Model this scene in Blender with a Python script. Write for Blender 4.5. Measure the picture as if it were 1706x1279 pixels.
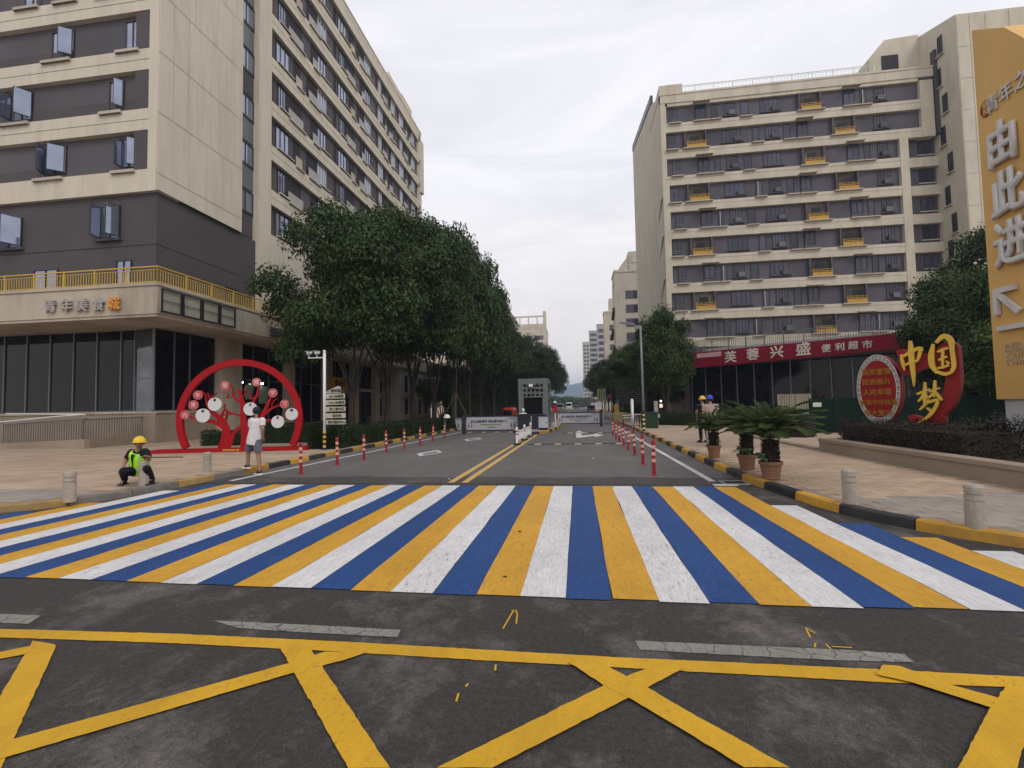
import bpy, math, random, bmesh
import numpy as np
from mathutils import Matrix, Vector
random.seed(7)
for o in list(bpy.data.objects): bpy.data.objects.remove(o)
SC = bpy.context.scene
COL = SC.collection
R = math.radians
# ------------------------------------------------------------------ camera
FPX, PIT, YAW, ROL, EYE = 784.0, 0.0475, -0.1385, -0.0189, 1.6
def _axes():
    f = np.array([math.sin(YAW)*math.cos(PIT), math.cos(YAW)*math.cos(PIT), math.sin(PIT)])
    r = np.array([math.cos(YAW), -math.sin(YAW), 0.0]); u = np.cross(r, f)
    return r*math.cos(ROL)+u*math.sin(ROL), -r*math.sin(ROL)+u*math.cos(ROL), f
RI, UP, FW = _axes()
cam = bpy.data.cameras.new('camera'); camo = bpy.data.objects.new('camera', cam); COL.objects.link(camo)
cam.sensor_width = 36; cam.lens = FPX/1706*36; cam.clip_end = 9000; cam.clip_start = .05
camo.matrix_world = Matrix(((RI[0], UP[0], -FW[0], 0), (RI[1], UP[1], -FW[1], 0), (RI[2], UP[2], -FW[2], EYE), (0, 0, 0, 1)))
SC.camera = camo
# ------------------------------------------------------------------ world, sun, exposure
SUN_EL, SUN_AZ = 42, 140          # azimuth from north (the road's direction), clockwise
w = bpy.data.worlds.new('World'); SC.world = w; w.use_nodes = True
nt = w.node_tree; nt.nodes.clear(); N = nt.nodes.new; L = nt.links.new
sky = N('ShaderNodeTexSky'); sky.sky_type = 'NISHITA'; sky.sun_disc = False
sky.sun_elevation = R(SUN_EL); sky.sun_rotation = R(SUN_AZ)
b1 = N('ShaderNodeBackground'); b1.inputs[1].default_value = .08; L(sky.outputs[0], b1.inputs[0])
tc = N('ShaderNodeTexCoord'); mp = N('ShaderNodeMapping'); mp.inputs['Scale'].default_value = (1.2, 1.2, 5.5); mp.inputs['Rotation'].default_value = (.1, .15, .5)
L(tc.outputs['Generated'], mp.inputs[0])
nz = N('ShaderNodeTexNoise'); nz.inputs['Scale'].default_value = 1.6; nz.inputs['Detail'].default_value = 6; nz.inputs['Roughness'].default_value = .55; nz.inputs['Distortion'].default_value = .6
L(mp.outputs[0], nz.inputs[0])
cr = N('ShaderNodeValToRGB'); cr.color_ramp.elements[0].position = .3; cr.color_ramp.elements[0].color = (.66, .66, .71, 1); cr.color_ramp.elements[1].position = .72; cr.color_ramp.elements[1].color = (.90, .895, .925, 1)
L(nz.outputs['Fac'], cr.inputs[0])
sx = N('ShaderNodeSeparateXYZ'); L(tc.outputs['Generated'], sx.inputs[0])
hr = N('ShaderNodeMapRange'); hr.inputs[1].default_value = 0.0; hr.inputs[2].default_value = .42; hr.inputs[3].default_value = .85; hr.inputs[4].default_value = 0.0; L(sx.outputs[2], hr.inputs[0])
mxh = N('ShaderNodeMixRGB'); mxh.inputs[2].default_value = (.94, .85, .80, 1); L(hr.outputs[0], mxh.inputs[0]); L(cr.outputs[0], mxh.inputs[1])
b2 = N('ShaderNodeBackground'); b2.inputs[1].default_value = 1.07; L(mxh.outputs[0], b2.inputs[0])
ms = N('ShaderNodeMixShader'); ms.inputs[0].default_value = .95; L(b1.outputs[0], ms.inputs[1]); L(b2.outputs[0], ms.inputs[2])
wo = N('ShaderNodeOutputWorld'); L(ms.outputs[0], wo.inputs[0])
sl = bpy.data.lights.new('sun', 'SUN'); sl.energy = .95; sl.angle = R(24); sl.color = (1, .955, .89)
so = bpy.data.objects.new('sun', sl); COL.objects.link(so)
az, el = R(SUN_AZ), R(SUN_EL)
sd = Vector((math.sin(az)*math.cos(el), math.cos(az)*math.cos(el), math.sin(el)))
so.rotation_euler = sd.to_track_quat('Z', 'Y').to_euler(); so.location = (0, 0, 60)
vs = SC.view_settings; vs.view_transform = 'Standard'; vs.look = 'None'; vs.exposure = 0.2; vs.gamma = 1; vs.use_curve_mapping = False
SC.cycles.max_bounces = 6; SC.cycles.diffuse_bounces = 3; SC.cycles.glossy_bounces = 3; SC.cycles.transparent_max_bounces = 8
SC.cycles.volume_bounces = 0
# ------------------------------------------------------------------ survey helpers: sight lines of the photograph met with real planes
C0 = np.array([0, 0, EYE])
def ray(px, py): return (px-853)/FPX*RI-(py-639.5)/FPX*UP+FW
def G(px, py, z=0.0):
    d = ray(px, py); return C0+d*((z-EYE)/d[2])
def GP(px, py): return G(px, py, .12)
def AY(px, py, y): d = ray(px, py); return C0+d*(y/d[1])
def AX(px, py, x): d = ray(px, py); return C0+d*(x/d[0])
def AP(px, py, p0, n):
    d = ray(px, py); return C0+d*(np.dot(np.array(p0)-C0, n)/np.dot(d, n))
# ------------------------------------------------------------------ materials
MATS = {}
def mat(name, col, rough=.85, spec=.3, var=.08, scale=3.0, bump=0.0, bscale=60.0, metal=0.0, dirt=0.0, dirtcol=(.1, .09, .08), rand=0.0, island=0.0, emit=0.0, stretch=(1, 1, 1), speck=0.0, coat=0.0):
    if name in MATS: return MATS[name]
    m = bpy.data.materials.new(name); m.use_nodes = True; t = m.node_tree; t.nodes.clear(); N = t.nodes.new; L = t.links.new
    b = N('ShaderNodeBsdfPrincipled'); o = N('ShaderNodeOutputMaterial'); L(b.outputs[0], o.inputs[0])
    b.inputs['Roughness'].default_value = rough; b.inputs['Specular IOR Level'].default_value = spec; b.inputs['Metallic'].default_value = metal
    if coat: b.inputs['Coat Weight'].default_value = coat
    g = N('ShaderNodeNewGeometry'); mp = N('ShaderNodeMapping'); mp.inputs['Scale'].default_value = stretch; L(g.outputs['Position'], mp.inputs[0])
    n1 = N('ShaderNodeTexNoise'); n1.inputs['Scale'].default_value = scale; n1.inputs['Detail'].default_value = 7; n1.inputs['Roughness'].default_value = .62; L(mp.outputs[0], n1.inputs['Vector'])
    r1 = N('ShaderNodeMapRange'); r1.inputs[1].default_value = .25; r1.inputs[2].default_value = .75; r1.inputs[3].default_value = 1-var*1.6; r1.inputs[4].default_value = 1+var*1.6; L(n1.outputs['Fac'], r1.inputs[0])
    val = r1.outputs[0]
    def mul(a, bb):
        q = N('ShaderNodeMath'); q.operation = 'MULTIPLY'; L(a, q.inputs[0]); L(bb, q.inputs[1]); return q.outputs[0]
    if rand:
        oi = N('ShaderNodeObjectInfo'); rr = N('ShaderNodeMapRange'); rr.inputs[3].default_value = 1-rand; rr.inputs[4].default_value = 1+rand; L(oi.outputs['Random'], rr.inputs[0]); val = mul(val, rr.outputs[0])
    if island:
        rr = N('ShaderNodeMapRange'); rr.inputs[3].default_value = 1-island; rr.inputs[4].default_value = 1+island; L(g.outputs['Random Per Island'], rr.inputs[0]); val = mul(val, rr.outputs[0])
    if speck:
        n3 = N('ShaderNodeTexNoise'); n3.inputs['Scale'].default_value = 170; n3.inputs['Detail'].default_value = 2; L(g.outputs['Position'], n3.inputs['Vector'])
        rr = N('ShaderNodeMapRange'); rr.inputs[1].default_value = .35; rr.inputs[2].default_value = .68; rr.inputs[3].default_value = 1-speck*.6; rr.inputs[4].default_value = 1+speck; L(n3.outputs['Fac'], rr.inputs[0]); val = mul(val, rr.outputs[0])
    vm = N('ShaderNodeVectorMath'); vm.operation = 'SCALE'; vm.inputs[0].default_value = col[:3]; L(val, vm.inputs['Scale'])
    out = vm.outputs[0]
    if dirt:
        n2 = N('ShaderNodeTexNoise'); n2.inputs['Scale'].default_value = scale*.45; n2.inputs['Detail'].default_value = 9; n2.inputs['Roughness'].default_value = .7
        mp2 = N('ShaderNodeMapping'); mp2.inputs['Scale'].default_value = stretch; mp2.inputs['Location'].default_value = (7, 3, 5); L(g.outputs['Position'], mp2.inputs[0]); L(mp2.outputs[0], n2.inputs['Vector'])
        r2 = N('ShaderNodeMapRange'); r2.inputs[1].default_value = .48; r2.inputs[2].default_value = .75; r2.inputs[4].default_value = dirt; L(n2.outputs['Fac'], r2.inputs[0])
        mx = N('ShaderNodeMixRGB'); L(r2.outputs[0], mx.inputs[0]); L(out, mx.inputs[1]); mx.inputs[2].default_value = (*dirtcol, 1); out = mx.outputs[0]
    L(out, b.inputs['Base Color'])
    if bump:
        n4 = N('ShaderNodeTexNoise'); n4.inputs['Scale'].default_value = bscale; n4.inputs['Detail'].default_value = 4; L(mp.outputs[0], n4.inputs['Vector'])
        bp = N('ShaderNodeBump'); bp.inputs['Strength'].default_value = bump; bp.inputs['Distance'].default_value = .02; L(n4.outputs['Fac'], bp.inputs['Height']); L(bp.outputs[0], b.inputs['Normal'])
    if emit: b.inputs['Emission Color'].default_value = (*col[:3], 1); b.inputs['Emission Strength'].default_value = emit
    MATS[name] = m; return m
def S(r, g, b):     # sRGB 0-255 to linear
    f = lambda c: (c/255/12.92) if c/255 <= .04045 else ((c/255+.055)/1.055)**2.4
    return (f(r), f(g), f(b))
cream = mat('cream_render', (.60, .54, .44), .85, .2, .06, 1.6, .15, 30, dirt=.5, dirtcol=(.43, .375, .295), stretch=(1.6, 1.6, .22))
cream_r = mat('ochre_cream_render', (.54, .49, .395), .85, .2, .08, 1.3, .15, 30, dirt=.6, dirtcol=(.36, .32, .25), stretch=(1, 1, .3))
fascia_m = mat('stained_beige_stone', (.47, .41, .325), .8, .25, .08, 1.2, .15, 30, dirt=.75, dirtcol=(.17, .14, .11), stretch=(1, 1, .22))
purple = mat('purple_grey_render', (.098, .090, .098), .8, .25, .12, .35, .1, 30, rand=.12, dirt=.5, dirtcol=(.07, .062, .07))
purple_r = mat('violet_grey_render', (.098, .088, .106), .8, .25, .2, .22, .1, 30, dirt=.5, dirtcol=(.09, .085, .095))
brownwall = mat('brown_grey_render', (.085, .074, .076), .8, .25, .08, .5, .1, 30)
darkmetal = mat('dark_window_metal', (.028, .028, .036), .4, .4, .05)
whitemetal = mat('white_window_metal', (.55, .55, .58), .4, .4, .05)
greymetal = mat('grey_aluminium', (.15, .15, .155), .4, .4, .06, metal=.2)
glass_sky = mat('tinted_mirror_glass', (.30, .33, .42), .06, .6, .12, 1.2, metal=.75)
glass_far = mat('violet_dark_glass', (.05, .05, .075), .12, .5, .3, .6, metal=.2, rand=.4)
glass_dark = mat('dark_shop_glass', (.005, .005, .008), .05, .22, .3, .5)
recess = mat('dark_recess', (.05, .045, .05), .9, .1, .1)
sillm = mat('pale_sill_stone', (.46, .41, .33), .8, .2, .06, rand=.1)
louvre_m = mat('red_brown_louvre', (.085, .05, .045), .6, .3, .05)
yellow_rail = mat('yellow_paint_metal', (.55, .36, .04), .5, .4, .08, 6)
balc_yellow = mat('amber_balcony_panel', (.46, .26, .035), .6, .4, .12, 2)
white_bar = mat('white_painted_bar', (.62, .62, .6), .5, .4, .05)
greywhite = mat('pale_grey_panel', (.38, .37, .36), .7, .3, .08, 2)
red_paint = mat('red_sheet_metal', (.33, .003, .008), .5, .2, .06, 2)
red_sign = mat('crimson_sign_vinyl', (.20, .004, .022), .6, .2, .08, 1.2)
white_paint = mat('white_gloss_paint', (.72, .72, .72), .4, .4, .04)
gold = mat('gold_letter_paint', (.72, .45, .035), .4, .5, .08, 4)
amber = mat('amber_sign_panel', (.68, .41, .13), .55, .35, .06, .6, dirt=.25, dirtcol=(.38, .18, .04), stretch=(1, 1, .3))
greyboard = mat('grey_metal_letter', (.36, .33, .31), .5, .4, .05)
granite = mat('grey_granite', (.34, .30, .25), .85, .25, .14, 22, .2, 90, speck=.3)
kerb_f = mat('faded_yellow_kerb_paint', (.36, .235, .08), .8, .2, .15, 6, .3, 60, rand=.15, dirt=.9, dirtcol=(.17, .14, .11))
kerb_y = mat('worn_yellow_kerb_paint', (.50, .27, .035), .75, .3, .12, 6, .3, 60, rand=.15, dirt=.55, dirtcol=(.16, .12, .08))
kerb_k = mat('worn_black_kerb_paint', (.03, .03, .032), .7, .3, .2, 6, .3, 60, rand=.2, dirt=.5, dirtcol=(.12, .11, .10))
kerb_g = mat('grey_kerb_stone', (.20, .18, .16), .85, .2, .15, 8, .3, 60, rand=.2)
paver_m = mat('tan_paver_brick', (.405, .30, .212), .88, .2, .10, 1.0, .3, 90, rand=.10, island=.10, dirt=.5, dirtcol=(.27, .20, .15))
paver_bed = mat('paver_joint_sand', (.27, .205, .155), .95, .1, .1, 12)
slab_m = mat('grey_tan_pavement_slab', (.30, .26, .22), .88, .2, .10, 1.5, .3, 90, rand=.10, island=.10, dirt=.5, dirtcol=(.17, .14, .12))
pave_far = mat('far_tan_paving', (.39, .29, .21), .88, .2, .12, .8, .2, 20, dirt=.5, dirtcol=(.27, .21, .15))
kerbwall = mat('planter_stone', (.30, .235, .175), .8, .3, .10, 1.2, .2, 60, dirt=.6, dirtcol=(.17, .13, .10))
soil = mat('dark_soil', (.035, .028, .022), .95, .1, .3, 8, .5, 40)
leaf_d = mat('dark_camphor_leaf', (.031, .056, .016), .6, .14, .28, 1.5, island=.5, dirt=.8, dirtcol=(.10, .14, .032))
leaf_n = mat('fresh_camphor_leaf', (.040, .068, .018), .6, .14, .30, 1.2, island=.5, dirt=.7, dirtcol=(.085, .12, .03))
leaf_h = mat('hedge_leaf', (.018, .030, .010), .6, .16, .3, 1.2, island=.5)
leaf_r = mat('purple_brown_hedge_leaf', (.030, .022, .018), .6, .16, .3, 1.2, island=.45)
leaf_c = mat('cycad_leaflet', (.062, .098, .030), .5, .3, .2, 3, island=.35)
bark = mat('grey_bark', (.045, .038, .030), .9, .15, .3, 5, .6, 30, stretch=(1, 1, .3))
terracotta = mat('brown_terracotta', (.21, .105, .062), .6, .35, .12, 5)
skin_m = mat('skin', (.34, .19, .13), .55, .35, .05, 8)
hair_m = mat('black_hair', (.012, .011, .012), .6, .35, .1, 40)
concrete = mat('grey_concrete', (.30, .29, .28), .9, .15, .12, 3)
delin = mat('red_plastic_post', (.30, .018, .028), .5, .3, .1, 8, rand=.12)
reflo = mat('pale_orange_reflective_band', (.75, .42, .30), .5, .4, .08, 8)
blackrub = mat('black_rubber', (.018, .018, .02), .7, .3, .1)
# ------------------------------------------------------------------ mesh builder
class F:                       # wall frame: u along the wall, d into the wall, z up
    def __init__(s, x, y, ang):
        s.x, s.y, s.a = x, y, R(ang); s.u = (math.cos(s.a), math.sin(s.a)); s.d = (-math.sin(s.a), math.cos(s.a))
    def p(s, u, d, z): return (s.x+u*s.u[0]+d*s.d[0], s.y+u*s.u[1]+d*s.d[1], z)
W0 = F(0, 0, 0)
class MB:
    def __init__(s): s.v = []; s.f = []; s.m = []; s.mi = 0; s.smooth = False
    def add(s, vs, fs):
        n = len(s.v); s.v += [tuple(float(c) for c in q) for q in vs]; s.f += [tuple(i+n for i in q) for q in fs]; s.m += [s.mi]*len(fs); return s
    def box(s, x0, x1, y0, y1, z0, z1, fr=W0):
        return s.add([fr.p(u, d, z) for z in (z0, z1) for d in (y0, y1) for u in (x0, x1)],
                     [(0, 2, 3, 1), (4, 5, 7, 6), (0, 1, 5, 4), (2, 6, 7, 3), (0, 4, 6, 2), (1, 3, 7, 5)])
    def cbox(s, x0, x1, y0, y1, z0, z1, c, fr=W0):      # box with its upright and top edges cut
        z2 = z1-c; q = [(x0+c, y0), (x1-c, y0), (x1, y0+c), (x1, y1-c), (x1-c, y1), (x0+c, y1), (x0, y1-c), (x0, y0+c)]
        k = [(x0+c*1.6, y0+c), (x1-c*1.6, y0+c), (x1-c, y0+c*1.6), (x1-c, y1-c*1.6), (x1-c*1.6, y1-c), (x0+c*1.6, y1-c), (x0+c, y1-c*1.6), (x0+c, y0+c*1.6)]
        vs = [fr.p(a, b, z0) for a, b in q]+[fr.p(a, b, z2) for a, b in q]+[fr.p(a, b, z1) for a, b in k]
        fs = [(i, (i+1) % 8, 8+(i+1) % 8, 8+i) for i in range(8)]+[(8+i, 8+(i+1) % 8, 16+(i+1) % 8, 16+i) for i in range(8)]+[tuple(range(16, 24))]
        return s.add(vs, fs)
    def quad(s, a, b, c, d): return s.add([a, b, c, d], [(0, 1, 2, 3)])
    def poly(s, pts): return s.add(pts, [tuple(range(len(pts)))])
    def prism(s, pts, vec):
        n = len(pts); top = [(p[0]+vec[0], p[1]+vec[1], p[2]+vec[2]) for p in pts]
        return s.add(list(pts)+top, [tuple(range(n-1, -1, -1)), tuple(range(n, 2*n))]+[(i, (i+1) % n, n+(i+1) % n, n+i) for i in range(n)])
    def tube(s, path, rad, seg=10, cap=True):
        path = [Vector(p) for p in path]
        if not hasattr(rad, '__len__'): rad = [rad]*len(path)
        vs = []; n = len(path); prev = None
        for i, p in enumerate(path):
            t = (path[min(i+1, n-1)]-path[max(i-1, 0)]).normalized()
            a = t.orthogonal().normalized() if prev is None else (prev-t*prev.dot(t)).normalized()
            prev = a; b = t.cross(a)
            for k in range(seg):
                an = 2*math.pi*k/seg; vs.append(p+(a*math.cos(an)+b*math.sin(an))*rad[i])
        fs = [(i*seg+k, i*seg+(k+1) % seg, (i+1)*seg+(k+1) % seg, (i+1)*seg+k) for i in range(n-1) for k in range(seg)]
        if cap: fs += [tuple(range(seg-1, -1, -1)), tuple(range((n-1)*seg, n*seg))]
        return s.add(vs, fs)
    def lathe(s, prof, cx=0, cy=0, seg=20, cap=True):   # prof: (r, z)
        vs = [(cx+r*math.cos(2*math.pi*k/seg), cy+r*math.sin(2*math.pi*k/seg), z) for r, z in prof for k in range(seg)]; n = len(prof)
        fs = [(i*seg+k, i*seg+(k+1) % seg, (i+1)*seg+(k+1) % seg, (i+1)*seg+k) for i in range(n-1) for k in range(seg)]
        if cap: fs += [tuple(range(seg-1, -1, -1)), tuple(range((n-1)*seg, n*seg))]
        return s.add(vs, fs)
    def ball(s, c, r, seg=14, sq=(1, 1, 1), half=False):
        rings = 8; prof = []
        for i in range(rings+1):
            a = (math.pi/2 if half else math.pi)*i/rings
            prof.append((max(r*math.sin(a), 1e-4), r*math.cos(a)))
        vs = [(c[0]+q*math.cos(2*math.pi*k/seg)*sq[0], c[1]+q*math.sin(2*math.pi*k/seg)*sq[1], c[2]+z*sq[2]) for q, z in prof for k in range(seg)]
        fs = [(i*seg+k, (i+1)*seg+k, (i+1)*seg+(k+1) % seg, i*seg+(k+1) % seg) for i in range(rings) for k in range(seg)]
        return s.add(vs, fs)
    def mesh(s, name, mats, off=(0, 0, 0)):
        me = bpy.data.meshes.new(name); me.from_pydata([(a-off[0], b-off[1], c-off[2]) for a, b, c in s.v], [], s.f)
        if not isinstance(mats, (list, tuple)): mats = [mats]
        for m in mats: me.materials.append(m)
        if len(mats) > 1: me.polygons.foreach_set('material_index', s.m)
        if s.smooth: me.polygons.foreach_set('use_smooth', [True]*len(me.polygons))
        me.update(); return me
def rootloc(p):
    x = Vector((0, 0, 0))
    while p is not None: x += p.location; p = p.parent
    return x
def link(name, me, parent=None, loc=None, kind=None, label=None):
    o = bpy.data.objects.new(name, me); COL.objects.link(o)
    if parent is not None: o.parent = parent
    if loc is not None: o.location = loc
    if kind: o['kind'] = kind
    if label: o['label'] = label
    return o
def put(name, mb, m, parent=None, kind=None, label=None, raw=False):   # mesh in world coordinates, stored relative to its thing
    off = (0, 0, 0) if (raw or parent is None) else rootloc(parent)
    return link(name, mb.mesh(name, m, off), parent, kind=kind, label=label)
def thing(name, label, cat, loc, rz=0, group=None):
    o = bpy.data.objects.new(name, None); COL.objects.link(o); o.location = [float(c) for c in loc]; o.rotation_euler[2] = rz
    o.empty_display_size = .2; o['label'] = label; o['category'] = cat
    if group: o['group'] = group
    return o
def tag(o, label, cat, group=None):
    o['label'] = label; o['category'] = cat
    if group: o['group'] = group
    return o
def relabel(o, label): o['label'] = label
def copytree(o, parent=None):
    c = o.copy(); COL.objects.link(c); c.parent = parent
    for ch in list(o.children): copytree(ch, c)
    return c
def place(name, me, parent, fr, u, d, z, kind=None, label=None):   # shared mesh set on a wall frame; parent unrotated
    o = bpy.data.objects.new(name, me); COL.objects.link(o); o.parent = parent
    q = Vector(fr.p(u, d, z))-rootloc(parent); o.location = q; o.rotation_euler[2] = fr.a
    if kind: o['kind'] = kind
    if label: o['label'] = label
    return o
TXT = {}
def textmesh(s, size, ext=.01, bold=0.0, sx=1.0, res=3):
    c = bpy.data.curves.new('lettering', 'FONT'); c.body = s; c.size = size; c.extrude = max(ext-bold*.3, .001); c.bevel_depth = bold; c.bevel_resolution = 0; c.align_x = 'CENTER'; c.align_y = 'CENTER'; c.resolution_u = res; c.space_line = 1.0
    o = bpy.data.objects.new('lettering', c); COL.objects.link(o); bpy.context.view_layer.update()
    me = bpy.data.meshes.new_from_object(o.evaluated_get(bpy.context.evaluated_depsgraph_get()))
    bpy.data.objects.remove(o); bpy.data.curves.remove(c)
    if len(me.vertices):
        co = np.zeros(len(me.vertices)*3); me.vertices.foreach_get('co', co); co = co.reshape(-1, 3)
        cx = (co[:, 0].min()+co[:, 0].max())/2; cy = (co[:, 1].min()+co[:, 1].max())/2
        new = np.stack([(co[:, 0]-cx)*sx, -co[:, 2], co[:, 1]-cy], 1)      # upright: x right, -y towards the reader, z up
        me.vertices.foreach_set('co', new.ravel().astype(np.float32)); me.update()
    return me
def text(name, s, size, m, parent, fr, u, d, z, ext=.01, bold=0.0, sx=1.0, tilt=0.0, label=None):
    me = textmesh(s, size, ext, bold, sx); me.materials.clear(); me.materials.append(m)
    o = place(name, me, parent, fr, u, d, z, label=label)
    if tilt: o.rotation_euler[1] = tilt
    return o
WIN = {}
def win_meshes(w, h, nm, fm, gm, bars=1, sill=True, tr=.05, dp=.08):
    k = (round(w, 1), round(h, 1), nm)
    if k in WIN: return WIN[k]
    w, h = k[0], k[1]; a = MB(); t = tr
    a.box(0, w, -.02, dp, 0, t); a.box(0, w, -.02, dp, h-t, h); a.box(0, t, -.02, dp, t, h-t); a.box(w-t, w, -.02, dp, t, h-t)
    for i in range(1, bars+1):
        x = w*i/(bars+1); a.box(x-t*.45, x+t*.45, -.012, dp-.01, t, h-t)
    f = a.mesh('window', fm)
    g = MB().box(t*.8, w-t*.8, .03, .05, t*.8, h-t*.8).mesh('pane', gm)
    s = MB().cbox(-.15, w+.15, -.16, .06, -.13, -.01, .012).mesh('sill', sillm) if sill else None
    WIN[k] = (f, g, s); return WIN[k]
def window(parent, fr, u0, u1, z0, z1, d, nm='std', fm=None, gm=None, bars=1, sill=True, sill_d=None):
    f, g, s = win_meshes(u1-u0, z1-z0, nm, fm or darkmetal, gm or glass_sky, bars, sill)
    o = place('window', f, parent, fr, u0, d, z0)
    link('pane', g, o)
    if s:
        q = link('sill', s, o)
        if sill_d is not None: q.location = (0, sill_d-d, 0)
    return o
# ------------------------------------------------------------------ ground, roads, pavements
def asphalt(name, col, light, amt, scale, aggr, rough=.9):
    m = bpy.data.materials.new(name); m.use_nodes = True; t = m.node_tree; t.nodes.clear(); N = t.nodes.new; L = t.links.new
    b = N('ShaderNodeBsdfPrincipled'); o = N('ShaderNodeOutputMaterial'); L(b.outputs[0], o.inputs[0]); b.inputs['Specular IOR Level'].default_value = .35
    g = N('ShaderNodeNewGeometry')
    def noise(sc, det, ro, stretch=(1, 1, 1), loc=(0, 0, 0)):
        mp = N('ShaderNodeMapping'); mp.inputs['Scale'].default_value = stretch; mp.inputs['Location'].default_value = loc; L(g.outputs['Position'], mp.inputs[0])
        n = N('ShaderNodeTexNoise'); n.inputs['Scale'].default_value = sc; n.inputs['Detail'].default_value = det; n.inputs['Roughness'].default_value = ro; L(mp.outputs[0], n.inputs['Vector']); return n.outputs['Fac']
    def rng(v, a, b_, c, d):
        r = N('ShaderNodeMapRange'); r.inputs[1].default_value = a; r.inputs[2].default_value = b_; r.inputs[3].default_value = c; r.inputs[4].default_value = d; L(v, r.inputs[0]); return r.outputs[0]
    st = rng(noise(scale, 12, .74, (1, .8, 1)), .50, .64, 0, amt)
    mx = N('ShaderNodeMixRGB'); mx.inputs[1].default_value = (*col, 1); mx.inputs[2].default_value = (*light, 1); L(st, mx.inputs[0])
    f1 = rng(noise(150, 2, .6), .32, .68, 1-aggr, 1+aggr); f2 = rng(noise(28, 4, .7), .3, .7, 1-aggr*.62, 1+aggr*.62); fq = N('ShaderNodeMath'); fq.operation = 'MULTIPLY'; L(f1, fq.inputs[0]); L(f2, fq.inputs[1]); fine = fq.outputs[0]
    big = rng(noise(.35, 5, .6, (1, .3, 1), (9, 2, 0)), .3, .7, .84, 1.16)
    q = N('ShaderNodeMath'); q.operation = 'MULTIPLY'; L(fine, q.inputs[0]); L(big, q.inputs[1])
    vm = N('ShaderNodeVectorMath'); vm.operation = 'SCALE'; L(mx.outputs[0], vm.inputs[0]); L(q.outputs[0], vm.inputs['Scale'])
    v = N('ShaderNodeTexVoronoi'); v.inputs['Scale'].default_value = 26; L(g.outputs['Position'], v.inputs['Vector'])
    sp = rng(v.outputs['Distance'], .05, .11, 1, 0)
    gate = rng(v.outputs['Color'], .80, .84, 0, .8)      # only a few cells carry a light chip
    pr = N('ShaderNodeMath'); pr.operation = 'MULTIPLY'; L(sp, pr.inputs[0]); L(gate, pr.inputs[1])
    m2 = N('ShaderNodeMixRGB'); L(pr.outputs[0], m2.inputs[0]); L(vm.outputs[0], m2.inputs[1]); m2.inputs[2].default_value = (.36, .34, .30, 1)
    L(m2.outputs[0], b.inputs['Base Color']); L(rng(st, 0, 1, rough, rough-.12), b.inputs['Roughness'])
    bp = N('ShaderNodeBump'); bp.inputs['Strength'].default_value = .55; bp.inputs['Distance'].default_value = .006; L(noise(120, 3, .7), bp.inputs['Height']); L(bp.outputs[0], b.inputs['Normal'])
    return m
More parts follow.
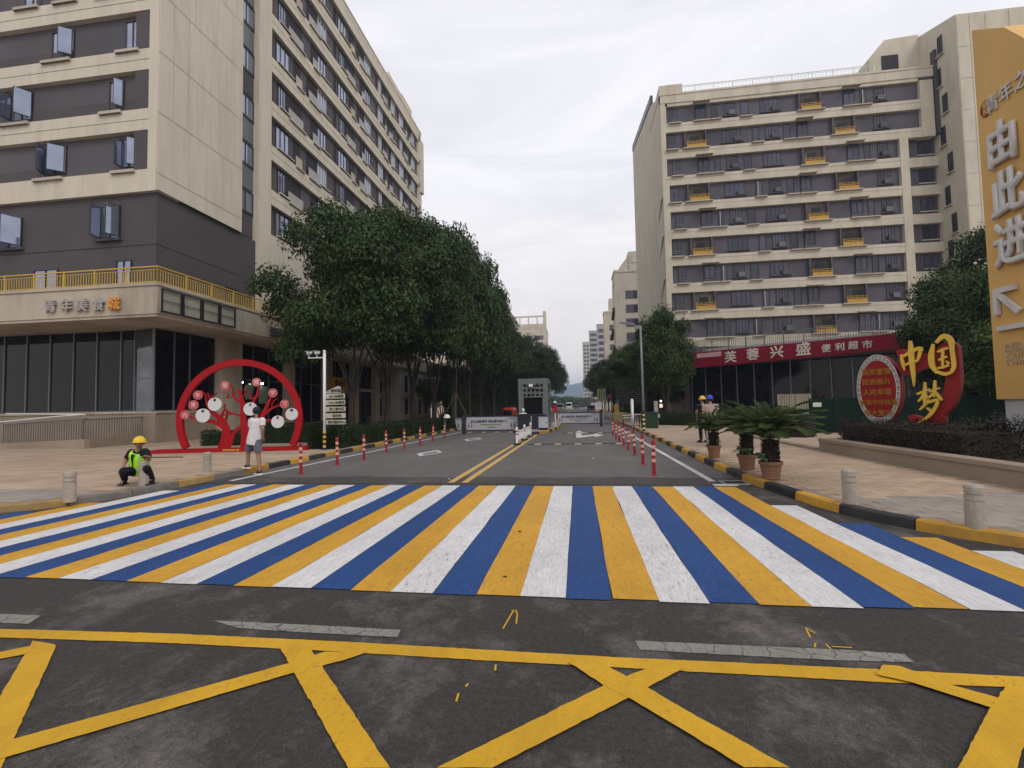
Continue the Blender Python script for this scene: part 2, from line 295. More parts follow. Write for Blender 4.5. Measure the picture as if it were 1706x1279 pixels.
def roadpaint(name, col, wear=.5, under=(.05, .046, .045), stretch=(1, .3, 1), streak=.15, cracked=False):
    m = bpy.data.materials.new(name); m.use_nodes = True; t = m.node_tree; t.nodes.clear(); N = t.nodes.new; L = t.links.new
    b = N('ShaderNodeBsdfPrincipled'); o = N('ShaderNodeOutputMaterial'); L(b.outputs[0], o.inputs[0]); b.inputs['Roughness'].default_value = .7; b.inputs['Specular IOR Level'].default_value = .3
    g = N('ShaderNodeNewGeometry')
    def noise(sc, det, ro, st=(1, 1, 1), loc=(0, 0, 0)):
        mp = N('ShaderNodeMapping'); mp.inputs['Scale'].default_value = st; mp.inputs['Location'].default_value = loc; L(g.outputs['Position'], mp.inputs[0])
        n = N('ShaderNodeTexNoise'); n.inputs['Scale'].default_value = sc; n.inputs['Detail'].default_value = det; n.inputs['Roughness'].default_value = ro; L(mp.outputs[0], n.inputs['Vector']); return n.outputs['Fac']
    def rng(v, a, b_, c, d):
        r = N('ShaderNodeMapRange'); r.inputs[1].default_value = a; r.inputs[2].default_value = b_; r.inputs[3].default_value = c; r.inputs[4].default_value = d; L(v, r.inputs[0]); return r.outputs[0]
    def mm(a, b_, op='MULTIPLY'):
        q = N('ShaderNodeMath'); q.operation = op; L(a, q.inputs[0]); L(b_, q.inputs[1]); return q.outputs[0]
    tone = mm(rng(noise(1.0, 9, .74, (1, .45, 1)), .3, .7, .74, 1.12), rng(noise(14, 5, .7, (3.5, .5, 1)), .3, .7, 1-streak, 1+streak))
    tone = mm(tone, rng(noise(90, 3, .6), .3, .7, .93, 1.07))
    vm = N('ShaderNodeVectorMath'); vm.operation = 'SCALE'; vm.inputs[0].default_value = col; L(tone, vm.inputs['Scale'])
    area = rng(noise(.9, 4, .6, (1, .6, 1), (3, 1, 0)), .36, .60, 0, 1)
    crack = rng(noise(26, 7, .8, stretch), .575, .635, 0, 1)
    pit = rng(noise(60, 3, .6), .70, .74, 0, .6)
    vo = N('ShaderNodeTexVoronoi'); vo.feature = 'DISTANCE_TO_EDGE'; vo.inputs['Scale'].default_value = 5.5; dn_ = N('ShaderNodeVectorMath'); dn_.operation = 'ADD'; nv = N('ShaderNodeTexNoise'); nv.inputs['Scale'].default_value = 7; L(g.outputs['Position'], nv.inputs['Vector']); sv_ = N('ShaderNodeVectorMath'); sv_.operation = 'SCALE'; sv_.inputs['Scale'].default_value = .16; L(nv.outputs['Color'], sv_.inputs[0]); L(g.outputs['Position'], dn_.inputs[0]); L(sv_.outputs[0], dn_.inputs[1]); L(dn_.outputs[0], vo.inputs['Vector'])
    ck = mm(rng(vo.outputs['Distance'], .012, .03, 1, 0), rng(noise(.6, 3, .5, (1, 1, 1), (8, 4, 0)), (.58 if not cracked else .1), (.68 if not cracked else .2), 0, (.30 if not cracked else .8))); crack = mm(crack, ck, 'MAXIMUM') if False else crack
    k = mm(mm(area, crack), rng(area, 0, 1, wear, wear))
    k2 = mm(mm(k, pit, 'MAXIMUM'), ck, 'MAXIMUM')
    mx = N('ShaderNodeMixRGB'); L(k2, mx.inputs[0]); L(vm.outputs[0], mx.inputs[1]); mx.inputs[2].default_value = (*under, 1)
    L(mx.outputs[0], b.inputs['Base Color'])
    bp = N('ShaderNodeBump'); bp.inputs['Strength'].default_value = .6; bp.inputs['Distance'].default_value = .004; L(noise(110, 3, .7), bp.inputs['Height']); L(bp.outputs[0], b.inputs['Normal'])
    return m
asph_near = asphalt('old_dark_asphalt', (.043, .037, .034), (.150, .132, .120), .7, 1.1, .62)
asph_side = asphalt('smooth_grey_asphalt', (.120, .108, .102), (.165, .150, .142), .6, .5, .2)
asph_edge = asphalt('patched_asphalt', (.060, .053, .050), (.12, .106, .10), .6, .9, .25)
p_white = roadpaint('white_road_paint', (.66, .64, .635), 1.0, (.09, .082, .078), streak=.2)
p_blue = roadpaint('blue_road_paint', (.014, .058, .20), .5, (.09, .13, .25), streak=.25)
p_yel = roadpaint('yellow_road_paint', (.60, .315, .03), .7)
p_box = roadpaint('box_junction_yellow_paint', (.62, .345, .018), wear=.8, under=(.20, .12, .04), stretch=(1, 1, 1), streak=.05)
p_old = roadpaint('old_worn_white_paint', (.25, .235, .205), 1.0, (.06, .053, .05), (1, 1, 1), .25, cracked=True)
p_line = roadpaint('side_road_white_paint', (.60, .59, .57), .5)
p_yline = roadpaint('side_road_yellow_paint', (.62, .40, .12), .7, (.12, .10, .09))
ground_m = mat('far_ground', (.07, .085, .05), .95, .1, .3, .05)
g = MB(); g.box(-2500, 2500, -60, 4000, -.4, -.03); put('ground', g, ground_m, kind='structure')
# kerb lines (road side), from the corner outwards
KR = [(40, 3.7), (14, 4.05), (8, 4.45), (6, 4.85), (4.9, 5.45), (4.25, 6.1), (3.82, 6.75), (3.55, 7.55), (3.42, 8.6), (3.28, 9.8), (3.26, 11.5), (3.32, 16), (3.42, 24), (3.5, 60), (3.5, 400)]
KL = [(-60, 4.6), (-20, 5.3), (-12, 5.9), (-10.2, 6.3), (-9.35, 6.65), (-8.85, 7.2), (-8.6, 7.9), (-8.5, 8.8), (-8.5, 12), (-8.55, 25), (-8.6, 60), (-8.6, 400)]
def lerp(pts, v, i, j):
    pts = sorted(pts, key=lambda q: q[i])
    if v <= pts[0][i]: return pts[0][j]
    for a, b in zip(pts, pts[1:]):
        if v <= b[i]: return a[j]+(b[j]-a[j])*(v-a[i])/max(b[i]-a[i], 1e-6)
    return pts[-1][j]
g = MB(); g.quad((-120, -30, 0), (120, -30, 0), (120, 10.55, 0), (-120, 10.55, 0)); put('cross_road', g, asph_near, kind='structure')
g = MB(); n = 60; xs = [-9+12.8*i/n for i in range(n+1)]
ed = [10.62+.10*math.sin(x*2.1)+.06*math.sin(x*7.3+1) for x in xs]
for i in range(n): g.quad((xs[i], 9.7, .004), (xs[i+1], 9.7, .004), (xs[i+1], ed[i+1], .004), (xs[i], ed[i], .004))
put('asphalt_patch', g, asph_edge, kind='structure')
g = MB(); g.quad((-9, 10.55, 0), (3.9, 10.55, 0), (3.9, 500, 0), (-9, 500, 0)); put('road', g, asph_side, kind='structure')
def offset(path, dist):
    out = []
    for i, p in enumerate(path):
        a = Vector(path[max(i-1, 0)]); b = Vector(path[min(i+1, len(path)-1)]); t = (b-a).normalized(); nrm = Vector((t.y, -t.x))
        out.append((p[0]+nrm.x*dist, p[1]+nrm.y*dist))
    return out
KRi = offset(KR, .16); KLi = offset(KL, -.16)     # right kerb runs from the right: its inner side lies to the right of travel
def pavement(name, inner, far_x, m):
    g = MB()
    for a, b in zip(inner, inner[1:]):
        g.quad((a[0], a[1], .112), (b[0], b[1], .112), (far_x, max(b[1], 0) if abs(b[0]) < 30 else b[1], .112), (far_x, a[1], .112))
    return put(name, g, m, kind='structure')
def dense(path, step):
    out = []
    for a, b in zip(path, path[1:]):
        n = max(1, int(math.dist(a, b)/step)); out += [(a[0]+(b[0]-a[0])*i/n, a[1]+(b[1]-a[1])*i/n) for i in range(n)]
    return out+[path[-1]]
pav_r = pavement('pavement_right', [p for p in KRi], 130, pave_far)
pav_l = pavement('pavement_left', [p for p in KLi], -130, pave_far)
def kerb(path, inner, name, mats, pav, start):
    D = dense(path, .1); I = dense(inner, .1)
    # matching inner point: nearest
    root = link(name, None, None, kind='structure')
    acc = 0; last = 0; idx = 0; rest = MB(); cum = [0]
    for a, b in zip(D, D[1:]): cum.append(cum[-1]+math.dist(a, b))
    s = 0; k = start
    def at(path_, cum_, v):
        lo = np.searchsorted(cum_, v)-1; lo = max(0, min(lo, len(path_)-2)); f = (v-cum_[lo])/max(cum_[lo+1]-cum_[lo], 1e-6); a, b = path_[lo], path_[lo+1]
        t = Vector((b[0]-a[0], b[1]-a[1])).normalized(); return (a[0]+(b[0]-a[0])*f, a[1]+(b[1]-a[1])*f), t
    sign = 1 if name.endswith('right') else -1
    while s < cum[-1]-1:
        ln = .99; a, ta = at(D, cum, s+.008); m_, tm = at(D, cum, s+.5); b, tb = at(D, cum, s+ln-.008); s += ln; k += 1
        if abs(a[0]) > 22 or a[1] < 3.9: continue
        row = []
        for (q, t) in ((a, ta), (m_, tm), (b, tb)):
            nx, ny = t.y*sign, -t.x*sign
            row.append([(q[0], q[1]), (q[0]+nx*.15, q[1]+ny*.15), nx, ny])
        low = .115 if not (sign < 0 and a[1] < 7.6 and a[0] < -8.8) else .06
        low = .135 if low > .1 else .125
        vs = []
        for (o_, i_, nx, ny) in row:
            vs += [(o_[0], o_[1], -.02), (o_[0]+nx*.012, o_[1]+ny*.012, low-.02), (o_[0]+nx*.035, o_[1]+ny*.035, low), (i_[0], i_[1], low), (i_[0], i_[1], -.02)]
        fs = []
        for j in (0, 1): fs += [(j*5+q, j*5+q+1, j*5+5+q+1, j*5+5+q) for q in range(4)]
        fs += [(0, 1, 2, 3, 4), (10, 11, 12, 13, 14)]
        if a[1] > 70 and a[1] < 300: rest.add(vs, fs); continue
        if a[1] >= 300: continue
        g = MB(); g.add(vs, fs)
        put('kerb_stone', g, mats(k, a), root)
    if rest.v: put('kerb_stones', rest, kerb_g, root, kind='stuff')
    return root
kerb(KR, KRi, 'kerb_right', lambda k, a: kerb_k if k % 2 else kerb_y, pav_r, 1)
kerb(KL, KLi, 'kerb_left', lambda k, a: (kerb_y if k % 2 else kerb_k) if a[1] > 10.2 else (kerb_f if k % 3 == 1 else kerb_g), pav_l, 0)
# paving: single slabs near the camera, the rest joined
def paving(root, zone, tx, ty, y0, y1, xa, xb, kerbx, side, blocked, matf, bedpts):
    tiles = []
    j = 0; y = y0
    while y < y1:
        x = xa+(tx/2 if j % 2 else 0)
        while x < xb:
            c = (x+tx/2, y+ty/2); kx = kerbx(c[1])
            ok = (x > kx+.18) if side > 0 else (x+tx < kx-.18)
            if ok and not blocked(c): tiles.append((c[0]**2+c[1]**2, x, y))
            x += tx
        y += ty; j += 1
    tiles.sort()
    mt = {}
    for q, (dd, x, y) in enumerate(tiles[:300]):
        mtl = matf(x, y)
        if mtl.name not in mt: mt[mtl.name] = MB().cbox(-tx/2+.006, tx/2-.006, -ty/2+.006, ty/2-.006, -.02, 0, .006).mesh('paving_slab', mtl)
        o = link('paving_slab', mt[mtl.name], root, (x+tx/2, y+ty/2, .1235+random.uniform(-.0015, .0025)))
        o.rotation_euler = (random.uniform(-.002, .002), random.uniform(-.002, .002), random.uniform(-.004, .004))
    rest = {}
    for dd, x, y in tiles[300:]:
        mtl = matf(x, y); r = rest.setdefault(mtl.name, (MB(), mtl))[0]
        r.cbox(x+.006, x+tx-.006, y+.006, y+ty-.006, .105, .1235+random.uniform(-.001, .002), .006)
    for nme, (r, mtl) in rest.items(): put('paving_slabs', r, mtl, root, kind='stuff')
    g = MB(); g.poly([(a, b, .1155) for a, b in bedpts]); put('joint_bed', g, paver_bed, root)
kxR = lambda y: lerp(KR[:14], y, 1, 0) if y > 4.9 else 40
kxL = lambda y: lerp(KL, y, 1, 0)
PA, PB = GP(1365, 751), GP(1706, 813.5)
inplant = lambda c: c[0] > PA[0]-.05 and c[1] < PA[1]+.1 and c[1] > 1
bedR = [(kxR(y)+.17, y) for y in (16, 12, 10, 9, 8.2, 7.5, 7, 6.5, 6, 5.6)]+[(6.9, 5.2), (6.9, 16)]
paving(pav_r, None, .40, .20, 5.6, 16, 3.2, 6.75, kxR, 1, inplant, lambda x, y: slab_m if y < 7.6+.25*(x-3.6) else paver_m, bedR)
bedL = [(kxL(y)-.17, y) for y in (15.2, 12, 10, 9, 8.4, 8, 7.6, 7.2, 6.9)]+[(-12, 6.5), (-20, 6.5), (-20, 15.2)]
paving(pav_l, None, .60, .30, 6.9, 15, -19.8, -8.6, kxL, -1, lambda c: False, lambda x, y: slab_m if y < 7.95 else paver_m, bedL)
# ------------------------------------------------------------------ painted markings (sheets 4 mm above the road)
Zm = .008
def ragged(p, step=.035, amp=.0016):
    out = []; n = len(p)
    for i in range(n):
        a, b = p[i], p[(i+1) % n]; k = max(1, min(160, int(math.dist(a, b)/step)))
        for j in range(k):
            f = j/k; q = (a[0]+(b[0]-a[0])*f, a[1]+(b[1]-a[1])*f); out.append(q if j == 0 else (q[0]+random.gauss(0, amp), q[1]+random.gauss(0, amp)))
    return out
def sheet(name, polys, m, root, z=Zm):
    g = MB()
    for p in polys: g.poly([(a, b, z) for a, b in (ragged(p) if m in (p_box, p_old) else p)])
    return put(name, g, m, root)
def rough_strip(g, xa, xb, ya, yb, z, amp=.0035, step=.5):
    n = max(2, int((yb-ya)/step)); ys = [ya+(yb-ya)*i/n for i in range(n+1)]
    l = [xa+random.gauss(0, amp) for _ in ys]; r = [xb+random.gauss(0, amp) for _ in ys]
    for i in range(n): g.quad((l[i], ys[i], z), (r[i], ys[i], z), (r[i+1], ys[i+1], z), (l[i+1], ys[i+1], z))
cw = link('crosswalk', None, None, kind='structure')
X0 = float(G(954.3, 811.2)[0]); SWD = float(G(1122, 811.2)[0]-G(859.5, 811.2)[0])/8
def yend(x):
    if x > 2.7: return min(9.44, lerp([(2.7, 9.44), (2.92, 8.0), (3.3, 7.45), (3.45, 6.7), (3.8, 6.1), (4.3, 5.5), (5.0, 5.05), (6, 4.6), (7, 4.2)], x, 0, 1))
    if x < -8.1: return min(9.44, lerp([(-8.1, 9.44), (-8.4, 8.2), (-8.9, 6.8), (-9.4, 6.3), (-10.5, 5.9), (-14, 5.4)], x, 0, 1))
    return 9.44
for k in range(-36, 19):
    xa = X0+k*SWD; xm = xa+SWD/2
    if xm < -13.4 or xm > 6.6: continue
    ye = yend(xm)+random.uniform(-.02, .02); ys = 4.0+random.uniform(-.02, .02)+(.05 if xm > 2 else 0)
    m, nm = ((p_blue, 'blue_stripe'), (p_yel, 'yellow_stripe'), (p_white, 'white_stripe'))[k % 3]
    g = MB(); rough_strip(g, xa+.002, xa+SWD-.002, ys, ye, Zm+.0005*(k % 3)); put(nm, g, m, cw)
# yellow box junction: each line from the photograph's sight lines onto the road
bj = link('box_junction', None, None, kind='structure')
def px(*pts): return [tuple(G(*p)[:2]) for p in pts]
BOX = [[(-60, 1047), (300, 1057), (570, 1070), (800, 1083), (1040, 1097), (1140, 1101), (1480, 1117), (1706, 1129), (1760, 1132), (1760, 1150), (1706, 1147), (1471, 1138), (1136, 1119), (1007, 1112), (800, 1101), (570, 1087), (300, 1073), (-60, 1061)],
       [(54.6, 1068.7), (91.7, 1075), (91.7, 1082), (24, 1230), (-10, 1310), (-110, 1310), (0, 1162)],
       [(-40, 1094), (0, 1088), (50, 1078), (60, 1068), (50, 1090), (0, 1099.5), (-40, 1107)],
       [(24, 1234), (480, 1107.7), (542, 1088), (612, 1089), (570, 1103), (489.7, 1123), (7, 1265.8), (-40, 1279), (-40, 1250)],
       [(468, 1082), (519, 1086), (570, 1164), (650, 1284), (580, 1284), (570, 1266), (468, 1084)],
       [(728, 1284), (1007, 1145), (1076, 1117), (1142, 1115), (1044, 1168), (820, 1284)],
       [(946, 1106), (1007, 1111), (1081, 1150.7), (1140, 1186), (1316, 1284), (1240, 1284), (1140, 1222), (1050, 1168), (1007, 1146.7)],
       [(1471, 1112), (1500, 1114), (1588.6, 1146.8), (1662.7, 1167.4), (1651, 1183.8), (1518.4, 1141), (1460, 1128)],
       [(1692, 1140), (1760, 1146), (1706, 1252), (1690, 1300), (1590, 1300), (1651, 1184), (1676.4, 1148)]]
for i, q in enumerate(BOX): sheet('yellow_line', [px(*q)], p_box, bj, z=.006+.0016*i)
ol = link('old_lane_dashes', None, None, kind='structure')
for q in ([(-60, 1022), (0, 1023), (68, 1026), (47, 1040), (0, 1038), (-60, 1036)], [(352, 1034), (480, 1040), (560, 1044), (668, 1050), (662, 1062), (560, 1057), (440, 1050), (400, 1047)], [(1058, 1068), (1240, 1076), (1400, 1083), (1506, 1090), (1524, 1104), (1400, 1101), (1200, 1091), (1066, 1083)]):
    sheet('lane_dash', [px(*q)], p_old, ol, .004)
# thin chalk-like yellow setting-out scribbles
sc = link('survey_scribbles', None, None, kind='structure')
def scrib(pts, wd=.006):
    g = MB(); w_ = [G(*p) for p in pts]
    for a, b in zip(w_, w_[1:]):
        d = (b-a)[:2]; d = d/np.linalg.norm(d); nn = np.array([-d[1], d[0]])*wd
        g.poly([(a[0]-nn[0], a[1]-nn[1], .005), (b[0]-nn[0], b[1]-nn[1], .005), (b[0]+nn[0], b[1]+nn[1], .005), (a[0]+nn[0], a[1]+nn[1], .005)])
    put('scribble', g, p_box, sc)
for q in ([(838, 1048), (856, 1017), (862, 1022), (860, 1040)], [(852, 1017), (862, 1018)], [(1342, 1046), (1350, 1063)], [(1342, 1046), (1358, 1056)], [(1358, 1072), (1358, 1079)], [(1376, 1074), (1384, 1082)], [(1386, 1078), (1420, 1080)], [(825, 1118), (826, 1108)], [(760, 1170), (764, 1156)], [(776, 1145), (780, 1140)]): scrib(q)
rm = link('road_markings', None, None, kind='structure')
def band(a, b, wd, m, nm, z=.005):
    a = np.array(a[:2]); b = np.array(b[:2]); d = (b-a)/np.linalg.norm(b-a); nn = np.array([-d[1], d[0]])*wd/2
    sheet(nm, [[tuple(a-nn), tuple(b-nn), tuple(b+nn), tuple(a+nn)]], m, rm, z)
band((-8.0, 9.97), (-7.72, 17), .13, p_line, 'white_edge_line'); band((-7.72, 17), (-7.5, 33), .13, p_line, 'white_edge_line')
band((2.66, 10.1), (2.66, 33), .13, p_line, 'white_edge_line')
band((-2.73, 9.83), (-2.68, 26.2), .14, p_yline, 'yellow_centre_line'); band((-2.43, 9.84), (-2.32, 26.2), .14, p_yline, 'yellow_centre_line')
band((-2.3, 45), (-2.3, 380), .14, p_yline, 'yellow_centre_line')
for o_, i_ in (([(694.5, 755.8), (728.8, 749.7), (737.6, 753.8), (699, 760.2)], [(703, 756.2), (727, 751.9), (731.5, 753.6), (706, 758.2)]), ([(773.3, 732), (796.5, 728.9), (803.5, 731.2), (778, 734.8)], [(779, 732), (796, 729.9), (799, 731), (782, 733.5)])):
    o_ = px(*o_); i_ = px(*i_)
    sheet('white_box_mark', [[o_[k], o_[(k+1) % 4], i_[(k+1) % 4], i_[k]] for k in range(4)], p_line, rm)
# straight-and-right arrow
ay = float(G(965, 729)[1]); 
sheet('white_arrow', [px((960, 729), (968.7, 729), (968.7, 722), (973.5, 721), (965, 717.5), (956.5, 721), (960, 722)), px((968.9, 725.5), (991, 723.8), (991, 722), (1005.5, 725), (991, 728), (991, 726.3), (968.9, 728.6))], p_line, rm)
sheet('white_stop_mark', [[(2.55, 9.55), (3.0, 9.55), (3.0, 9.72), (2.55, 9.72)]], p_white, rm)
# cable strips across the lanes
for (Y, xa, xb, lab) in ((19.6, -2.1, 2.3, 'low black and yellow rubber strip across the right lane, nearer to the crosswalk'), (27.4, -.9, 1.9, 'low black and yellow rubber strip across the right lane, beyond the turn arrow'), (29.0, -7.2, -4.0, 'low black and white rubber strip in front of the left boom gate')):
    t = thing('speed_strip', lab, 'speed strip', (xa, Y, 0), group='rubber strips across the lanes')
    n = int((xb-xa)/.27)
    for i in range(n):
        g = MB(); a = xa+i*(xb-xa)/n; b = a+(xb-xa)/n-.01
        g.prism([(a, Y-.09, .002), (a, Y-.03, .03), (a, Y+.03, .03), (a, Y+.09, .002)], (b-a, 0, 0)); put('strip_section', g, (mat('pale_strip_yellow', (.42, .36, .20), .7, .2, .2, 6) if i % 3 == 1 else blackrub), t)
# drain grate
dp = GP(1199, 803); dp = (3.02, 9.9)
t = thing('drain_grate', 'black iron drain grate in the gutter beside the right kerb', 'drain grate', (dp[0], dp[1], 0))
g = MB(); g.box(dp[0]-.24, dp[0]+.24, dp[1]-.22, dp[1]-.17, .004, .022); g.box(dp[0]-.24, dp[0]+.24, dp[1]+.17, dp[1]+.22, .004, .022); g.box(dp[0]-.24, dp[0]-.2, dp[1]-.17, dp[1]+.17, .004, .022); g.box(dp[0]+.2, dp[0]+.24, dp[1]-.17, dp[1]+.17, .004, .022); put('frame', g, concrete, t)
g = MB(); g.quad((dp[0]-.2, dp[1]-.17, .003), (dp[0]+.2, dp[1]-.17, .003), (dp[0]+.2, dp[1]+.17, .003), (dp[0]-.2, dp[1]+.17, .003)); put('pit', g, recess, t)
for i in range(7):
    g = MB(); x = dp[0]-.18+i*.06; g.box(x-.012, x+.012, dp[1]-.17, dp[1]+.17, .006, .018); put('bar', g, blackrub, t)
def crumple(p, s, seed):
    rnd = random.Random(seed); g = MB(); n = 7
    vs = [(p[0]+s*math.cos(6.283*k/n)*rnd.uniform(.5, 1), p[1]+s*math.sin(6.283*k/n)*rnd.uniform(.5, 1), p[2]+.006+s*rnd.uniform(0, .5)) for k in range(n)]+[(p[0], p[1], p[2]+s*.6)]
    g.add(vs, [(k, (k+1) % n, n) for k in range(n)]); return g
tag(put('paper_scrap', crumple(G(748, 799), .05, 1), white_paint), 'white scrap of paper beside the start of the yellow centre lines', 'litter')
tag(put('paper_scrap', crumple(G(988, 764), .04, 2), white_paint), 'white crumpled scrap lying in the right lane', 'litter')
tag(put('dead_leaf', crumple(G(842, 962), .03, 3), bark), 'brown dead leaf on a yellow crosswalk stripe near its front edge', 'litter')
tag(put('dead_leaf', crumple(G(866, 887), .035, 4), bark), 'dark dead leaf on a yellow crosswalk stripe in the middle of the crosswalk', 'litter')
# ------------------------------------------------------------------ left corner building
YS, XE = 20.35, -20.53            # planes of its south and east faces
lb = thing('corner_building', 'cream and purple-grey apartment block on the left corner above a glazed shop storey', 'building', (XE, YS, .1))
FS, FE = F(0, YS, 0), F(XE, 0, 90)
xs_ = lambda p: float(AY(p, 200, YS)[0]); ye_ = lambda p: float(AX(p, 200, XE)[1])
YEND, RT = 60.4, 39.3
SB = [13.85+3.15*k for k in range(8)]; EB = [13.68+3.15*k for k in range(8)]
XW = -36.0
# core behind everything
g = MB(); g.box(XW, XE-1.2, YS+1.2, YEND, 7, RT-.6); put('inner_wall', g, recess, lb)
# south face: purple infill rows and cream bands
for k, z in enumerate(SB):
    g = MB(); g.box(XW, xs_(247), YS+.28, YS+.6, z, z+2.05); put('infill_wall', g, purple, lb)
    zt = SB[k+1] if k < 7 else RT
    g = MB(); g.box(XW, xs_(247), YS, YS+.5, z+2.05, zt-.02-.55); g.box(XW, xs_(247), YS-.015, YS+.5, zt-.55, zt); put('cream_band', g, cream, lb)
    if k % 2 == 0:
        g = MB(); g.box(XW, xs_(60+25*k), YS+.255, YS+.28, z, z+.7); put('dark_infill', g, brownwall, lb)
    else:
        g = MB(); g.box(xs_(45), xs_(247), YS+.255, YS+.28, z, z+.75); put('dark_infill', g, brownwall, lb)
g = MB(); g.box(XW, XE-.06, YS-.02, YS+1.4, 12.72, 13.85); put('cream_band', g, cream, lb)
g = MB(); g.box(xs_(247), XE-.055, YS-.01, YS+1.5, 13.86, RT); put('corner_pier', g, cream, lb)
# east face cream panels at the corner
EYE1 = 26.33
g = MB(); g.box(XE-1.4, XE-.05, YS+.02, EYE1, 12.75, RT); put('panel_backing', g, brownwall, lb)
rnd = random.Random(5)
def panel(y0, y1, z0, z1):
    g = MB(); g.cbox(XE-.05, XE, y0+.012, y1-.012, z0+.012, z1-.012, .006); put('wall_panel', g, cream, lb)
panel(YS, EYE1, 12.75, 13.6)
for k in range(9):
    z0 = 13.6+3.15*k-(0); z1 = min(13.6+3.15*(k+1), RT)
    if z1-z0 < .3: break
    cuts = [YS, YS+rnd.choice([1.3, .85, 1.9])]
    while cuts[-1] < EYE1-1.4: cuts.append(cuts[-1]+rnd.choice([.62, .95, 1.25, 1.6]))
    cuts.append(EYE1)
    for a, b in zip(cuts, cuts[1:]): panel(a, b, z0, z1)
# dark lower storeys
g = MB(); g.box(XW, XE-.2, YS+.2, YS+.9, 7.0, 12.72); put('lower_wall', g, brownwall, lb)
g = MB(); g.box(XE-.9, XE-.2, YS+.9, 27.85, 7.0, 12.75); put('lower_wall', g, brownwall, lb)
g = MB(); g.box(XW, XE-.19, YS+.188, YS+.2, 10.05, 10.09); g.box(XE-.2, XE-.188, YS+.2, 26.3, 10.05, 10.09); put('shadow_joint', g, recess, lb)
# window strip between panels and body
SY0, SY1 = EYE1, 27.85
FEr = F(XE-.45, 0, 90)
g = MB(); g.box(XE-1.0, XE-.45, SY0, SY1, 7.2, RT); put('strip_wall', g, purple, lb)
for k in range(-2, 8):
    z = 14.5+3.15*k
    window(lb, FEr, SY0+.03, SY1-.03, z, z+1.4, -.06, 'strip', bars=1, sill=False)
    g = MB(); g.box(XE-.45, XE-.36, SY0, SY1, z-.12, z-.02); put('sill', g, darkmetal, lb)
    g = MB(); g.box(XE-.45, XE-.40, SY0+.02, SY1-.02, z-1.6, z-.14); put('spandrel_panel', g, (greymetal if k % 3 else brownwall), lb)
# body east face
g = MB(); g.box(XE-1.4, XE, SY1, 29.15, 7.2, RT); put('cream_pier', g, cream, lb)
for k, z in enumerate(EB):
    g = MB(); g.box(XE-.75, XE-.30, 29.15, YEND-.4, z, z+2.12); put('infill_wall', g, purple, lb)
    zt = EB[k+1] if k < 7 else RT
    g = MB(); g.box(XE-.7, XE, 29.15, YEND, z+2.12, zt-.02-.5); g.box(XE-.7, XE+.012, 29.15, YEND, zt-.5, zt); put('cream_band', g, cream, lb)
g = MB(); g.box(XE-.7, XE, 29.15, YEND, 7.2, 13.68); put('cream_band', g, cream, lb)
g = MB(); g.box(XE-.7, XE, YEND-.4, YEND+.6, 7.2, RT); g.box(XE-.6, XE+.25, YEND-.1, YEND+.9, 30.9, RT-1.2); put('end_fin', g, cream, lb)
g = MB(); g.box(XW, XE+.06, YS-.05, YEND+.6, RT, RT+.18); put('roof_edge', g, cream, lb)
g = MB(); g.box(XE-4, XE-.3, 50.5, 55, RT+.18, RT+1.4); g.box(XE-6, XE-.6, 55.5, 59, RT+.18, RT+2.2); put('roof_block', g, cream, lb)
g = MB()
for i in range(64): y = 22+i*.6; g.box(XE-.35, XE-.32, y, y+.03, RT+.18, RT+.75)
g.box(XE-.36, XE-.31, 22, 60.4, RT+.75, RT+.79); put('roof_railing', g, greymetal, lb)
FEi = F(XE-.30, 0, 90)
LOUV = None
def louvre(y0, y1, z0, z1):
    g = MB(); g.box(XE-.34, XE-.26, y0, y0+.04, z0, z1); g.box(XE-.34, XE-.26, y1-.04, y1, z0, z1)
    n = int((z1-z0)/.12)
    for i in range(n): zz = z0+i*.12; g.add([(XE-.33, y0+.04, zz+.08), (XE-.27, y0+.04, zz), (XE-.27, y1-.04, zz), (XE-.33, y1-.04, zz+.08)], [(0, 1, 2, 3)])
    put('louvre', g, louvre_m, lb)
def balcony(y0, y1, z0, z1, frost):
    # opening cut: dark recess box proud of the infill plane, with side walls
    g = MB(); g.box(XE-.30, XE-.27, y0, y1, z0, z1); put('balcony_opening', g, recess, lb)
    g = MB(); g.box(XE-.10, XE-.07, y0+.03, y1-.03, z0+.02, z0+.85); put('balcony_panel', g, greywhite if frost else sillm, lb)
    g = MB(); g.cbox(XE-.12, XE+.14, y0-.1, y1+.1, z0-.13, z0-.01, .012); put('sill', g, sillm, lb)
def ewin(y0, y1, z0, bars=2, h=1.75, b=.22):
    window(lb, FEi, y0, y1, z0+b, z0+b+h, -.05, 'e%d' % bars, bars=bars, fm=whitemetal if (int(y0*10)+int(z0)) % 3 else darkmetal, sill_d=-.25)
for k, z in enumerate(EB):
    odd = k % 2; h = 2.1
    units = [29.2, 38.0, 46.9, 53.0]
    for ui, u in enumerate(units):
        sc_ = (8.8, 8.7, 6.0, 6.8)[ui]/8.8
        yy = lambda v: min(u+v*sc_, YEND-.6)
        if (ui+k) % 2 == odd or ui == 0:
            pass
        louvre(yy(.0), yy(.45), z+.05, z+h)
        if (odd if ui % 2 == 0 else not odd):
            ewin(yy(1.0), yy(1.9), z); balcony(yy(2.0), yy(3.9), z, z+h, True); balcony(yy(5.2), yy(6.0), z, z+h, True); ewin(yy(6.15), yy(7.6), z)
        else:
            ewin(yy(.75), yy(2.35), z); balcony(yy(2.9), yy(3.75), z, z+h, False); balcony(yy(4.6), yy(6.1), z, z+h, True); ewin(yy(6.2), yy(7.5), z)
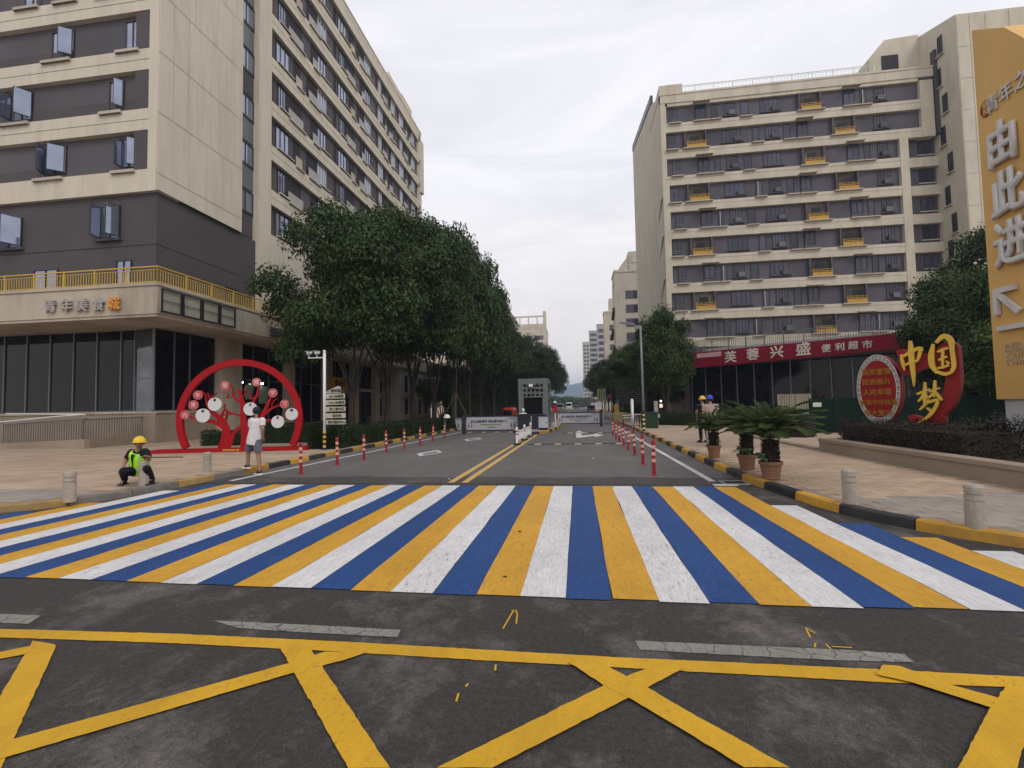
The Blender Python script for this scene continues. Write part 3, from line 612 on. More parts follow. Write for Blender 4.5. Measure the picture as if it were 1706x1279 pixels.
# south windows with open casements
FSi = F(0, YS+.28, 0)
def casement(x0, x1, z0, z1, opens=(), nm='case', d=-.04, fr=None):
    o = window(lb, fr or FSi, x0, x1, z0, z1, d, nm, bars=1, sill=False)
    w_ = (x1-x0)/2; h = z1-z0
    for side, ang in opens:
        f, gg, s_ = win_meshes(w_-.03, h-.1, 'sash', darkmetal, glass_sky, 0, False, .045, .035)
        sh = link('sash', f, o)
        sh.location = ((0.03 if side < 0 else 2*w_-.03), -.03, .05)
        sh.rotation_euler[2] = R(-ang) if side < 0 else R(180+ang)
        me2 = gg; p = link('sash_glass', me2, o); p.location = sh.location; p.rotation_euler = sh.rotation_euler
    return o
SW = [(17.0, 8, 45, [(-1, 95), (1, 60)]), (17.0, 173, 198, [(1, 50)]), (13.85, 66, 103, [(-1, 60), (1, 40)]), (13.85, 195, 222, [(-1, 85), (1, 40)]),
      (20.15, 74, 111, [(1, 35)]), (20.15, 198, 225, []), (23.3, 25, 55, []), (23.3, 160, 190, [(1, 40)]), (23.3, 90, 120, [])]
for z, a, b, op in SW:
    x0, x1 = xs_(a), xs_(b)
    casement(x0, x1, z+.32, z+1.85, op)
    g = MB(); g.cbox(x0-.2, x1+.2, YS-.16, YS+.2, z-.14, z+.02, .012); put('sill', g, sillm, lb)
FSl = F(0, YS+.2, 0)
for a, b, z0, z1, op in ((-6, 37, 10.4, 12.0, [(-1, 80), (1, 70)]), (165, 198, 10.5, 12.2, [(-1, 80), (1, 75)]), (57, 97, 7.45, 9.2, []), (193, 220, 7.45, 9.3, [])):
    x0, x1 = xs_(a), xs_(b); casement(x0, x1, z0, z1, op, 'low', -.05, FSl)
    g = MB(); g.cbox(x0-.15, x1+.15, YS+.02, YS+.22, z0-.14, z0-.02, .01); put('sill', g, brownwall, lb)
window(lb, F(XE-.2, 0, 90), 25.2, 26.3, 7.6, 9.1, -.05, 'lowe', bars=1, sill=False)
# ---- podium
XP, YP = -18.37, 18.3
pod = thing('shop_podium', 'glazed shop storey with stained beige fascia, yellow roof railing and raised metal lettering, left corner', 'building', (XP, YP, .1))
PEND = 62
g = MB(); g.box(-45, XP, YP, YP+.35, 6.02, 7.28); put('fascia', g, fascia_m, pod)
g = MB(); g.box(XP-.35, XP, YP+.35, PEND, 6.02, 7.28); put('fascia', g, fascia_m, pod)
g = MB(); g.cbox(-45, XP+.05, YP-.05, YP+.4, 7.28, 7.42, .01); put('coping', g, fascia_m, pod)
g = MB(); g.cbox(XP-.4, XP+.05, YP+.4, PEND, 7.28, 7.419, .01); put('coping', g, fascia_m, pod)
g = MB(); g.prism([(-45, YP+.05, 6.018), (XP-.05, YP+.05, 6.018), (XP-.05, PEND, 6.018), (XP-3.6, PEND, 6.018), (XP-3.6, YP+4, 6.018), (-45, YP+4, 6.018)], (0, 0, -.12)); put('soffit', g, fascia_m, pod)
g = MB(); g.box(-45, XP-.3, YP+.3, PEND, 6.9, 7.0); put('deck', g, concrete, pod)
GY = 21.15; gx = lambda p: float(AY(p, 600, GY)[0]); GX = -21.0; gy = lambda p: float(AX(p, 600, GX)[1])
cS = gx(225); cE = gy(257)
g = MB(); g.prism([(-45, GY-.1, .1), (cS, GY-.1, .1), (GX+.1, cE, .1), (GX+.1, gy(358), .1), (GX-1, gy(358), .1), (GX-1, GY+1, .1), (-45, GY+1, .1)], (0, 0, 1.5)); put('plinth', g, kerbwall, pod)
g = MB(); g.prism([(-45, GY-.16, 1.6), (cS, GY-.16, 1.6), (GX+.16, cE, 1.6), (GX+.16, gy(358), 1.6), (GX-1, gy(358), 1.6), (GX-1, GY+1, 1.6), (-45, GY+1, 1.6)], (0, 0, .1)); put('plinth_cap', g, fascia_m, pod)
g = MB(); g.box(-45, cS-.3, GY+.25, GY+.4, 1.7, 5.9); g.box(GX-.4, GX-.25, cE+.3, 60, .12, 5.9); put('inner_partition', g, recess, pod)
def curtain(pts, z0, z1, split=None):       # pts: plan points of mullions
    for i, (a, b) in enumerate(zip(pts, pts[1:])):
        a, b = Vector(a), Vector(b); t = (b-a); ln = t.length; fr = F(a.x, a.y, math.degrees(math.atan2(t.y, t.x)))
        g = MB(); g.box(.03, ln-.03, .02, .045, z0+.05, z1-.03, fr); put('glass_pane', g, glass_dark, pod)
        g = MB(); g.box(-.03, .03, -.04, .09, z0, z1, fr); put('mullion', g, greymetal, pod)
        for (za_, zb_) in ((z0, z0+.05), (z1-.04, z1))+(((split, split+.05),) if split else ()): g = MB(); g.box(.03, ln-.03, -.02, .07, za_, zb_, fr); put('transom', g, greymetal, pod)
pts = [(gx(p), GY) for p in (-400, -330, -265, -205, -150, -105, -65, -28, 8, 45, 84, 123, 162, 202, 225)]
curtain(pts, 1.7, 5.9)
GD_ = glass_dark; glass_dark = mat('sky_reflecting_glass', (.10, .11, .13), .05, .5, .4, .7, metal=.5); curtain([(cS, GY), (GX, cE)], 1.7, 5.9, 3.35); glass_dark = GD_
curtain([(GX, gy(p)) for p in (257, 290, 316, 358)], 1.7, 5.9)
piers = [(gy(358)+.1, gy(393)), (31.3, 32.0), (36.4, 37.4), (41.2, 42.2), (46, 47)]
for a, b in piers:
    g = MB(); g.box(GX-.5, GX+.45, a, b, .1, 5.9); put('pier', g, fascia_m, pod)
e0 = gy(393)
for (a, b) in ((e0, 31.3), (32.0, 36.4), (37.4, 41.2), (42.2, 46)):
    n = 3; curtain([(GX-.05, a+(b-a)*i/n) for i in range(n+1)], .3, 5.9, 3.6)
# railing on the podium roof: posts, rails, bars
def railing(root, pts, z, h, m, post=1.55, bar=.14, barm=None, nm='railing', bw=.011):
    for a, b in zip(pts, pts[1:]):
        a, b = Vector(a), Vector(b); t = b-a; ln = t.length; fr = F(a.x, a.y, math.degrees(math.atan2(t.y, t.x)))
        g = MB(); g.box(0, ln, -.03, .03, z+h-.05, z+h, fr); put('top_rail', g, m, root)
        g = MB(); g.box(0, ln, -.018, .018, z+.06, z+.09, fr); g.box(0, ln, -.018, .018, z+h-.18, z+h-.155, fr); put('lower_rail', g, m, root)
        n = int(ln/post)
        pm = MB().box(-.028, .028, -.028, .028, 0, h-.05).mesh('post', m)
        for i in range(n+1):
            o = link('post', pm, root); o.location = Vector(fr.p(i*ln/n, 0, z))-rootloc(root); o.rotation_euler[2] = fr.a
        g = MB()
        for i in range(int(ln/bar)): g.box(i*bar-bw, i*bar+bw, -bw, bw, z+.09, z+h-.18, fr)
        put('baluster_bars', g, barm or m, root, kind='stuff')
railing(pod, [(-38, YP+.12), (XP-.12, YP+.12), (XP-.12, 45)], 7.42, .78, yellow_rail)
# lettering on the fascia
FPf, FPe = F(0, YP, 0), F(XP, 0, 90)
fx = lambda p: float(AY(p, 510, YP)[0]); fy = lambda p: float(AX(p, 560, XP)[1])
for ch, p in zip('青年美食', (88, 114.5, 141, 168)):
    text('letter', ch, .62, greyboard, pod, FPf, fx(p), -.10, float(AY(p, 510.5-(p-88)*.035, YP)[2]), .045, .012)
text('letter', '城', .62, mat('orange_letter', (.62, .25, .04), .5), pod, FPf, fx(193.5), -.10, float(AY(193.5, 506.5, YP)[2]), .045, .012, label='orange letter at the end of the fascia lettering')
for ch, p, zz in zip('楚田惠网城小吃', (452.5, 462, 472, 482, 492, 506, 517), (1, 1, 1, 1, 1, 1, 1)):
    text('letter', ch, .58, brownwall, pod, FPe, fy(p), -.08, 6.45, .03, .012)
# empty sign frames on the east fascia
ya, yb = YP+.06, fy(389)
for i in range(4):
    a = ya+(yb-ya)*(i/4)**1.0; b = ya+(yb-ya)*((i+1)/4)
    sf = MB(); sf.box(XP+.10, XP+.16, a+.03, b-.03, 6.12, 6.17); sf.box(XP+.10, XP+.16, a+.03, b-.03, 7.12, 7.17); sf.box(XP+.10, XP+.16, a+.03, a+.09, 6.17, 7.12); sf.box(XP+.10, XP+.16, b-.09, b-.03, 6.17, 7.12); sf.box(XP+.10, XP+.13, a+.09, b-.09, 6.63, 6.65)
    q = put('sign_frame', sf, blackrub, pod)
    g = MB(); g.box(XP+.004, XP+.06, a+.07, b-.07, 6.14, 7.14); put('sign_sheet', g, mat('weathered_grey_sheet', (.33, .32, .26), .7, .3, .1, 1.5, dirt=.5, dirtcol=(.2, .18, .14), stretch=(1, 1, .3)), q)
# lit shop lamps and hanging sheets in the entrance
lampm = mat('shop_lamp', (1, .97, .9), emit=14)
for p, y_ in ((402, 636), (436, 638)):
    q = AX(p, y_, GX+.35); t = thing('shop_lamp', 'bright lit shop lamp seen through the red ring, '+('left one' if p < 420 else 'right one behind a red disc'), 'lamp', q, group='lamps at the shop entrance')
    put('bulb', MB().ball((0, 0, 0), .11), lampm, t, raw=True); g = MB(); g.lathe([(.02, .25), (.03, .12), (.09, .09), (.13, .0), (.10, .0)], seg=12); put('shade', g, darkmetal, t, raw=True); g = MB(); g.box(-.5, 0, -.015, .015, .2, .23); put('arm', g, darkmetal, t, raw=True)
sheetm = mat('pale_green_sheet', (.22, .26, .20), .6)
for a, b, c, d in ((410, 641, 420, 665), (432, 643, 446, 672)):
    q0 = AX(a, b, GX+.25); q1 = AX(c, d, GX+.25)
    t = thing('door_poster', 'pale green poster on the shop glass, '+('below the left lamp' if a < 420 else 'below the right lamp'), 'poster', q0)
    g = MB(); g.box(GX+.2, GX+.24, q0[1], q1[1], q1[2], q0[2]); put('sheet', g, sheetm, t)
# ramp with railing in front of the plinth
RA, RB, RC, RD = GP(-160, 747.5), GP(0, 747.5), GP(140, 747), GP(246, 737)
rp = thing('ramp_wall', 'low beige ramp wall with a slatted railing below the dark shop glass', 'ramp', (RC[0], RC[1], .1))
path = [(RA[0]-6, RA[1]), (RB[0], RB[1]), (RC[0], RC[1]), (RD[0], RD[1])]
hs = [.15, .36, .52, .52]
for i in range(3):
    a, b = Vector(path[i]), Vector(path[i+1]); t_ = (b-a).normalized(); n_ = Vector((-t_.y, t_.x))*.25
    g = MB(); g.add([(a.x, a.y, .1), (b.x, b.y, .1), (b.x+n_.x, b.y+n_.y, .1), (a.x+n_.x, a.y+n_.y, .1), (a.x, a.y, hs[i]), (b.x, b.y, hs[i+1]), (b.x+n_.x, b.y+n_.y, hs[i+1]), (a.x+n_.x, a.y+n_.y, hs[i])], [(0, 1, 5, 4), (1, 2, 6, 5), (2, 3, 7, 6), (3, 0, 4, 7), (4, 5, 6, 7)])
    put('ramp_wall_section', g, kerbwall, rp)
railm = mat('weathered_rail', (.17, .15, .13), .6, .3, .1, 3)
for i in range(3):
    a, b = Vector(path[i]), Vector(path[i+1]); t_ = b-a; ln = t_.length; fr = F(a.x, a.y, math.degrees(math.atan2(t_.y, t_.x)))
    z0, z1 = hs[i], hs[i+1]; tp0, tp1 = max(hs[i]+.85, 1.15), 1.42
    if i == 0: tp1 = 1.3
    g = MB(); g.tube([fr.p(0, .1, tp0), fr.p(ln, .1, tp1)], .03, 8); put('top_rail', g, greymetal if i < 2 else railm, rp)
    g = MB()
    for q in range(int(ln/.13)):
        u = q*.13; f_ = u/ln; g.box(u-.018, u+.018, .085, .115, z0+(z1-z0)*f_, tp0+(tp1-tp0)*f_, fr)
    put('railing_bars', g, railm, rp, kind='stuff')
g = MB(); g.tube([tuple(AY(0, 703, RB[1]-.1)), tuple(AY(90, 694, RB[1]-.1)), tuple(AY(142, 690, RB[1]-.1))], .028, 8); g.tube([tuple(AY(10, 689, RB[1]+.6)), tuple(AY(142, 690.5, RB[1]-.1))], .028, 8); put('handrail', g, white_bar, rp)
# the paler building piece beyond the podium trees with narrow windows
sb = thing('side_annex', 'pale shop annex with tall narrow dark windows half hidden behind the left trees', 'building', (-21, 48, .1))
anm = mat('annex_pale_render', (.34, .32, .28), .85, .2, .08, 1, dirt=.3, dirtcol=(.2, .19, .17))
g = MB(); g.box(-27, -18.6, 47.6, 58, .1, 5.98); put('wall', g, anm, sb)
for y in (49, 51.2, 53.4, 55.6):
    for z0, z1 in ((.9, 2.7), (3.3, 5.2)): window(sb, F(-18.6, 0, 90), y, y+.7, z0, z1, -.05, 'an', gm=glass_dark, bars=0, sill=True)
for x in (-25.6, -23.4, -21.2):
    for z0, z1 in ((.9, 2.7), (3.3, 5.2)): window(sb, F(0, 47.6, 0), x, x+.6, z0, z1, -.05, 'an', gm=glass_dark, bars=0, sill=True)
# ------------------------------------------------------------------ right apartment block
RY = 52.0; rx = lambda p: float(AY(p, 400, RY)[0])
rb = thing('apartment_block', 'long cream apartment block with violet window rows and amber balconies, right of the street', 'building', (9.7, RY, .1))
FR = F(0, RY, 0); FRi = F(0, RY+.35, 0)
XL, XR1, XR2 = 9.75, 35.35, 33.2
OB = [32.13-2.95*k for k in range(11)]; OH = 1.95
starts = [10.35, 9.98, 9.98, 10.45, 10.45, 10.45, 10.45, 9.98, 10.45, 10.45, 10.45]
g = MB(); g.box(XL+1, 36, RY+1.4, RY+22, 2, 34.3); put('inner_wall', g, recess, rb)
def awn(x0, x1, z):
    g = MB(); g.cbox(x0-.25, x1+.25, RY-.5, RY+.1, z, z+.12, .02); put('awning_slab', g, sillm, rb)
rnd = random.Random(11)
def rsill(x0, x1, z):
    g = MB(); g.cbox(x0-.25, x1+.25, RY-.28, RY+.1, z-.12, z-.01, .015); put('sill', g, sillm, rb)
def rwin(a, b, z, kind):
    x0, x1 = rx(a), rx(b)
    if kind == 'door':      # tall opening to the floor with railing
        window(rb, FRi, x0, x1, z+.02, z+OH-.1, -.05, 'rd', gm=glass_far, bars=1, sill=False)
        g = MB()
        for q in (0.15, .35, .55): g.box(x0, x1, RY+.1, RY+.13, z+q, z+q+.04)
        put('window_rail', g, greymetal, rb); rsill(x0, x1, z)
    elif kind == 'awn':
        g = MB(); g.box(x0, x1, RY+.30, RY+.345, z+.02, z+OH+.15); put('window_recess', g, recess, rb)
        window(rb, F(0, RY+.28, 0), x0+.06, x1-.06, z+.45, z+OH, -.03, 'ra', gm=glass_far, bars=1, sill=False)
        g = MB(); g.box(x0+.02, x1-.02, RY+.22, RY+.26, z, z+.42); put('low_panel', g, purple_r, rb); awn(x0, x1, z+OH); rsill(x0, x1, z)
    elif kind == 'wide':
        window(rb, FRi, x0, x1, z+.42, z+OH-.12, -.05, 'rw', gm=glass_far, bars=3, sill=False)
        g = MB(); g.box(x0-.1, x1+.2, RY+.1, RY+.34, z+.30, z+.40); put('sill', g, brownwall, rb)
        g = MB(); g.cbox(x1-.75, x1-.1, RY+.02, RY+.28, z+.42, z+.92, .03)
        if rnd.random() < .6: put('air_conditioner', g, mat('dull_grey_unit', (.10, .10, .11), .6, rand=.4), rb)
    elif kind == 'slim':
        window(rb, FRi, x0, x1, z+.04, z+OH-.12, -.05, 'rs', gm=glass_far, bars=0, sill=False); rsill(x0, x1, z)
        if rnd.random() < .28:
            g = MB(); g.box(x0+.15, x0+.24, RY+.22, RY+.29, z+.2, z+OH-.2); put('curtain', g, greywhite, rb)
    elif kind == 'balc':
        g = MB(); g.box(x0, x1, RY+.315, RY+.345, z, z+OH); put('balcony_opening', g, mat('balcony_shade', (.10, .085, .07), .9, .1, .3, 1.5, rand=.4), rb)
        g = MB(); g.box(x0, x0+.15, RY-.02, RY+.31, z, z+OH); g.box(x1-.15, x1, RY-.02, RY+.31, z, z+OH); put('balcony_jamb', g, purple_r, rb)
        g = MB(); g.box(x0+.25, x1-.05, RY-.06, RY-.02, z+.02, z+.42); put('balcony_panel', g, balc_yellow, rb)
        g = MB(); g.box(x0+.2, x1, RY-.08, RY-.02, z+.50, z+.56)
        for i in range(5): xx = x0+.3+(x1-x0-.4)*i/4; g.box(xx-.02, xx+.02, RY-.07, RY-.03, z+.45, z+.72)
        g.box(x0+.2, x1, RY-.08, RY-.02, z+.70, z+.74); put('balcony_rail', g, balc_yellow, rb); rsill(x0, x1, z)
        xd = x0+(x1-x0)*rnd.choice((.3, .45)); g = MB(); g.box(xd, xd+.9, RY+.28, RY+.312, z, z+OH-.5); put('balcony_door', g, blackrub, rb)
A_ROW = [(1128, 1141, 'door'), (1170, 1190, 'awn'), (1199.5, 1209, 'slim'), (1219.5, 1239.4, 'wide'), (1249, 1261.7, 'slim'), (1281.6, 1313, 'wide'), (1345, 1383.7, 'balc'), (1423, 1444, 'awn'), (1453, 1464, 'slim'), (1476, 1494, 'wide')]
B_ROW = [(1121, 1135, 'door'), (1149, 1186.6, 'balc'), (1213.6, 1246.5, 'wide'), (1266, 1278, 'slim'), (1288.7, 1309.8, 'wide'), (1319, 1331, 'slim'), (1341, 1361, 'awn'), (1399, 1438, 'balc'), (1473, 1495, 'wide')]
for k, z in enumerate(OB):
    xr = XR1 if k < 2 else XR2
    g = MB(); g.box(starts[k], xr, RY+.35, RY+.7, z, z+OH); put('infill_wall', g, purple_r, rb)
    zl = OB[k+1]+OH if k < 10 else z-3
    g = MB(); g.box(starts[k], xr, RY, RY+.6, zl, z-.34); g.box(starts[k], xr, RY-.02, RY+.6, z-.325, z); put('cream_band', g, cream_r, rb)
    g = MB(); g.box(XL+.005, starts[k], RY-.005, RY+1.5, zl, z+OH); put('end_pier', g, cream_r, rb)
    g = MB(); g.box(xr, xr+(1.2 if k < 2 else .8), RY-.04, RY+.9, zl, z+OH); put('end_pier', g, cream_r, rb)
    shift = 0
    for a, b, kd in (A_ROW if k % 2 == 0 else B_ROW):
        dx = (4.5 if k >= 3 else 0) if False else 0
        # windows step along with the lean of the picture: sight columns are taken at mid height
        rwin(a-(z-20)*.28-0, b-(z-20)*.28, z, kd)
# extra bays between the end pier and the tower
for k in range(2, 11):
    z = OB[k]
    g = MB(); g.box(34.0, 36.9, RY+.75, RY+1.0, z, z+OH); put('infill_wall', g, purple_r, rb)
    window(rb, F(0, RY+.75, 0), 35.3, 36.6, z+.4, z+OH-.1, -.05, 'bay', gm=glass_far, bars=1, sill=True)
    zl = OB[k+1]+OH if k < 10 else z-3
    g = MB(); g.box(34.0, 36.9, RY+.3, RY+1.0, zl, z); put('cream_band', g, cream_r, rb)
g = MB(); g.box(XL, 37, RY-.04, RY+.6, OB[0]+OH+.35, 35.3); put('parapet', g, cream_r, rb)
g = MB(); g.box(10.5, 35.3, RY+.06, RY+.6, OB[0]+OH+.002, OB[0]+OH+.35); put('top_band', g, cream_r, rb)
g = MB(); g.box(XL-.1, 37, RY-.1, RY+.8, 35.3, 35.5); put('roof_edge', g, cream_r, rb)
g = MB(); g.box(XL+.2, 36.9, RY+.8, RY+22, 34.4, 35.28); put('roof', g, concrete, rb)
# west end wall, its roof line stepping back
g = MB(); g.prism([(XL, RY+.003, 2), (XL, RY+24, 2), (XL, RY+24, 42), (XL, RY+6, 38.2), (XL, RY+.003, 35.25)], (.5, 0, 0)); put('end_wall', g, cream_r, rb)
g = MB(); g.prism([(XL-.06, RY+5.8, 38.35), (XL-.06, RY+24.1, 42.2), (XL-.06, RY+24.1, 43.2), (XL-.06, RY+5.8, 39.3)], (.3, 0, 0)); put('end_parapet', g, darkmetal, rb)
for z in (24.2, 15.3, 20): 
    g = MB(); g.prism([(XL-.18, RY+.2, z), (XL-.02, RY+.2, z), (XL-.02, RY+3.4, z-1.6), (XL-.02, RY+.2, z-.9)][:3], (0, 0, -.25)); put('wall_fold', g, cream_r, rb)
g = MB(); g.box(XL-.05, XL+2.4, RY+.02, RY+7, 35.502, 36.5); put('parapet', g, cream_r, rb)
railing(rb, [(11.5, RY+.4), (31.5, RY+.4)], 35.5, 1.0, white_bar, post=1.9, bar=.35, bw=.014)
# roof house
g = MB(); g.prism([(32, RY+2, 35.5), (36.9, RY+2, 35.5), (36.9, RY+2, 40.4), (33.6, RY+2, 40.2), (32, RY+2, 38.2)], (0, 6, 0)); put('roof_house', g, cream_r, rb)
g = MB(); g.box(33.2, 34.8, RY+1.9, RY+1.99, 36.4, 38.4); put('roof_opening', g, recess, rb)
for x in (15.3, 21.7, 24.4, 29.6):
    g = MB(); g.ball((x, RY+.5, 35.55), .28, 8, half=True); put('roof_vent', g, concrete, rb)
# end tower towards the camera
TX, TY = 36.9, 49.2
tw = thing('stair_tower', 'tall cream end tower with one column of narrow windows behind the amber totem', 'building', (TX, TY, .1))
g = MB(); g.prism([(TX, TY, 1), (TX, RY+14, 1), (TX, RY+14, 40.3), (TX, RY+2, 40.1), (TX, TY, 38.5)], (22, 0, 0)); put('wall', g, cream_r, tw)
g = MB(); g.box(TX-.25, TX-.01, RY-.3, RY+.25, 28.3, 37); put('shadow_fin', g, brownwall, tw)
FT = F(TX, 0, -90)      # west face, u runs towards the camera
for p, y_, dz in ((1566, 76, 0), (1564, 131, 0), (1575, 172, 0), (1572, 227, 0), (1584, 270, 0), (1580, 326, 0), (1591, 371, 0), (1585, 416, 0)):
    q = AX(p, y_, TX); window(tw, FT, -float(q[1])-.28, -float(q[1])+.28, float(q[2])-.95, float(q[2])+.95, -.05, 'tw', gm=glass_far, bars=1, sill=True)
FTs = F(0, TY, 0)
for i in range(12):
    for x in (TX+.06, TX+1.15, TX+2.5, TX+4.5, TX+7):
        if i % 2 and x > TX+5: continue
        w_ = {0: 1.05, 1: 1.3, 2: 1.95, 3: 2.4, 4: 4}[(TX+.06, TX+1.15, TX+2.5, TX+4.5, TX+7).index(x)]
        g = MB(); g.cbox(x, x+w_, TY-.04, TY-.002, 1.1+i*3.1+.01, 1.1+(i+1)*3.1-.02, .006); put('wall_panel', g, cream_r, tw)
# ------------------------------------------------------------------ right shop podium with the supermarket sign
SLY, SRY = 46.0, 36.6
PL = AY(1133, 600, SLY); PR = AY(1470, 570, SRY)
ang = math.degrees(math.atan2(PR[1]-PL[1], PR[0]-PL[0])); SLN = math.dist(PL[:2], PR[:2])
FM = F(float(PL[0]), float(PL[1]), ang)
sm = thing('supermarket', 'dark glazed corner shop under a slanting grey roof railing, right of the street', 'building', (PL[0], PL[1], .1))
LN = SLN+14
g = MB(); g.box(.2, LN, 3.2, 3.4, .1, 4.9, FM); put('back_partition', g, recess, sm)
mx_ = []
for p in (1153, 1176, 1202, 1228, 1257, 1287, 1318, 1351, 1386, 1422, 1455):
    d = ray(p, 640); n_ = np.array([FM.d[0], FM.d[1], 0.0]); p0 = np.array([FM.x, FM.y, 0])+n_*1.2
    q = C0+d*(np.dot(p0-C0, n_)/np.dot(d, n_)); mx_.append((q[0]-FM.x)*FM.u[0]+(q[1]-FM.y)*FM.u[1])
mx_ += [mx_[-1]+2.0*i for i in (1, 2, 3, 4, 5)]
for i, (a, b) in enumerate(zip(mx_, mx_[1:])):
    g = MB(); g.box(a+.03, b-.03, 1.22, 1.245, .35, 4.85, FM); put('glass_pane', g, glass_dark, sm)
    g = MB(); g.box(a-.035, a+.035, 1.14, 1.28, .1, 4.9, FM); put('mullion', g, greymetal, sm)
    g = MB(); g.box(a+.03, b-.03, 1.18, 1.27, .1, .35, FM); put('base_panel', g, darkmetal, sm)
g = MB(); g.box(-.3, LN, .2, 3.4, 4.9, 5.05, FM); put('soffit', g, brownwall, sm)
g = MB(); g.box(-.3, LN, .22, .5, 5.05, 6.2, FM); g.box(-.3, LN, .5, 9, 6.0, 6.2, FM); put('fascia', g, fascia_m, sm)
p0, p1 = FM.p(0, .35, 0), FM.p(LN, .35, 0); pe = FM.p(-.2, 6, 0)
railing(sm, [pe[:2], p0[:2], p1[:2]], 6.2, 1.1, greymetal, post=1.4, bar=.16, bw=.018)
g = MB(); g.prism([FM.p(1.5, 3, 6.25), FM.p(14, 3, 6.25), FM.p(14, 3, 6.75), FM.p(1.5, 3, 6.75)], (0, 4, .4)); put('white_roof_canopy', g, greywhite, sm)
for x in (0.0, LN*.35): g = MB(); g.box(x-.25, x+.25, 1.3, 1.8, .1, 4.9, FM); put('pillar', g, brownwall, sm)
sg = thing('shop_sign', 'long crimson sign with pale Chinese lettering above the right shop', 'sign', (PL[0], PL[1], 4.9))
zt0, zt1 = float(AY(1133, 590, SLY)[2]), float(AY(1470, 557, SRY)[2]); zb0, zb1 = float(AY(1133, 615, SLY)[2]), float(AY(1470, 583, SRY)[2])
g = MB(); a, b = FM.p(0, 0, 0), FM.p(SLN+1.5, 0, 0)
g.prism([(a[0], a[1], zb0), (b[0], b[1], zb1), (b[0], b[1], zt1), (a[0], a[1], zt0)], (FM.d[0]*.2, FM.d[1]*.2, 0)); put('board', g, red_sign, sg)
def onFM(px_, py_, dd=0):
    d = ray(px_, py_); n_ = np.array([FM.d[0], FM.d[1], 0.0]); p0 = np.array([FM.x, FM.y, 0])+n_*dd
    q = C0+d*(np.dot(p0-C0, n_)/np.dot(d, n_)); return (q[0]-FM.x)*FM.u[0]+(q[1]-FM.y)*FM.u[1], float(q[2])
signtxt = mat('pale_sign_lettering', (.60, .55, .46), .6)
for ch, p, y_ in zip('芙蓉兴盛', (1217, 1254, 1294, 1338), (594.5, 590, 586, 581)):
    u, z = onFM(p, y_); text('letter', ch, 1.02 if ch != '盛' else 1.08, signtxt, sg, FM, u, -.035, z, .03, .025)
for ch, p, y_ in zip('便利超市', (1376.5, 1399, 1421.5, 1445), (580, 577.5, 575, 573.5)):
    u, z = onFM(p, y_); text('small_letter', ch, .62, signtxt, sg, FM, u, -.035, z, .03, .016)
u, z = onFM(1181, 591); g = MB(); g.box(u-1.1, u+1.1, -.03, -.004, z-.2, z+.2, FM); lp = put('small_label', g, mat('pink_label', (.55, .33, .33), .6), sg)
# ------------------------------------------------------------------ more distant blocks
far_w = mat('far_window_band', (.10, .09, .11), .7, .3, .2, .3)
def block(name, label, x0, x1, y0, y1, h, fl, cols, side=-1, m=cream_r, frame=False):
    t = thing(name, label, 'building', (x0, y0, 0))
    n = int(h/fl); g = MB(); g.box(x0, x1, y0, y1, -.02, h); put('wall', g, m, t)
    g = MB(); g.box(x0-.15, x1+.15, y0-.15, y1+.15, h, h+.5); put('roof_edge', g, m, t)
    rowm = {}
    for k in range(1, n):
        z = k*fl
        for (a, b) in cols:
            key = round(b-a, 2)
            if key not in rowm:
                rowm[key] = (MB().box(0, b-a, -.04, .02, 0, fl*.6).mesh('window', far_w), MB().box((b-a)*.35, (b-a)*.6, -.07, -.045, .1, fl*.55).mesh('pane', glass_far))
            f_, p_ = rowm[key]
            o = place('window', f_, t, F(0, y0, 0), x0+a, 0, z); link('pane', p_, o)
        ns = 5
        key = 's'
        if key not in rowm:
            ww = (y1-y0)*.35/ns; rowm[key] = MB().box(0, ww, -.05, .02, 0, fl*.5).mesh('window', glass_far)
        if side and k % 2 == 0:
            for q in range(ns):
                yy = y0+(y1-y0)*(q+.4)/ns
                if side < 0: place('window', rowm[key], t, F(x0, 0, -90), -yy, 0, z)
                else: place('window', rowm[key], t, F(x1, 0, 90), yy, 0, z)
    return t
b2 = block('second_block', 'cream block with violet windows just beyond the near right block', 8.2, 30, 100, 106, 29.3, 2.95, [(2.2, 6.9), (9.5, 14), (15.5, 20)], side=0)
g = MB(); g.box(11.2, 15, 99.9, 104, 29.8, 33.6); g.box(11.6, 13.4, 99.8, 99.89, 31.2, 32.8); put('roof_house', g, cream_r, b2)
g = MB(); g.prism([(8.1, 99.95, 27), (8.1, 99.95, 28.4), (9.8, 99.95, 31), (11.1, 99.95, 32.6), (11.1, 99.95, 29.8)], (0, 4, 0)); put('roof_parapet', g, cream_r, b2)
for z, y in ((14, 101), (18, 104), (22, 100.5)): g = MB(); g.prism([(8.18, y, z), (8.18, y+4, z-2), (8.18, y, z-1)], (-.5, 0, 0)); put('wall_fold', g, brownwall, b2)
b3 = block('third_block', 'pale narrow block with a small roof tower, third along the right side', 8.8, 30, 150, 155, 30.5, 3.1, [(1.6, 4.4), (6, 10)], side=0)
g = MB(); g.box(10.5, 14, 150, 154, 31, 35); g.box(11.6, 11.9, 151, 151.3, 35, 39); put('roof_house', g, cream_r, b3)
block('fourth_block', 'grey white block with close window rows, fourth along the right side', 10.2, 18, 235, 240, 41, 3.1, [(.4, 3.4), (4, 7)], side=-1, m=greywhite)
block('fifth_block', 'lower grey white block with close window rows, left of the fourth block', 8.0, 14, 300, 305, 48, 3.2, [(.4, 4.8)], side=-1, m=greywhite)
block('far_tower', 'slim far balcony tower at the end of the right-hand row', 5.4, 11.3, 420, 440, 57, 3.3, [(.6, 2.6), (3.2, 5.2)], side=-1)
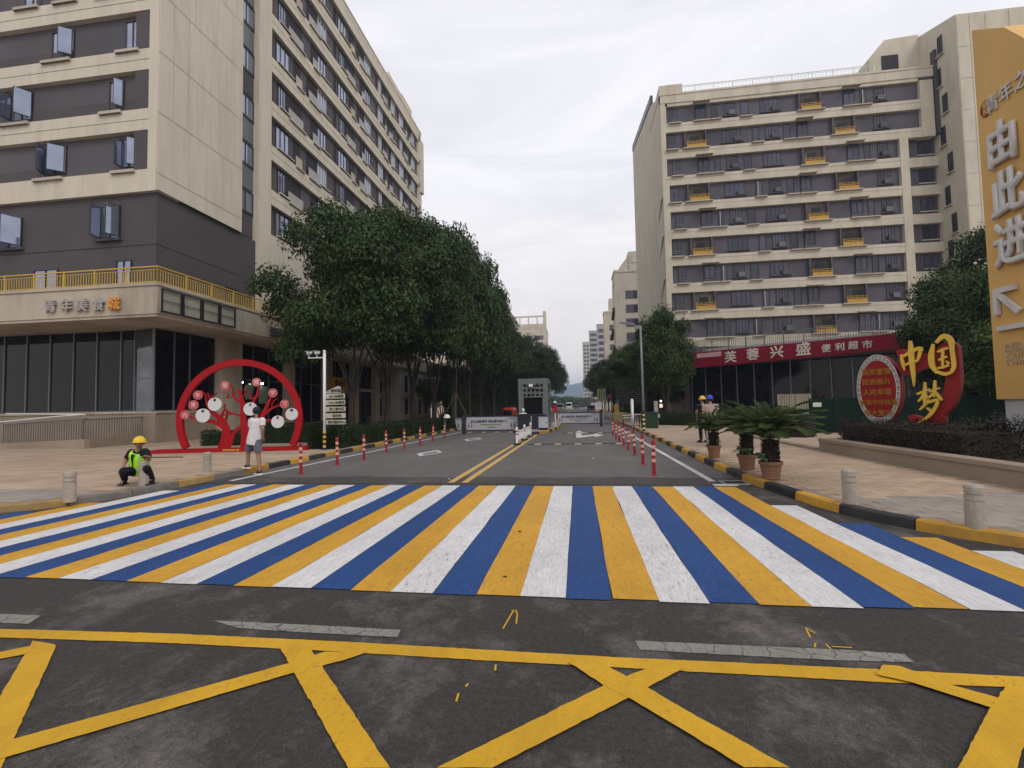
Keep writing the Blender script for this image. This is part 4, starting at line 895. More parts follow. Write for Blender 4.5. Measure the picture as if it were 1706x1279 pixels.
b7 = block('roof_frame_block', 'pale block with an open roof frame above the left trees', -35, -14, 215, 235, 37.5, 3.2, [(1, 5), (6, 10), (11, 15), (16, 20)], side=0)
g = MB()
for x in (-35, -30, -26, -22, -18, -14.6): g.box(x, x+.5, 215, 215.5, 38, 42.6)
g.box(-35, -14, 215, 215.6, 42.6, 43.2); g.box(-15, -13.8, 214.8, 220, 38, 45.2); g.box(-35, -14, 214.9, 215.2, 38, 39.4); put('roof_frame', g, cream_r, b7)
b8 = thing('left_second_block', 'cream block with dark window rows rising behind the left trees', 'building', (-20.8, 100, 0))
g = MB(); g.box(-36, -20.8, 100, 165, 0, 31); put('wall', g, cream, b8)
g = MB(); g.box(-36, -20.6, 99.8, 165.2, 31, 31.8); put('roof_edge', g, concrete, b8)
g = MB(); g.box(-25, -21.6, 117, 119, 31.8, 37); g.box(-25, -22, 124, 130, 31.8, 34); put('roof_house', g, cream, b8)
wm = MB().box(0, 3.4, -.05, .02, 0, 1.9).mesh('window', far_w)
g = MB(); g.box(-20.8, -20.7, 100, 165, 0, 6.5); put('shade_band', g, recess, b8)  # dark band added over the wall foot, shade under the trees as colour
for k in range(3, 9):
    for q in range(14): place('window', wm, b8, F(-20.8, 0, 90), 101.5+q*4.5, 0, 2+k*3.15)
# ------------------------------------------------------------------ hills
hm = mat('hill_forest', (.045, .065, .045), .95, .1, .4, .012)
rnd = random.Random(3)
def hill(x0, x1, y, h, seed, depth, m=hm):
    r_ = np.random.RandomState(seed); nx, ny = 70, 10; vs = []; ph = r_.rand(6)*6
    for j in range(ny):
        for i in range(nx):
            u = i/(nx-1); v = j/(ny-1); xx = x0+(x1-x0)*u; prof = sum(math.sin(xx*f_+p_)*a_ for f_, p_, a_ in ((.0021, ph[0], .3), (.0047, ph[1], .2), (.011, ph[2], .09), (.03, ph[3], .035), (.08, ph[4], .015)))
            vs.append((xx, y+depth*v+20*math.sin(xx*.01), max(-.3, h*(.75+prof)*math.sin(v*math.pi/2)**.8*min(1, u*8, (1-u)*8)+r_.randn()*1.6*v-.3)))
    fs = [(j*nx+i, j*nx+i+1, (j+1)*nx+i+1, (j+1)*nx+i) for j in range(ny-1) for i in range(nx-1)]
    g = MB(); g.add(vs, fs); return g
put('hill', hill(-1800, 1500, 1900, 118, 5, 500), hm, kind='structure')
put('low_hill', hill(-700, 800, 800, 16, 9, 200), hm, kind='structure')
# ------------------------------------------------------------------ trees and hedges
def leafmesh(name, P, Nn, size, m, aspect=.55, seed=0):
    r = np.random.RandomState(seed); n = len(P)
    Nn = Nn/np.maximum(np.linalg.norm(Nn, axis=1, keepdims=True), 1e-6)
    a = np.cross(Nn, r.randn(n, 3)); a /= np.maximum(np.linalg.norm(a, axis=1, keepdims=True), 1e-6); b = np.cross(Nn, a)
    s = size*(.7+.6*r.rand(n, 1)); a *= s; b *= s*aspect
    fold = Nn*s*.12
    V = np.stack([P-a, P+b-fold, P+a, P-b-fold], 1).reshape(-1, 3)
    me = bpy.data.meshes.new(name); me.vertices.add(4*n); me.vertices.foreach_set('co', V.ravel().astype(np.float32))
    me.loops.add(4*n); me.loops.foreach_set('vertex_index', np.arange(4*n, dtype=np.int32))
    me.polygons.add(n); me.polygons.foreach_set('loop_start', np.arange(0, 4*n, 4, dtype=np.int32)); me.polygons.foreach_set('loop_total', np.full(n, 4, dtype=np.int32))
    me.materials.append(m); me.update(calc_edges=True); return me
def crown(seed, n, leaf, m, clumps=62, flat=.85):
    r = np.random.RandomState(seed); d = r.randn(clumps*3, 3); d /= np.linalg.norm(d, axis=1, keepdims=True); d = d[d[:, 2] > -.75][:clumps]
    rad = .50+.42*r.rand(len(d), 1)**.6; cen = d*rad*np.array([1, 1, flat]); cr_ = .15+.19*r.rand(len(d), 1)
    idx = r.choice(len(d), n, p=(cr_[:, 0]**2/np.sum(cr_**2)))
    q = r.randn(n, 3); q /= np.linalg.norm(q, axis=1, keepdims=True); q[:, 2] = np.where(q[:, 2] < -.3, -q[:, 2]*.6, q[:, 2])
    rr = (.55+.55*r.rand(n, 1)**.7)
    P = cen[idx]+q*cr_[idx]*rr*np.array([1.15, 1.15, .85])+r.randn(n, 3)*.012
    Nn = q*.7+np.array([0, 0, .75])+r.randn(n, 3)*.55
    return P, Nn, cen
CROWNS = {}
def crownmesh(kind, seed, n, leafm, scale, m):
    k = (kind, seed)
    if k not in CROWNS:
        P, Nn, cen = crown(seed, n, leafm, m); P = P*np.array(scale); CROWNS[k] = (leafmesh('crown', P, Nn, leafm, m, seed=seed), cen*np.array(scale))
    return CROWNS[k]
def tree(label, x, y, top, bottom, rad, variant, trunk_r=.19, m=leaf_d, z0=.1, group='camphor trees lining the street', big=False, fork=True):
    t = thing('street_tree', label, 'tree', (x, y, z0), group=group)
    hz = (top-bottom)/2
    me, cen = crownmesh('big' if big else 'std', variant, 60000 if big else 22000, (.088 if big else .135)*(4.5/4.5), (4.5, 4.5, 4.2), m)
    c = link('crown', me, t, (0, 0, bottom+hz-z0)); c.scale = (rad/4.5, rad/4.5, hz/4.2*1.08); c.rotation_euler[2] = variant*1.7+x*3+y
    rnd = random.Random(int(x*10+y*100)); g = MB(); H = bottom+hz*.9-z0; fz = (bottom-z0)*.95
    lean = rnd.uniform(-.15, .15)
    g.tube([(0, 0, -.1), (lean*.2, 0, fz*.3), (lean*.6, lean*.3, fz)], [trunk_r*1.25, trunk_r, trunk_r*.85], 9)
    for q in range(5):
        a = q*1.26+rnd.uniform(-.4, .4); rr = rad*rnd.uniform(.15, .5); top_ = H*rnd.uniform(.8, 1.1)
        g.tube([(lean*.6, lean*.3, fz-.15), (math.cos(a)*rr*.35, math.sin(a)*rr*.35, fz+(top_-fz)*.4), (math.cos(a)*rr, math.sin(a)*rr, top_)], [trunk_r*.55, trunk_r*.35, trunk_r*.12], 6)
    put('trunk', g, bark, t, raw=True); return t
# left row: (x, y, top, bottom, radius)
LT = [(-12.1, 24.0, 12.9, 2.2, 4.3, True, 'nearest left street tree, wide crown over the shop fascia'),
      (-11.9, 28.2, 14.4, 2.7, 4.5, True, 'second left street tree behind the wayfinding sign'),
      (-11.6, 32.2, 15.8, 2.8, 4.4, True, 'left street tree with a forked trunk in front of the pale annex'),
      (-11.4, 36.5, 16.8, 2.6, 4.2, False, 'left street tree with a straight grey trunk beside the annex'),
      (-11.2, 41.5, 17.8, 2.5, 3.9, False, 'tall left street tree behind the left boom gate'),
      (-11.0, 47, 18.8, 2.3, 3.6, False, 'tallest left street tree, its top stepping down to the sky'),
      (-11.0, 53, 19.2, 2.2, 3.3, False, 'left street tree behind the tallest one'),
      (-10.8, 60, 15, 2.9, 3.8, False, 'left street tree above the grey gate booth'),
      (-10.5, 68, 13.5, 2.6, 4.0, False, 'left street tree beyond the booth'),
      (-9.2, 80, 13.6, 3.5, 4.6, False, 'rounded left street tree leaning over the road beyond the booth'),
      (-8.4, 93, 14.5, 3.2, 5.0, False, 'bright edged left street tree, outermost against the sky'),
      (-8.6, 112, 15.5, 3.2, 5.2, False, 'left street tree far down the road'),
      (-8.8, 135, 16, 3, 5.4, False, 'farthest left street tree but one'), (-9, 165, 16, 3, 5.4, False, 'farthest left street tree')]
for i, (x, y, tp, bt, r_, bg, lb_) in enumerate(LT): tree(lb_, x, y, tp, bt, r_, (i % 3) if bg else 10+i % 4, m=leaf_d if not (i in (10,)) else leaf_n, big=bg, trunk_r=.2 if i < 6 else .18)
RT_ = [(6.7, 37.5, 9.0, 1.5, 2.2, 'right street tree left of the supermarket sign, sunlit green top'), (6.9, 42, 8.2, 1.2, 2.6, 'right street tree behind the tall lamp'),
       (6.6, 50, 8.3, 1.0, 3.3, 'dark right street tree left of the tall lamp'), (6.6, 60, 9.0, 1.0, 3.6, 'right street tree below the second block'),
       (6.4, 73, 9.6, 1.0, 3.8, 'right street tree above the green banners'), (6.4, 88, 10.4, 1.8, 4.3, 'right street tree near the end of the row'), (6.8, 108, 11.2, 1.8, 4.8, 'right street tree at the end of the row against the sky'),
       (7.4, 135, 12, 1.8, 5, 'farthest right street tree')]
for i, (x, y, tp, bt, r_, lb_) in enumerate(RT_): tree(lb_, x, y, tp, bt, r_, 10+(i+1) % 4, m=leaf_d, big=False, trunk_r=.16)
tree('dark tree between the street lamp and the supermarket', 11.6, 52, 8.0, .6, 3.0, 12, group='dark trees beside the supermarket'); tree('dark tree close behind the supermarket corner', 8.3, 49, 6.4, .4, 2.4, 13, group='dark trees beside the supermarket')
tree('big dark tree behind the golden lettering, lower and wider one', 22.3, 28.0, 8.3, .4, 4.0, 1, big=True, trunk_r=.25, group='dark trees behind the lettering')
tree('big dark tree beside the amber totem, taller one', 26, 31.5, 12.4, 1.2, 4.6, 2, big=True, trunk_r=.25, group='dark trees behind the lettering')
tree('dark tree mostly hidden behind the amber totem', 19.8, 23.0, 7.8, .4, 3.1, 0, big=True, trunk_r=.2, group='dark trees behind the lettering')
# distant mass of trees closing the street
r = np.random.RandomState(2); cs = []
P = []; 
for i in range(70): c = np.array([r.uniform(-60, 60), r.uniform(330, 400), r.uniform(0, 4)]); q = r.randn(220, 3); q /= np.linalg.norm(q, axis=1, keepdims=True); P.append(c+q*np.array([6, 6, 4]))
P = np.concatenate(P); o = link('distant_woods', leafmesh('distant_woods', P, r.randn(len(P), 3)+np.array([0, 0, 1]), 1.2, leaf_n, .8, 3), kind='stuff')
def hedge(label, pts, wd, z0, z1, m, n_per_m=1700, leaf=.036, name='hedge', group=None, core=True):
    t = thing(name, label, 'hedge', (pts[0][0], pts[0][1], z0), group=group); r = np.random.RandomState(int(abs(pts[0][0]*7+pts[0][1]*13))); PP = []; NN = []
    g = MB()
    for a, b in zip(pts, pts[1:]):
        a = np.array(a, float); b = np.array(b, float); ln = np.linalg.norm(b-a); u = (b-a)/ln; nn = np.array([-u[1], u[0]]); n = int(ln*n_per_m)
        s = r.rand(n)*ln; k = r.rand(n); h = z1-z0
        top = k < .42; sd = np.where(r.rand(n) < .5, 1, -1)
        off = np.where(top, r.uniform(-1, 1, n), sd)*wd/2; zz = np.where(top, z1, z0+r.rand(n)*h)
        bump = .05*np.sin(s*3.1+pts[0][0])+.04*np.sin(s*7.7)
        zz = np.where(top, zz+bump, zz); off = off*(1+.08*np.sin(s*4.3))
        x = a[0]+u[0]*s+nn[0]*off+r.randn(n)*.03; y = a[1]+u[1]*s+nn[1]*off+r.randn(n)*.03
        if True:
            ec = r.rand(n) < .10; off2 = r.uniform(-1, 1, n)*wd/2; z2 = z0+r.rand(n)*h; e_ = np.where(r.rand(n) < .5, 0, ln)
            x = np.where(ec, a[0]+u[0]*e_+nn[0]*off2+r.randn(n)*.03, x); y = np.where(ec, a[1]+u[1]*e_+nn[1]*off2+r.randn(n)*.03, y); zz = np.where(ec, z2, zz)
        PP.append(np.stack([x-pts[0][0], y-pts[0][1], zz-z0+r.randn(n)*.035], 1)); NN.append(np.stack([nn[0]*off*2+r.randn(n)*.6, nn[1]*off*2+r.randn(n)*.6, np.where(top, 1.2, .4)+r.randn(n)*.4], 1))
        fr = F(a[0], a[1], math.degrees(math.atan2(u[1], u[0]))); g.box(.03, ln-.03, -wd/2+.08, wd/2-.08, z0-.02, z1-.09, fr)
    o = link('foliage', leafmesh('foliage', np.concatenate(PP), np.concatenate(NN), leaf, m, .6, 1), t)
    put('inner_twigs', g, m, t); return t
hedge('dark green hedge behind the left red posts, below the street trees', [(-9.6, 16.8), (-9.3, 33)], 1.1, .1, .85, leaf_h)
hedge('dark hedge between the red ring and the shops', [(-15.3, 20.3), (-11.2, 20.6), (-10.4, 17.8)], .9, .1, .95, leaf_h)
hedge('small hedge seen low through the red ring', [(-16.6, 19.2), (-14.8, 19.3)], .8, .1, .7, leaf_h)
hedge('long low hedge in front of the supermarket', [(5.6, 35), (9.0, 32.0), (14.5, 28)], 1.6, .1, .95, leaf_h, 800, .045)
for i, (x, y, tp, rr, s_) in enumerate([(-14.4, 48.5, 6.5, 2.4, 'small second-row left tree beside the annex'), (-15.2, 57.5, 7, 2.6, 'nearest left understory tree'), (-15, 61, 7, 3, 'fourth left understory tree'), (-14.5, 70, 7.5, 3.2, 'fifth left understory tree'), (-13.5, 82, 8, 3.4, 'sixth left understory tree'), (-13, 97, 8, 3.8, 'farthest left understory tree')]):
    tree(s_+', dark and low behind the street row', x, y, tp, .25, rr, 10+i % 4, group='low dark trees behind the left street row')
for i, (x, y, tp, rr, s_) in enumerate([(10.5, 60, 6.5, 2.8, 'nearest'), (10.6, 68, 6.5, 3, 'second'), (10.6, 78, 7, 3.2, 'third'), (10.5, 92, 7.5, 3.6, 'fourth'), (10.5, 112, 8, 4, 'farthest')]):
    tree(s_+' low dark tree behind the right street row', x, y, tp, .2, rr, 10+(i+2) % 4, group='low dark trees behind the right street row')
hedge('tall dark screen hedge behind the far left street trees', [(-13.8, 50), (-12.2, 125)], 1.5, .1, 3.2, leaf_h, 260, .09)
hedge('tall dark screen hedge behind the right street trees', [(9.3, 55), (9.3, 120)], 1.5, .1, 3.0, leaf_h, 260, .09)
ts = thing('tree_stakes', 'thin crossed wooden stakes propping a young tree left of the gate banner', 'tree stakes', (-9.1, 34.5, .1))
for dx, dy in ((-1.4, 0), (1.2, .3), (.3, -1.3), (-.6, 1.2)): g = MB(); g.tube([(dx, dy, 0), (0, 0, 2.6)], .035, 6); put('stake', g, mat('weathered_stake', (.12, .10, .08), .9), ts, raw=True)
g = MB(); g.tube([(0, 0, 0), (.05, 0, 3.0), (.1, .1, 5.2)], [.07, .055, .03], 8); put('young_trunk', g, bark, ts, raw=True)
hedge('dark clipped hedge left of the planter end', [(7.9, 22.4), (9.4, 20.8)], 1.0, .1, .75, leaf_r, 600)
# ------------------------------------------------------------------ flat art on an upright plane of its own
def onF(fr, px_, py_, dd=0.0):
    d = ray(px_, py_); n_ = np.array([fr.d[0], fr.d[1], 0.0]); p0 = np.array([fr.x, fr.y, 0])+n_*dd
    q = C0+d*(np.dot(p0-C0, n_)/np.dot(d, n_)); return float((q[0]-fr.x)*fr.u[0]+(q[1]-fr.y)*fr.u[1]), float(q[2])
def smoothpts(pts, n=5):
    if len(pts) < 3: return pts
    P = [pts[0]]+list(pts)+[pts[-1]]; out = []
    for i in range(1, len(P)-2):
        for k in range(n):
            t = k/n; a, b, c, d = (np.array(P[i+j], float) for j in (-1, 0, 1, 2))
            out.append(tuple(.5*((2*b)+(-a+c)*t+(2*a-5*b+4*c-d)*t*t+(-a+3*b-3*c+d)*t**3)))
    return out+[tuple(P[-2])]
def ribbon(g, fr, pts, d0, d1, smooth=True):     # pts: (u, z, width); a solid flat stroke
    if smooth: pts = smoothpts(pts)
    n = len(pts); vs = []
    for i, p in enumerate(pts):
        a = np.array(pts[max(i-1, 0)][:2]); b = np.array(pts[min(i+1, n-1)][:2]); t = b-a; t = t/max(np.linalg.norm(t), 1e-9); nn = np.array([-t[1], t[0]])*max(p[2], .004)/2
        for dd in (d0, d1):
            vs += [fr.p(p[0]+nn[0], dd, p[1]+nn[1]), fr.p(p[0]-nn[0], dd, p[1]-nn[1])]
    fs = []
    for i in range(n-1):
        o = 4*i; fs += [(o, o+1, o+5, o+4), (o+2, o+6, o+7, o+3), (o, o+4, o+6, o+2), (o+1, o+3, o+7, o+5)]
    fs += [(0, 2, 3, 1), (4*n-4, 4*n-3, 4*n-1, 4*n-2)]
    g.add(vs, fs)
def disc(g, fr, u, z, r, d0, d1, seg=28, ry=None):
    ry = ry or r; n = len(g.v); vs = [fr.p(u+r*math.cos(6.28318*k/seg), dd, z+ry*math.sin(6.28318*k/seg)) for dd in (d0, d1) for k in range(seg)]
    g.add(vs, [tuple(range(seg)), tuple(range(2*seg-1, seg-1, -1))]+[(k, (k+1) % seg, seg+(k+1) % seg, seg+k) for k in range(seg)])
# ---- red ring with the tree
A_, B_ = GP(318, 752), GP(480, 748)
FG = F(float(A_[0]), float(A_[1]), math.degrees(math.atan2(B_[1]-A_[1], B_[0]-A_[0])))
z4 = lambda x, y: onF(FG, 280+x/4.568, 560+y/4.568)
ringt = thing('ring_sculpture', 'round red metal ring sculpture with a branching tree, white and red discs', 'sculpture', (A_[0], A_[1], .12))
uL, uR = z4(66, 640)[0], z4(1024, 640)[0]; uc = (uL+uR)/2; RR = (uR-uL)/2; zc = z4(545, 176)[1]-RR
g = MB(); seg = 96; vs = []; n = 0
a0 = math.asin(max(-1, (.2-zc)/RR)); angs = [a0+(math.pi-2*a0)*k/seg for k in range(seg+1)]
for a in angs:
    for rr in (RR, RR-.24):
        for dd in (-.07, .07): vs.append(FG.p(uc+rr*math.cos(a), dd, max(zc+rr*math.sin(a), .16)))
fs = []
for i in range(seg): o = 4*i; fs += [(o, o+1, o+5, o+4), (o+2, o+6, o+7, o+3), (o, o+4, o+6, o+2), (o+1, o+3, o+7, o+5)]
g.add(vs, fs); put('ring', g, red_paint, ringt)
ub0, ub1 = z4(-110, 890)[0], z4(1085, 870)[0]
g = MB(); g.cbox(ub0, ub1, -.45, .35, .115, .21, .015, FG); put('base', g, red_paint, ringt)
g = MB(); g.cbox(ub0-.25, ub1+.1, -.62, -.5, .115, .15, .01, FG); put('base_edge', g, red_paint, ringt)
px_m = 1/4.568/float(np.dot(np.array([*FG.p(uc, 0, 0)[:2], 1.6])-C0, FW))**-1/FPX
px_m = float(np.dot(np.array([*FG.p(uc, 0, 1.6)])-C0, FW))/FPX/4.568
STR = [[(600, 880, 120), (590, 760, 75), (575, 640, 55), (570, 520, 42), (548, 440, 22), (530, 400, 10)],
 [(420, 880, 120), (440, 790, 84), (440, 700, 62), (400, 630, 48), (340, 580, 28), (300, 520, 18), (285, 450, 11), (250, 410, 6)],
 [(440, 700, 50), (360, 655, 38), (250, 640, 24), (160, 610, 12)], [(470, 830, 40), (500, 740, 30), (550, 690, 30)],
 [(330, 575, 14), (320, 480, 12), (300, 430, 6)], [(320, 480, 9), (355, 445, 7), (380, 430, 4)], [(420, 600, 14), (500, 590, 14), (560, 610, 20)], [(400, 620, 18), (430, 560, 11), (470, 580, 9), (530, 600, 6)],
 [(548, 500, 20), (500, 460, 12), (490, 400, 8), (470, 370, 5)], [(500, 460, 10), (450, 470, 7), (460, 440, 5), (410, 430, 4)],
 [(640, 880, 100), (650, 760, 62), (690, 680, 48), (720, 600, 36), (760, 520, 24), (790, 450, 14), (800, 430, 8)], [(590, 600, 30), (640, 520, 20), (680, 440, 18), (690, 380, 10)],
 [(680, 440, 10), (640, 480, 8), (630, 430, 5)], [(720, 610, 22), (790, 550, 16), (860, 520, 10), (890, 515, 6)], [(700, 660, 30), (760, 640, 22), (830, 630, 14), (900, 600, 8), (950, 590, 6)],
 [(790, 550, 10), (800, 500, 7), (830, 470, 5)], [(560, 480, 10), (590, 430, 8), (580, 400, 5)], [(440, 640, 12), (450, 580, 8), (425, 540, 6), (440, 520, 4)]]
g = MB()
for i, s_ in enumerate(STR): ribbon(g, FG, [(*z4(x, y), w_*px_m*.84) for x, y, w_ in s_], -.03-.0011*i, .03+.0011*i)
put('metal_tree', g, red_paint, ringt)
discred = mat('bright_red_disc', (.50, .03, .035), .45)
whited = mat('white_disc', (.62, .62, .62), .55, .3, .03)
for (x, y, r_, ch) in ((365, 518, 50, '信'), (275, 603, 52, '志'), (635, 553, 50, '立'), (842, 650, 47, '正'), (948, 592, 46, '德')):
    u, z = z4(x, y); g = MB(); disc(g, FG, u, z, r_*px_m, -.10, -.06); q = put('white_disc', g, whited, ringt)
    text('small_print', ch, .09, blackrub, q, FG, u, -.108, z+r_*px_m*.68, .003, .006) if False else text('small_print', ch, .10, blackrub, ringt, FG, u, -.106, z+r_*px_m*.66, .003, .006)
for (x, y, r_, ch) in ((140, 598, 33, '向'), (205, 523, 35, '青'), (238, 448, 34, '年'), (443, 375, 34, '楷'), (682, 350, 32, '模'), (805, 432, 34, '学'), (893, 516, 33, '习')):
    u, z = z4(x, y); g = MB(); disc(g, FG, u, z, r_*px_m, -.10, -.06, 22); q = put('red_disc', g, discred, ringt)
    g = MB()
    for k in range(22):
        a, b = 6.28318*k/22, 6.28318*(k+1)/22; rr = r_*px_m*.9
        g.quad(FG.p(u+rr*math.cos(a), -.1025, z+rr*math.sin(a)), FG.p(u+rr*math.cos(b), -.1025, z+rr*math.sin(b)), FG.p(u+rr*1.06*math.cos(b), -.1025, z+rr*1.06*math.sin(b)), FG.p(u+rr*1.06*math.cos(a), -.1025, z+rr*1.06*math.sin(a)))
    put('disc_rim', g, mat('pink_white_print', (.68, .50, .50), .6), ringt)
    text('letter', ch, .21, mat('pink_white_print', (0, 0, 0)), ringt, FG, u, -.107, z, .003, .004)
u, z = z4(525, 865); text('base_lettering', '青年的榜样力量', .085, gold, ringt, FG, u, -.46, .165, .003, .003)
# ------------------------------------------------------------------ posts, bollards, poles
def delineator(loc, label, grp, bands):
    t = thing('delineator_post', label, 'delineator post', loc, group=grp)
    put('base', MB().lathe([(.075, 0), (.075, .010), (.055, .02), (.045, .03)], seg=14), delin, t, raw=True)
    g = MB(); g.smooth = True; g.lathe([(.038, .03), (.040, .05), (.038, .70), (.042, .72), (.042, .77), (.03, .80)], seg=14); put('tube', g, delin, t, raw=True)
    for z in bands: put('reflective_band', MB().lathe([(.0412, z), (.0412, z+.075)], seg=14, cap=False), reflo, t, raw=True)
    return t
ordn = ['nearest', 'second', 'third', 'fourth', 'fifth', 'sixth', 'seventh', 'farthest']
d0 = None
for i, (a, b) in enumerate([(1089.7, 792), (1071.6, 773.5), (1057.8, 758.7), (1047, 750), (1039, 742.6), (1032, 736), (1026.5, 731.6), (1021.5, 725.8)]):
    q = G(a, b); lab = '%s red traffic post along the right edge line, counted from the crosswalk' % ordn[i]
    if d0 is None: d0 = delineator((q[0], q[1], 0), lab, 'red posts along the right edge line', (.30, .45, .60)); d = d0
    else: d = copytree(d0); d.location = (q[0], q[1], 0); relabel(d, lab)
    d.rotation_euler = (random.uniform(-.02, .02), random.uniform(-.03, .03), random.uniform(0, 6))
d1 = None
for i, (a, b) in enumerate([(501.5, 790), (561.8, 775), (606.6, 766.4), (644, 753), (674, 748), (700, 742), (721.4, 735), (740.6, 730.3)]):
    q = G(a, b); lab = '%s red traffic post along the left edge line, counted from the crosswalk' % ordn[i]
    d = copytree(d0); d.location = (q[0], q[1], 0); relabel(d, lab); d['group'] = 'red posts along the left edge line'
    d.rotation_euler = (random.uniform(-.02, .02), random.uniform(-.03, .03), random.uniform(0, 6))
b0 = None
for p, lab in (((1626, 880), 'round grey stone bollard nearest the camera on the right pavement'), ((1417, 840), 'round grey stone bollard on the right pavement in front of the planter'),
             ((116, 833), 'round grey stone bollard nearest the left edge of the picture'), ((240, 808), 'round grey stone bollard in front of the crouching worker'), ((345, 787), 'round grey stone bollard in front of the red ring')):
    q = GP(*p)
    if b0 is None:
        b0 = thing('stone_bollard', lab, 'bollard', (q[0], q[1], .12), group='stone bollards along the pavement'); r_ = .092
        g = MB(); g.smooth = False; g.lathe([(r_, -.03), (r_, .30), (r_-.012, .305), (r_-.012, .318), (r_, .323), (r_, .375), (r_-.012, .38), (r_-.012, .392), (r_, .397), (r_, .47), (r_-.015, .49), (.0, .494)], seg=28); put('shaft', g, granite, b0, raw=True)
        put('cap', MB().lathe([(r_-.016, .4905), (r_-.03, .497), (.0, .499)], seg=28, cap=False), granite, b0, raw=True); o = b0
    else: o = copytree(b0); o.location = (q[0], q[1], .12); relabel(o, lab)
    o.rotation_euler = (random.uniform(-.02, .02), random.uniform(-.02, .02), random.uniform(0, 6))
# camera pole
q = GP(540.5, 749); t = thing('camera_pole', 'white pole with two white cameras and a black and yellow striped foot beside the ring', 'camera pole', (q[0], q[1], .115))
g = MB(); g.smooth = True; g.tube([(0, 0, .5), (0, 0, 3.65)], .052, 16); put('pole', g, white_paint, t, raw=True)
g = MB(); g.smooth = True; g.lathe([(.06, 3.65), (.06, 3.69), (.03, 3.73)], seg=14); put('cap', g, white_paint, t, raw=True)
for k in range(8): put('stripe', MB().lathe([(.056, k*.088), (.056, k*.088+.088)], seg=16, cap=False), (blackrub if k % 2 == 0 else mat('stripe_yellow', (.66, .38, .05), .6)), t, raw=True)
put('foot_plate', MB().box(-.12, .12, -.12, .12, -.005, .015), greymetal, t, raw=True)
g = MB(); g.tube([(0, 0, 3.45), (-.66, 0, 3.45)], .022, 8); put('arm', g, white_paint, t, raw=True)
for x in (-.62, -.30):
    g = MB(); g.smooth = True; g.tube([(x, 0, 3.45), (x, -.02, 3.55)], .018, 8); g.tube([(x-.06, -.10, 3.62), (x+.03, .10, 3.66)], [.055, .06], 12); c = put('camera', g, white_paint, t, raw=True)
    g = MB(); g.tube([(x-.066, -.112, 3.617), (x-.06, -.10, 3.62)], .042, 12); put('lens', g, blackrub, c, raw=True)
    g = MB(); g.box(x-.09, x+.06, -.14, .1, 3.69, 3.70); put('sun_shield', g, white_paint, c, raw=True)
# wayfinding sign
YW = 17.2; wl = float(AY(543, 690, YW)[0]); wr = float(AY(575, 690, YW)[0])
t = thing('wayfinding_sign', 'cream wayfinding sign of five stacked boards with Chinese lines beside the white pole', 'sign', ((wl+wr)/2, YW, .1)); FWY = F(0, YW, 0)
bm = mat('cream_board', (.50, .46, .36), .6, .3, .05, 3, dirt=.3, dirtcol=(.38, .34, .26))
ys_ = [(656, 663.5), (666.3, 674), (677.3, 685), (688.3, 696), (699.2, 706.7)]
txts = ['1#-10#楼栋', '11#-18#楼栋', '员工餐饮区', '运动场', '青年服务中心']
for i, (a, b) in enumerate(ys_):
    za, zb_ = float(AY(560, a, YW)[2]), float(AY(560, b, YW)[2]); x1 = wr+.01*i
    g = MB(); g.cbox(wl, x1, YW-.04, YW, zb_, za, .006); bd = put('board', g, bm, t)
    text('lettering', txts[i], .125, darkmetal, t, FWY, wl+(x1-wl)*.58, -.046, (za+zb_)/2, .003, .003)
g = MB(); g.box(wr-.12, wr-.06, YW+.002, YW+.05, .1, float(AY(560, 650, YW)[2])); g.box(wl+.05, wl+.11, YW+.002, YW+.05, .1, float(AY(560, 650, YW)[2])); put('post', g, darkmetal, t)
zt = float(AY(560, 655, YW)[2]); x0 = wl; tp = [(x0, YW-.03, zt), (x0+.62, YW-.03, zt), (x0+.62, YW-.03, zt+.26), (x0+.5, YW-.03, zt+.28), (x0+.3, YW-.03, zt+.2), (x0, YW-.03, zt+.06)]
g = MB(); g.prism(tp, (0, .03, 0)); put('top_plate', g, greywhite, t); text('lettering', '青年城', .13, darkmetal, t, FWY, x0+.42, -.036, zt+.1, .003, .006)
# yellow shop sign, grey boxes and a blue lightbox under the podium
XS_ = GX+.5; FX = F(XS_, 0, 90)
ya, yb = float(AX(549, 640, XS_)[1]), float(AX(589, 640, XS_)[1]); za, zb_ = float(AX(569, 629, XS_)[2]), float(AX(569, 654, XS_)[2])
t = thing('yellow_shop_sign', 'yellow shop sign with red lettering behind the wayfinding boards', 'sign', (XS_, ya, zb_))
g = MB(); g.box(XS_-.12, XS_, ya, yb, zb_, za); put('board', g, mat('yellow_sign_face', (.52, .33, .03), .5), t)
text('lettering', '黄记小吃', (za-zb_)*.5, red_sign, t, FX, (ya+yb)/2, -.03, (za+zb_)/2+.1, .01, .02)
ya, yb = float(AX(601, 650, XS_)[1]), float(AX(629, 650, XS_)[1]); za, zb_ = float(AX(612, 648, XS_)[2]), float(AX(612, 653, XS_)[2])
t = thing('pale_shop_sign', 'thin pale shop sign over a doorway between the left tree trunks', 'sign', (XS_, ya, zb_)); g = MB(); g.cbox(XS_-.12, XS_, ya, yb, zb_, za, .01); put('board', g, greywhite, t)
q = AX(584, 585, GX+1.8); t = thing('blue_round_sign', 'dark blue round shop sign half hidden by the lowest leaves', 'sign', q); g = MB(); fr = F(q[0], q[1], 20); disc(g, fr, 0, q[2], .42, -.05, .05); put('plate', g, mat('blue_sign', (.012, .016, .16), .5), t)
text('lettering', '02', .3, greywhite, t, fr, 0, -.06, q[2]+.03, .004); g = MB(); g.box(-.02, .02, -.02, .02, q[2]+.4, 6.0, fr); put('hanger', g, darkmetal, t)
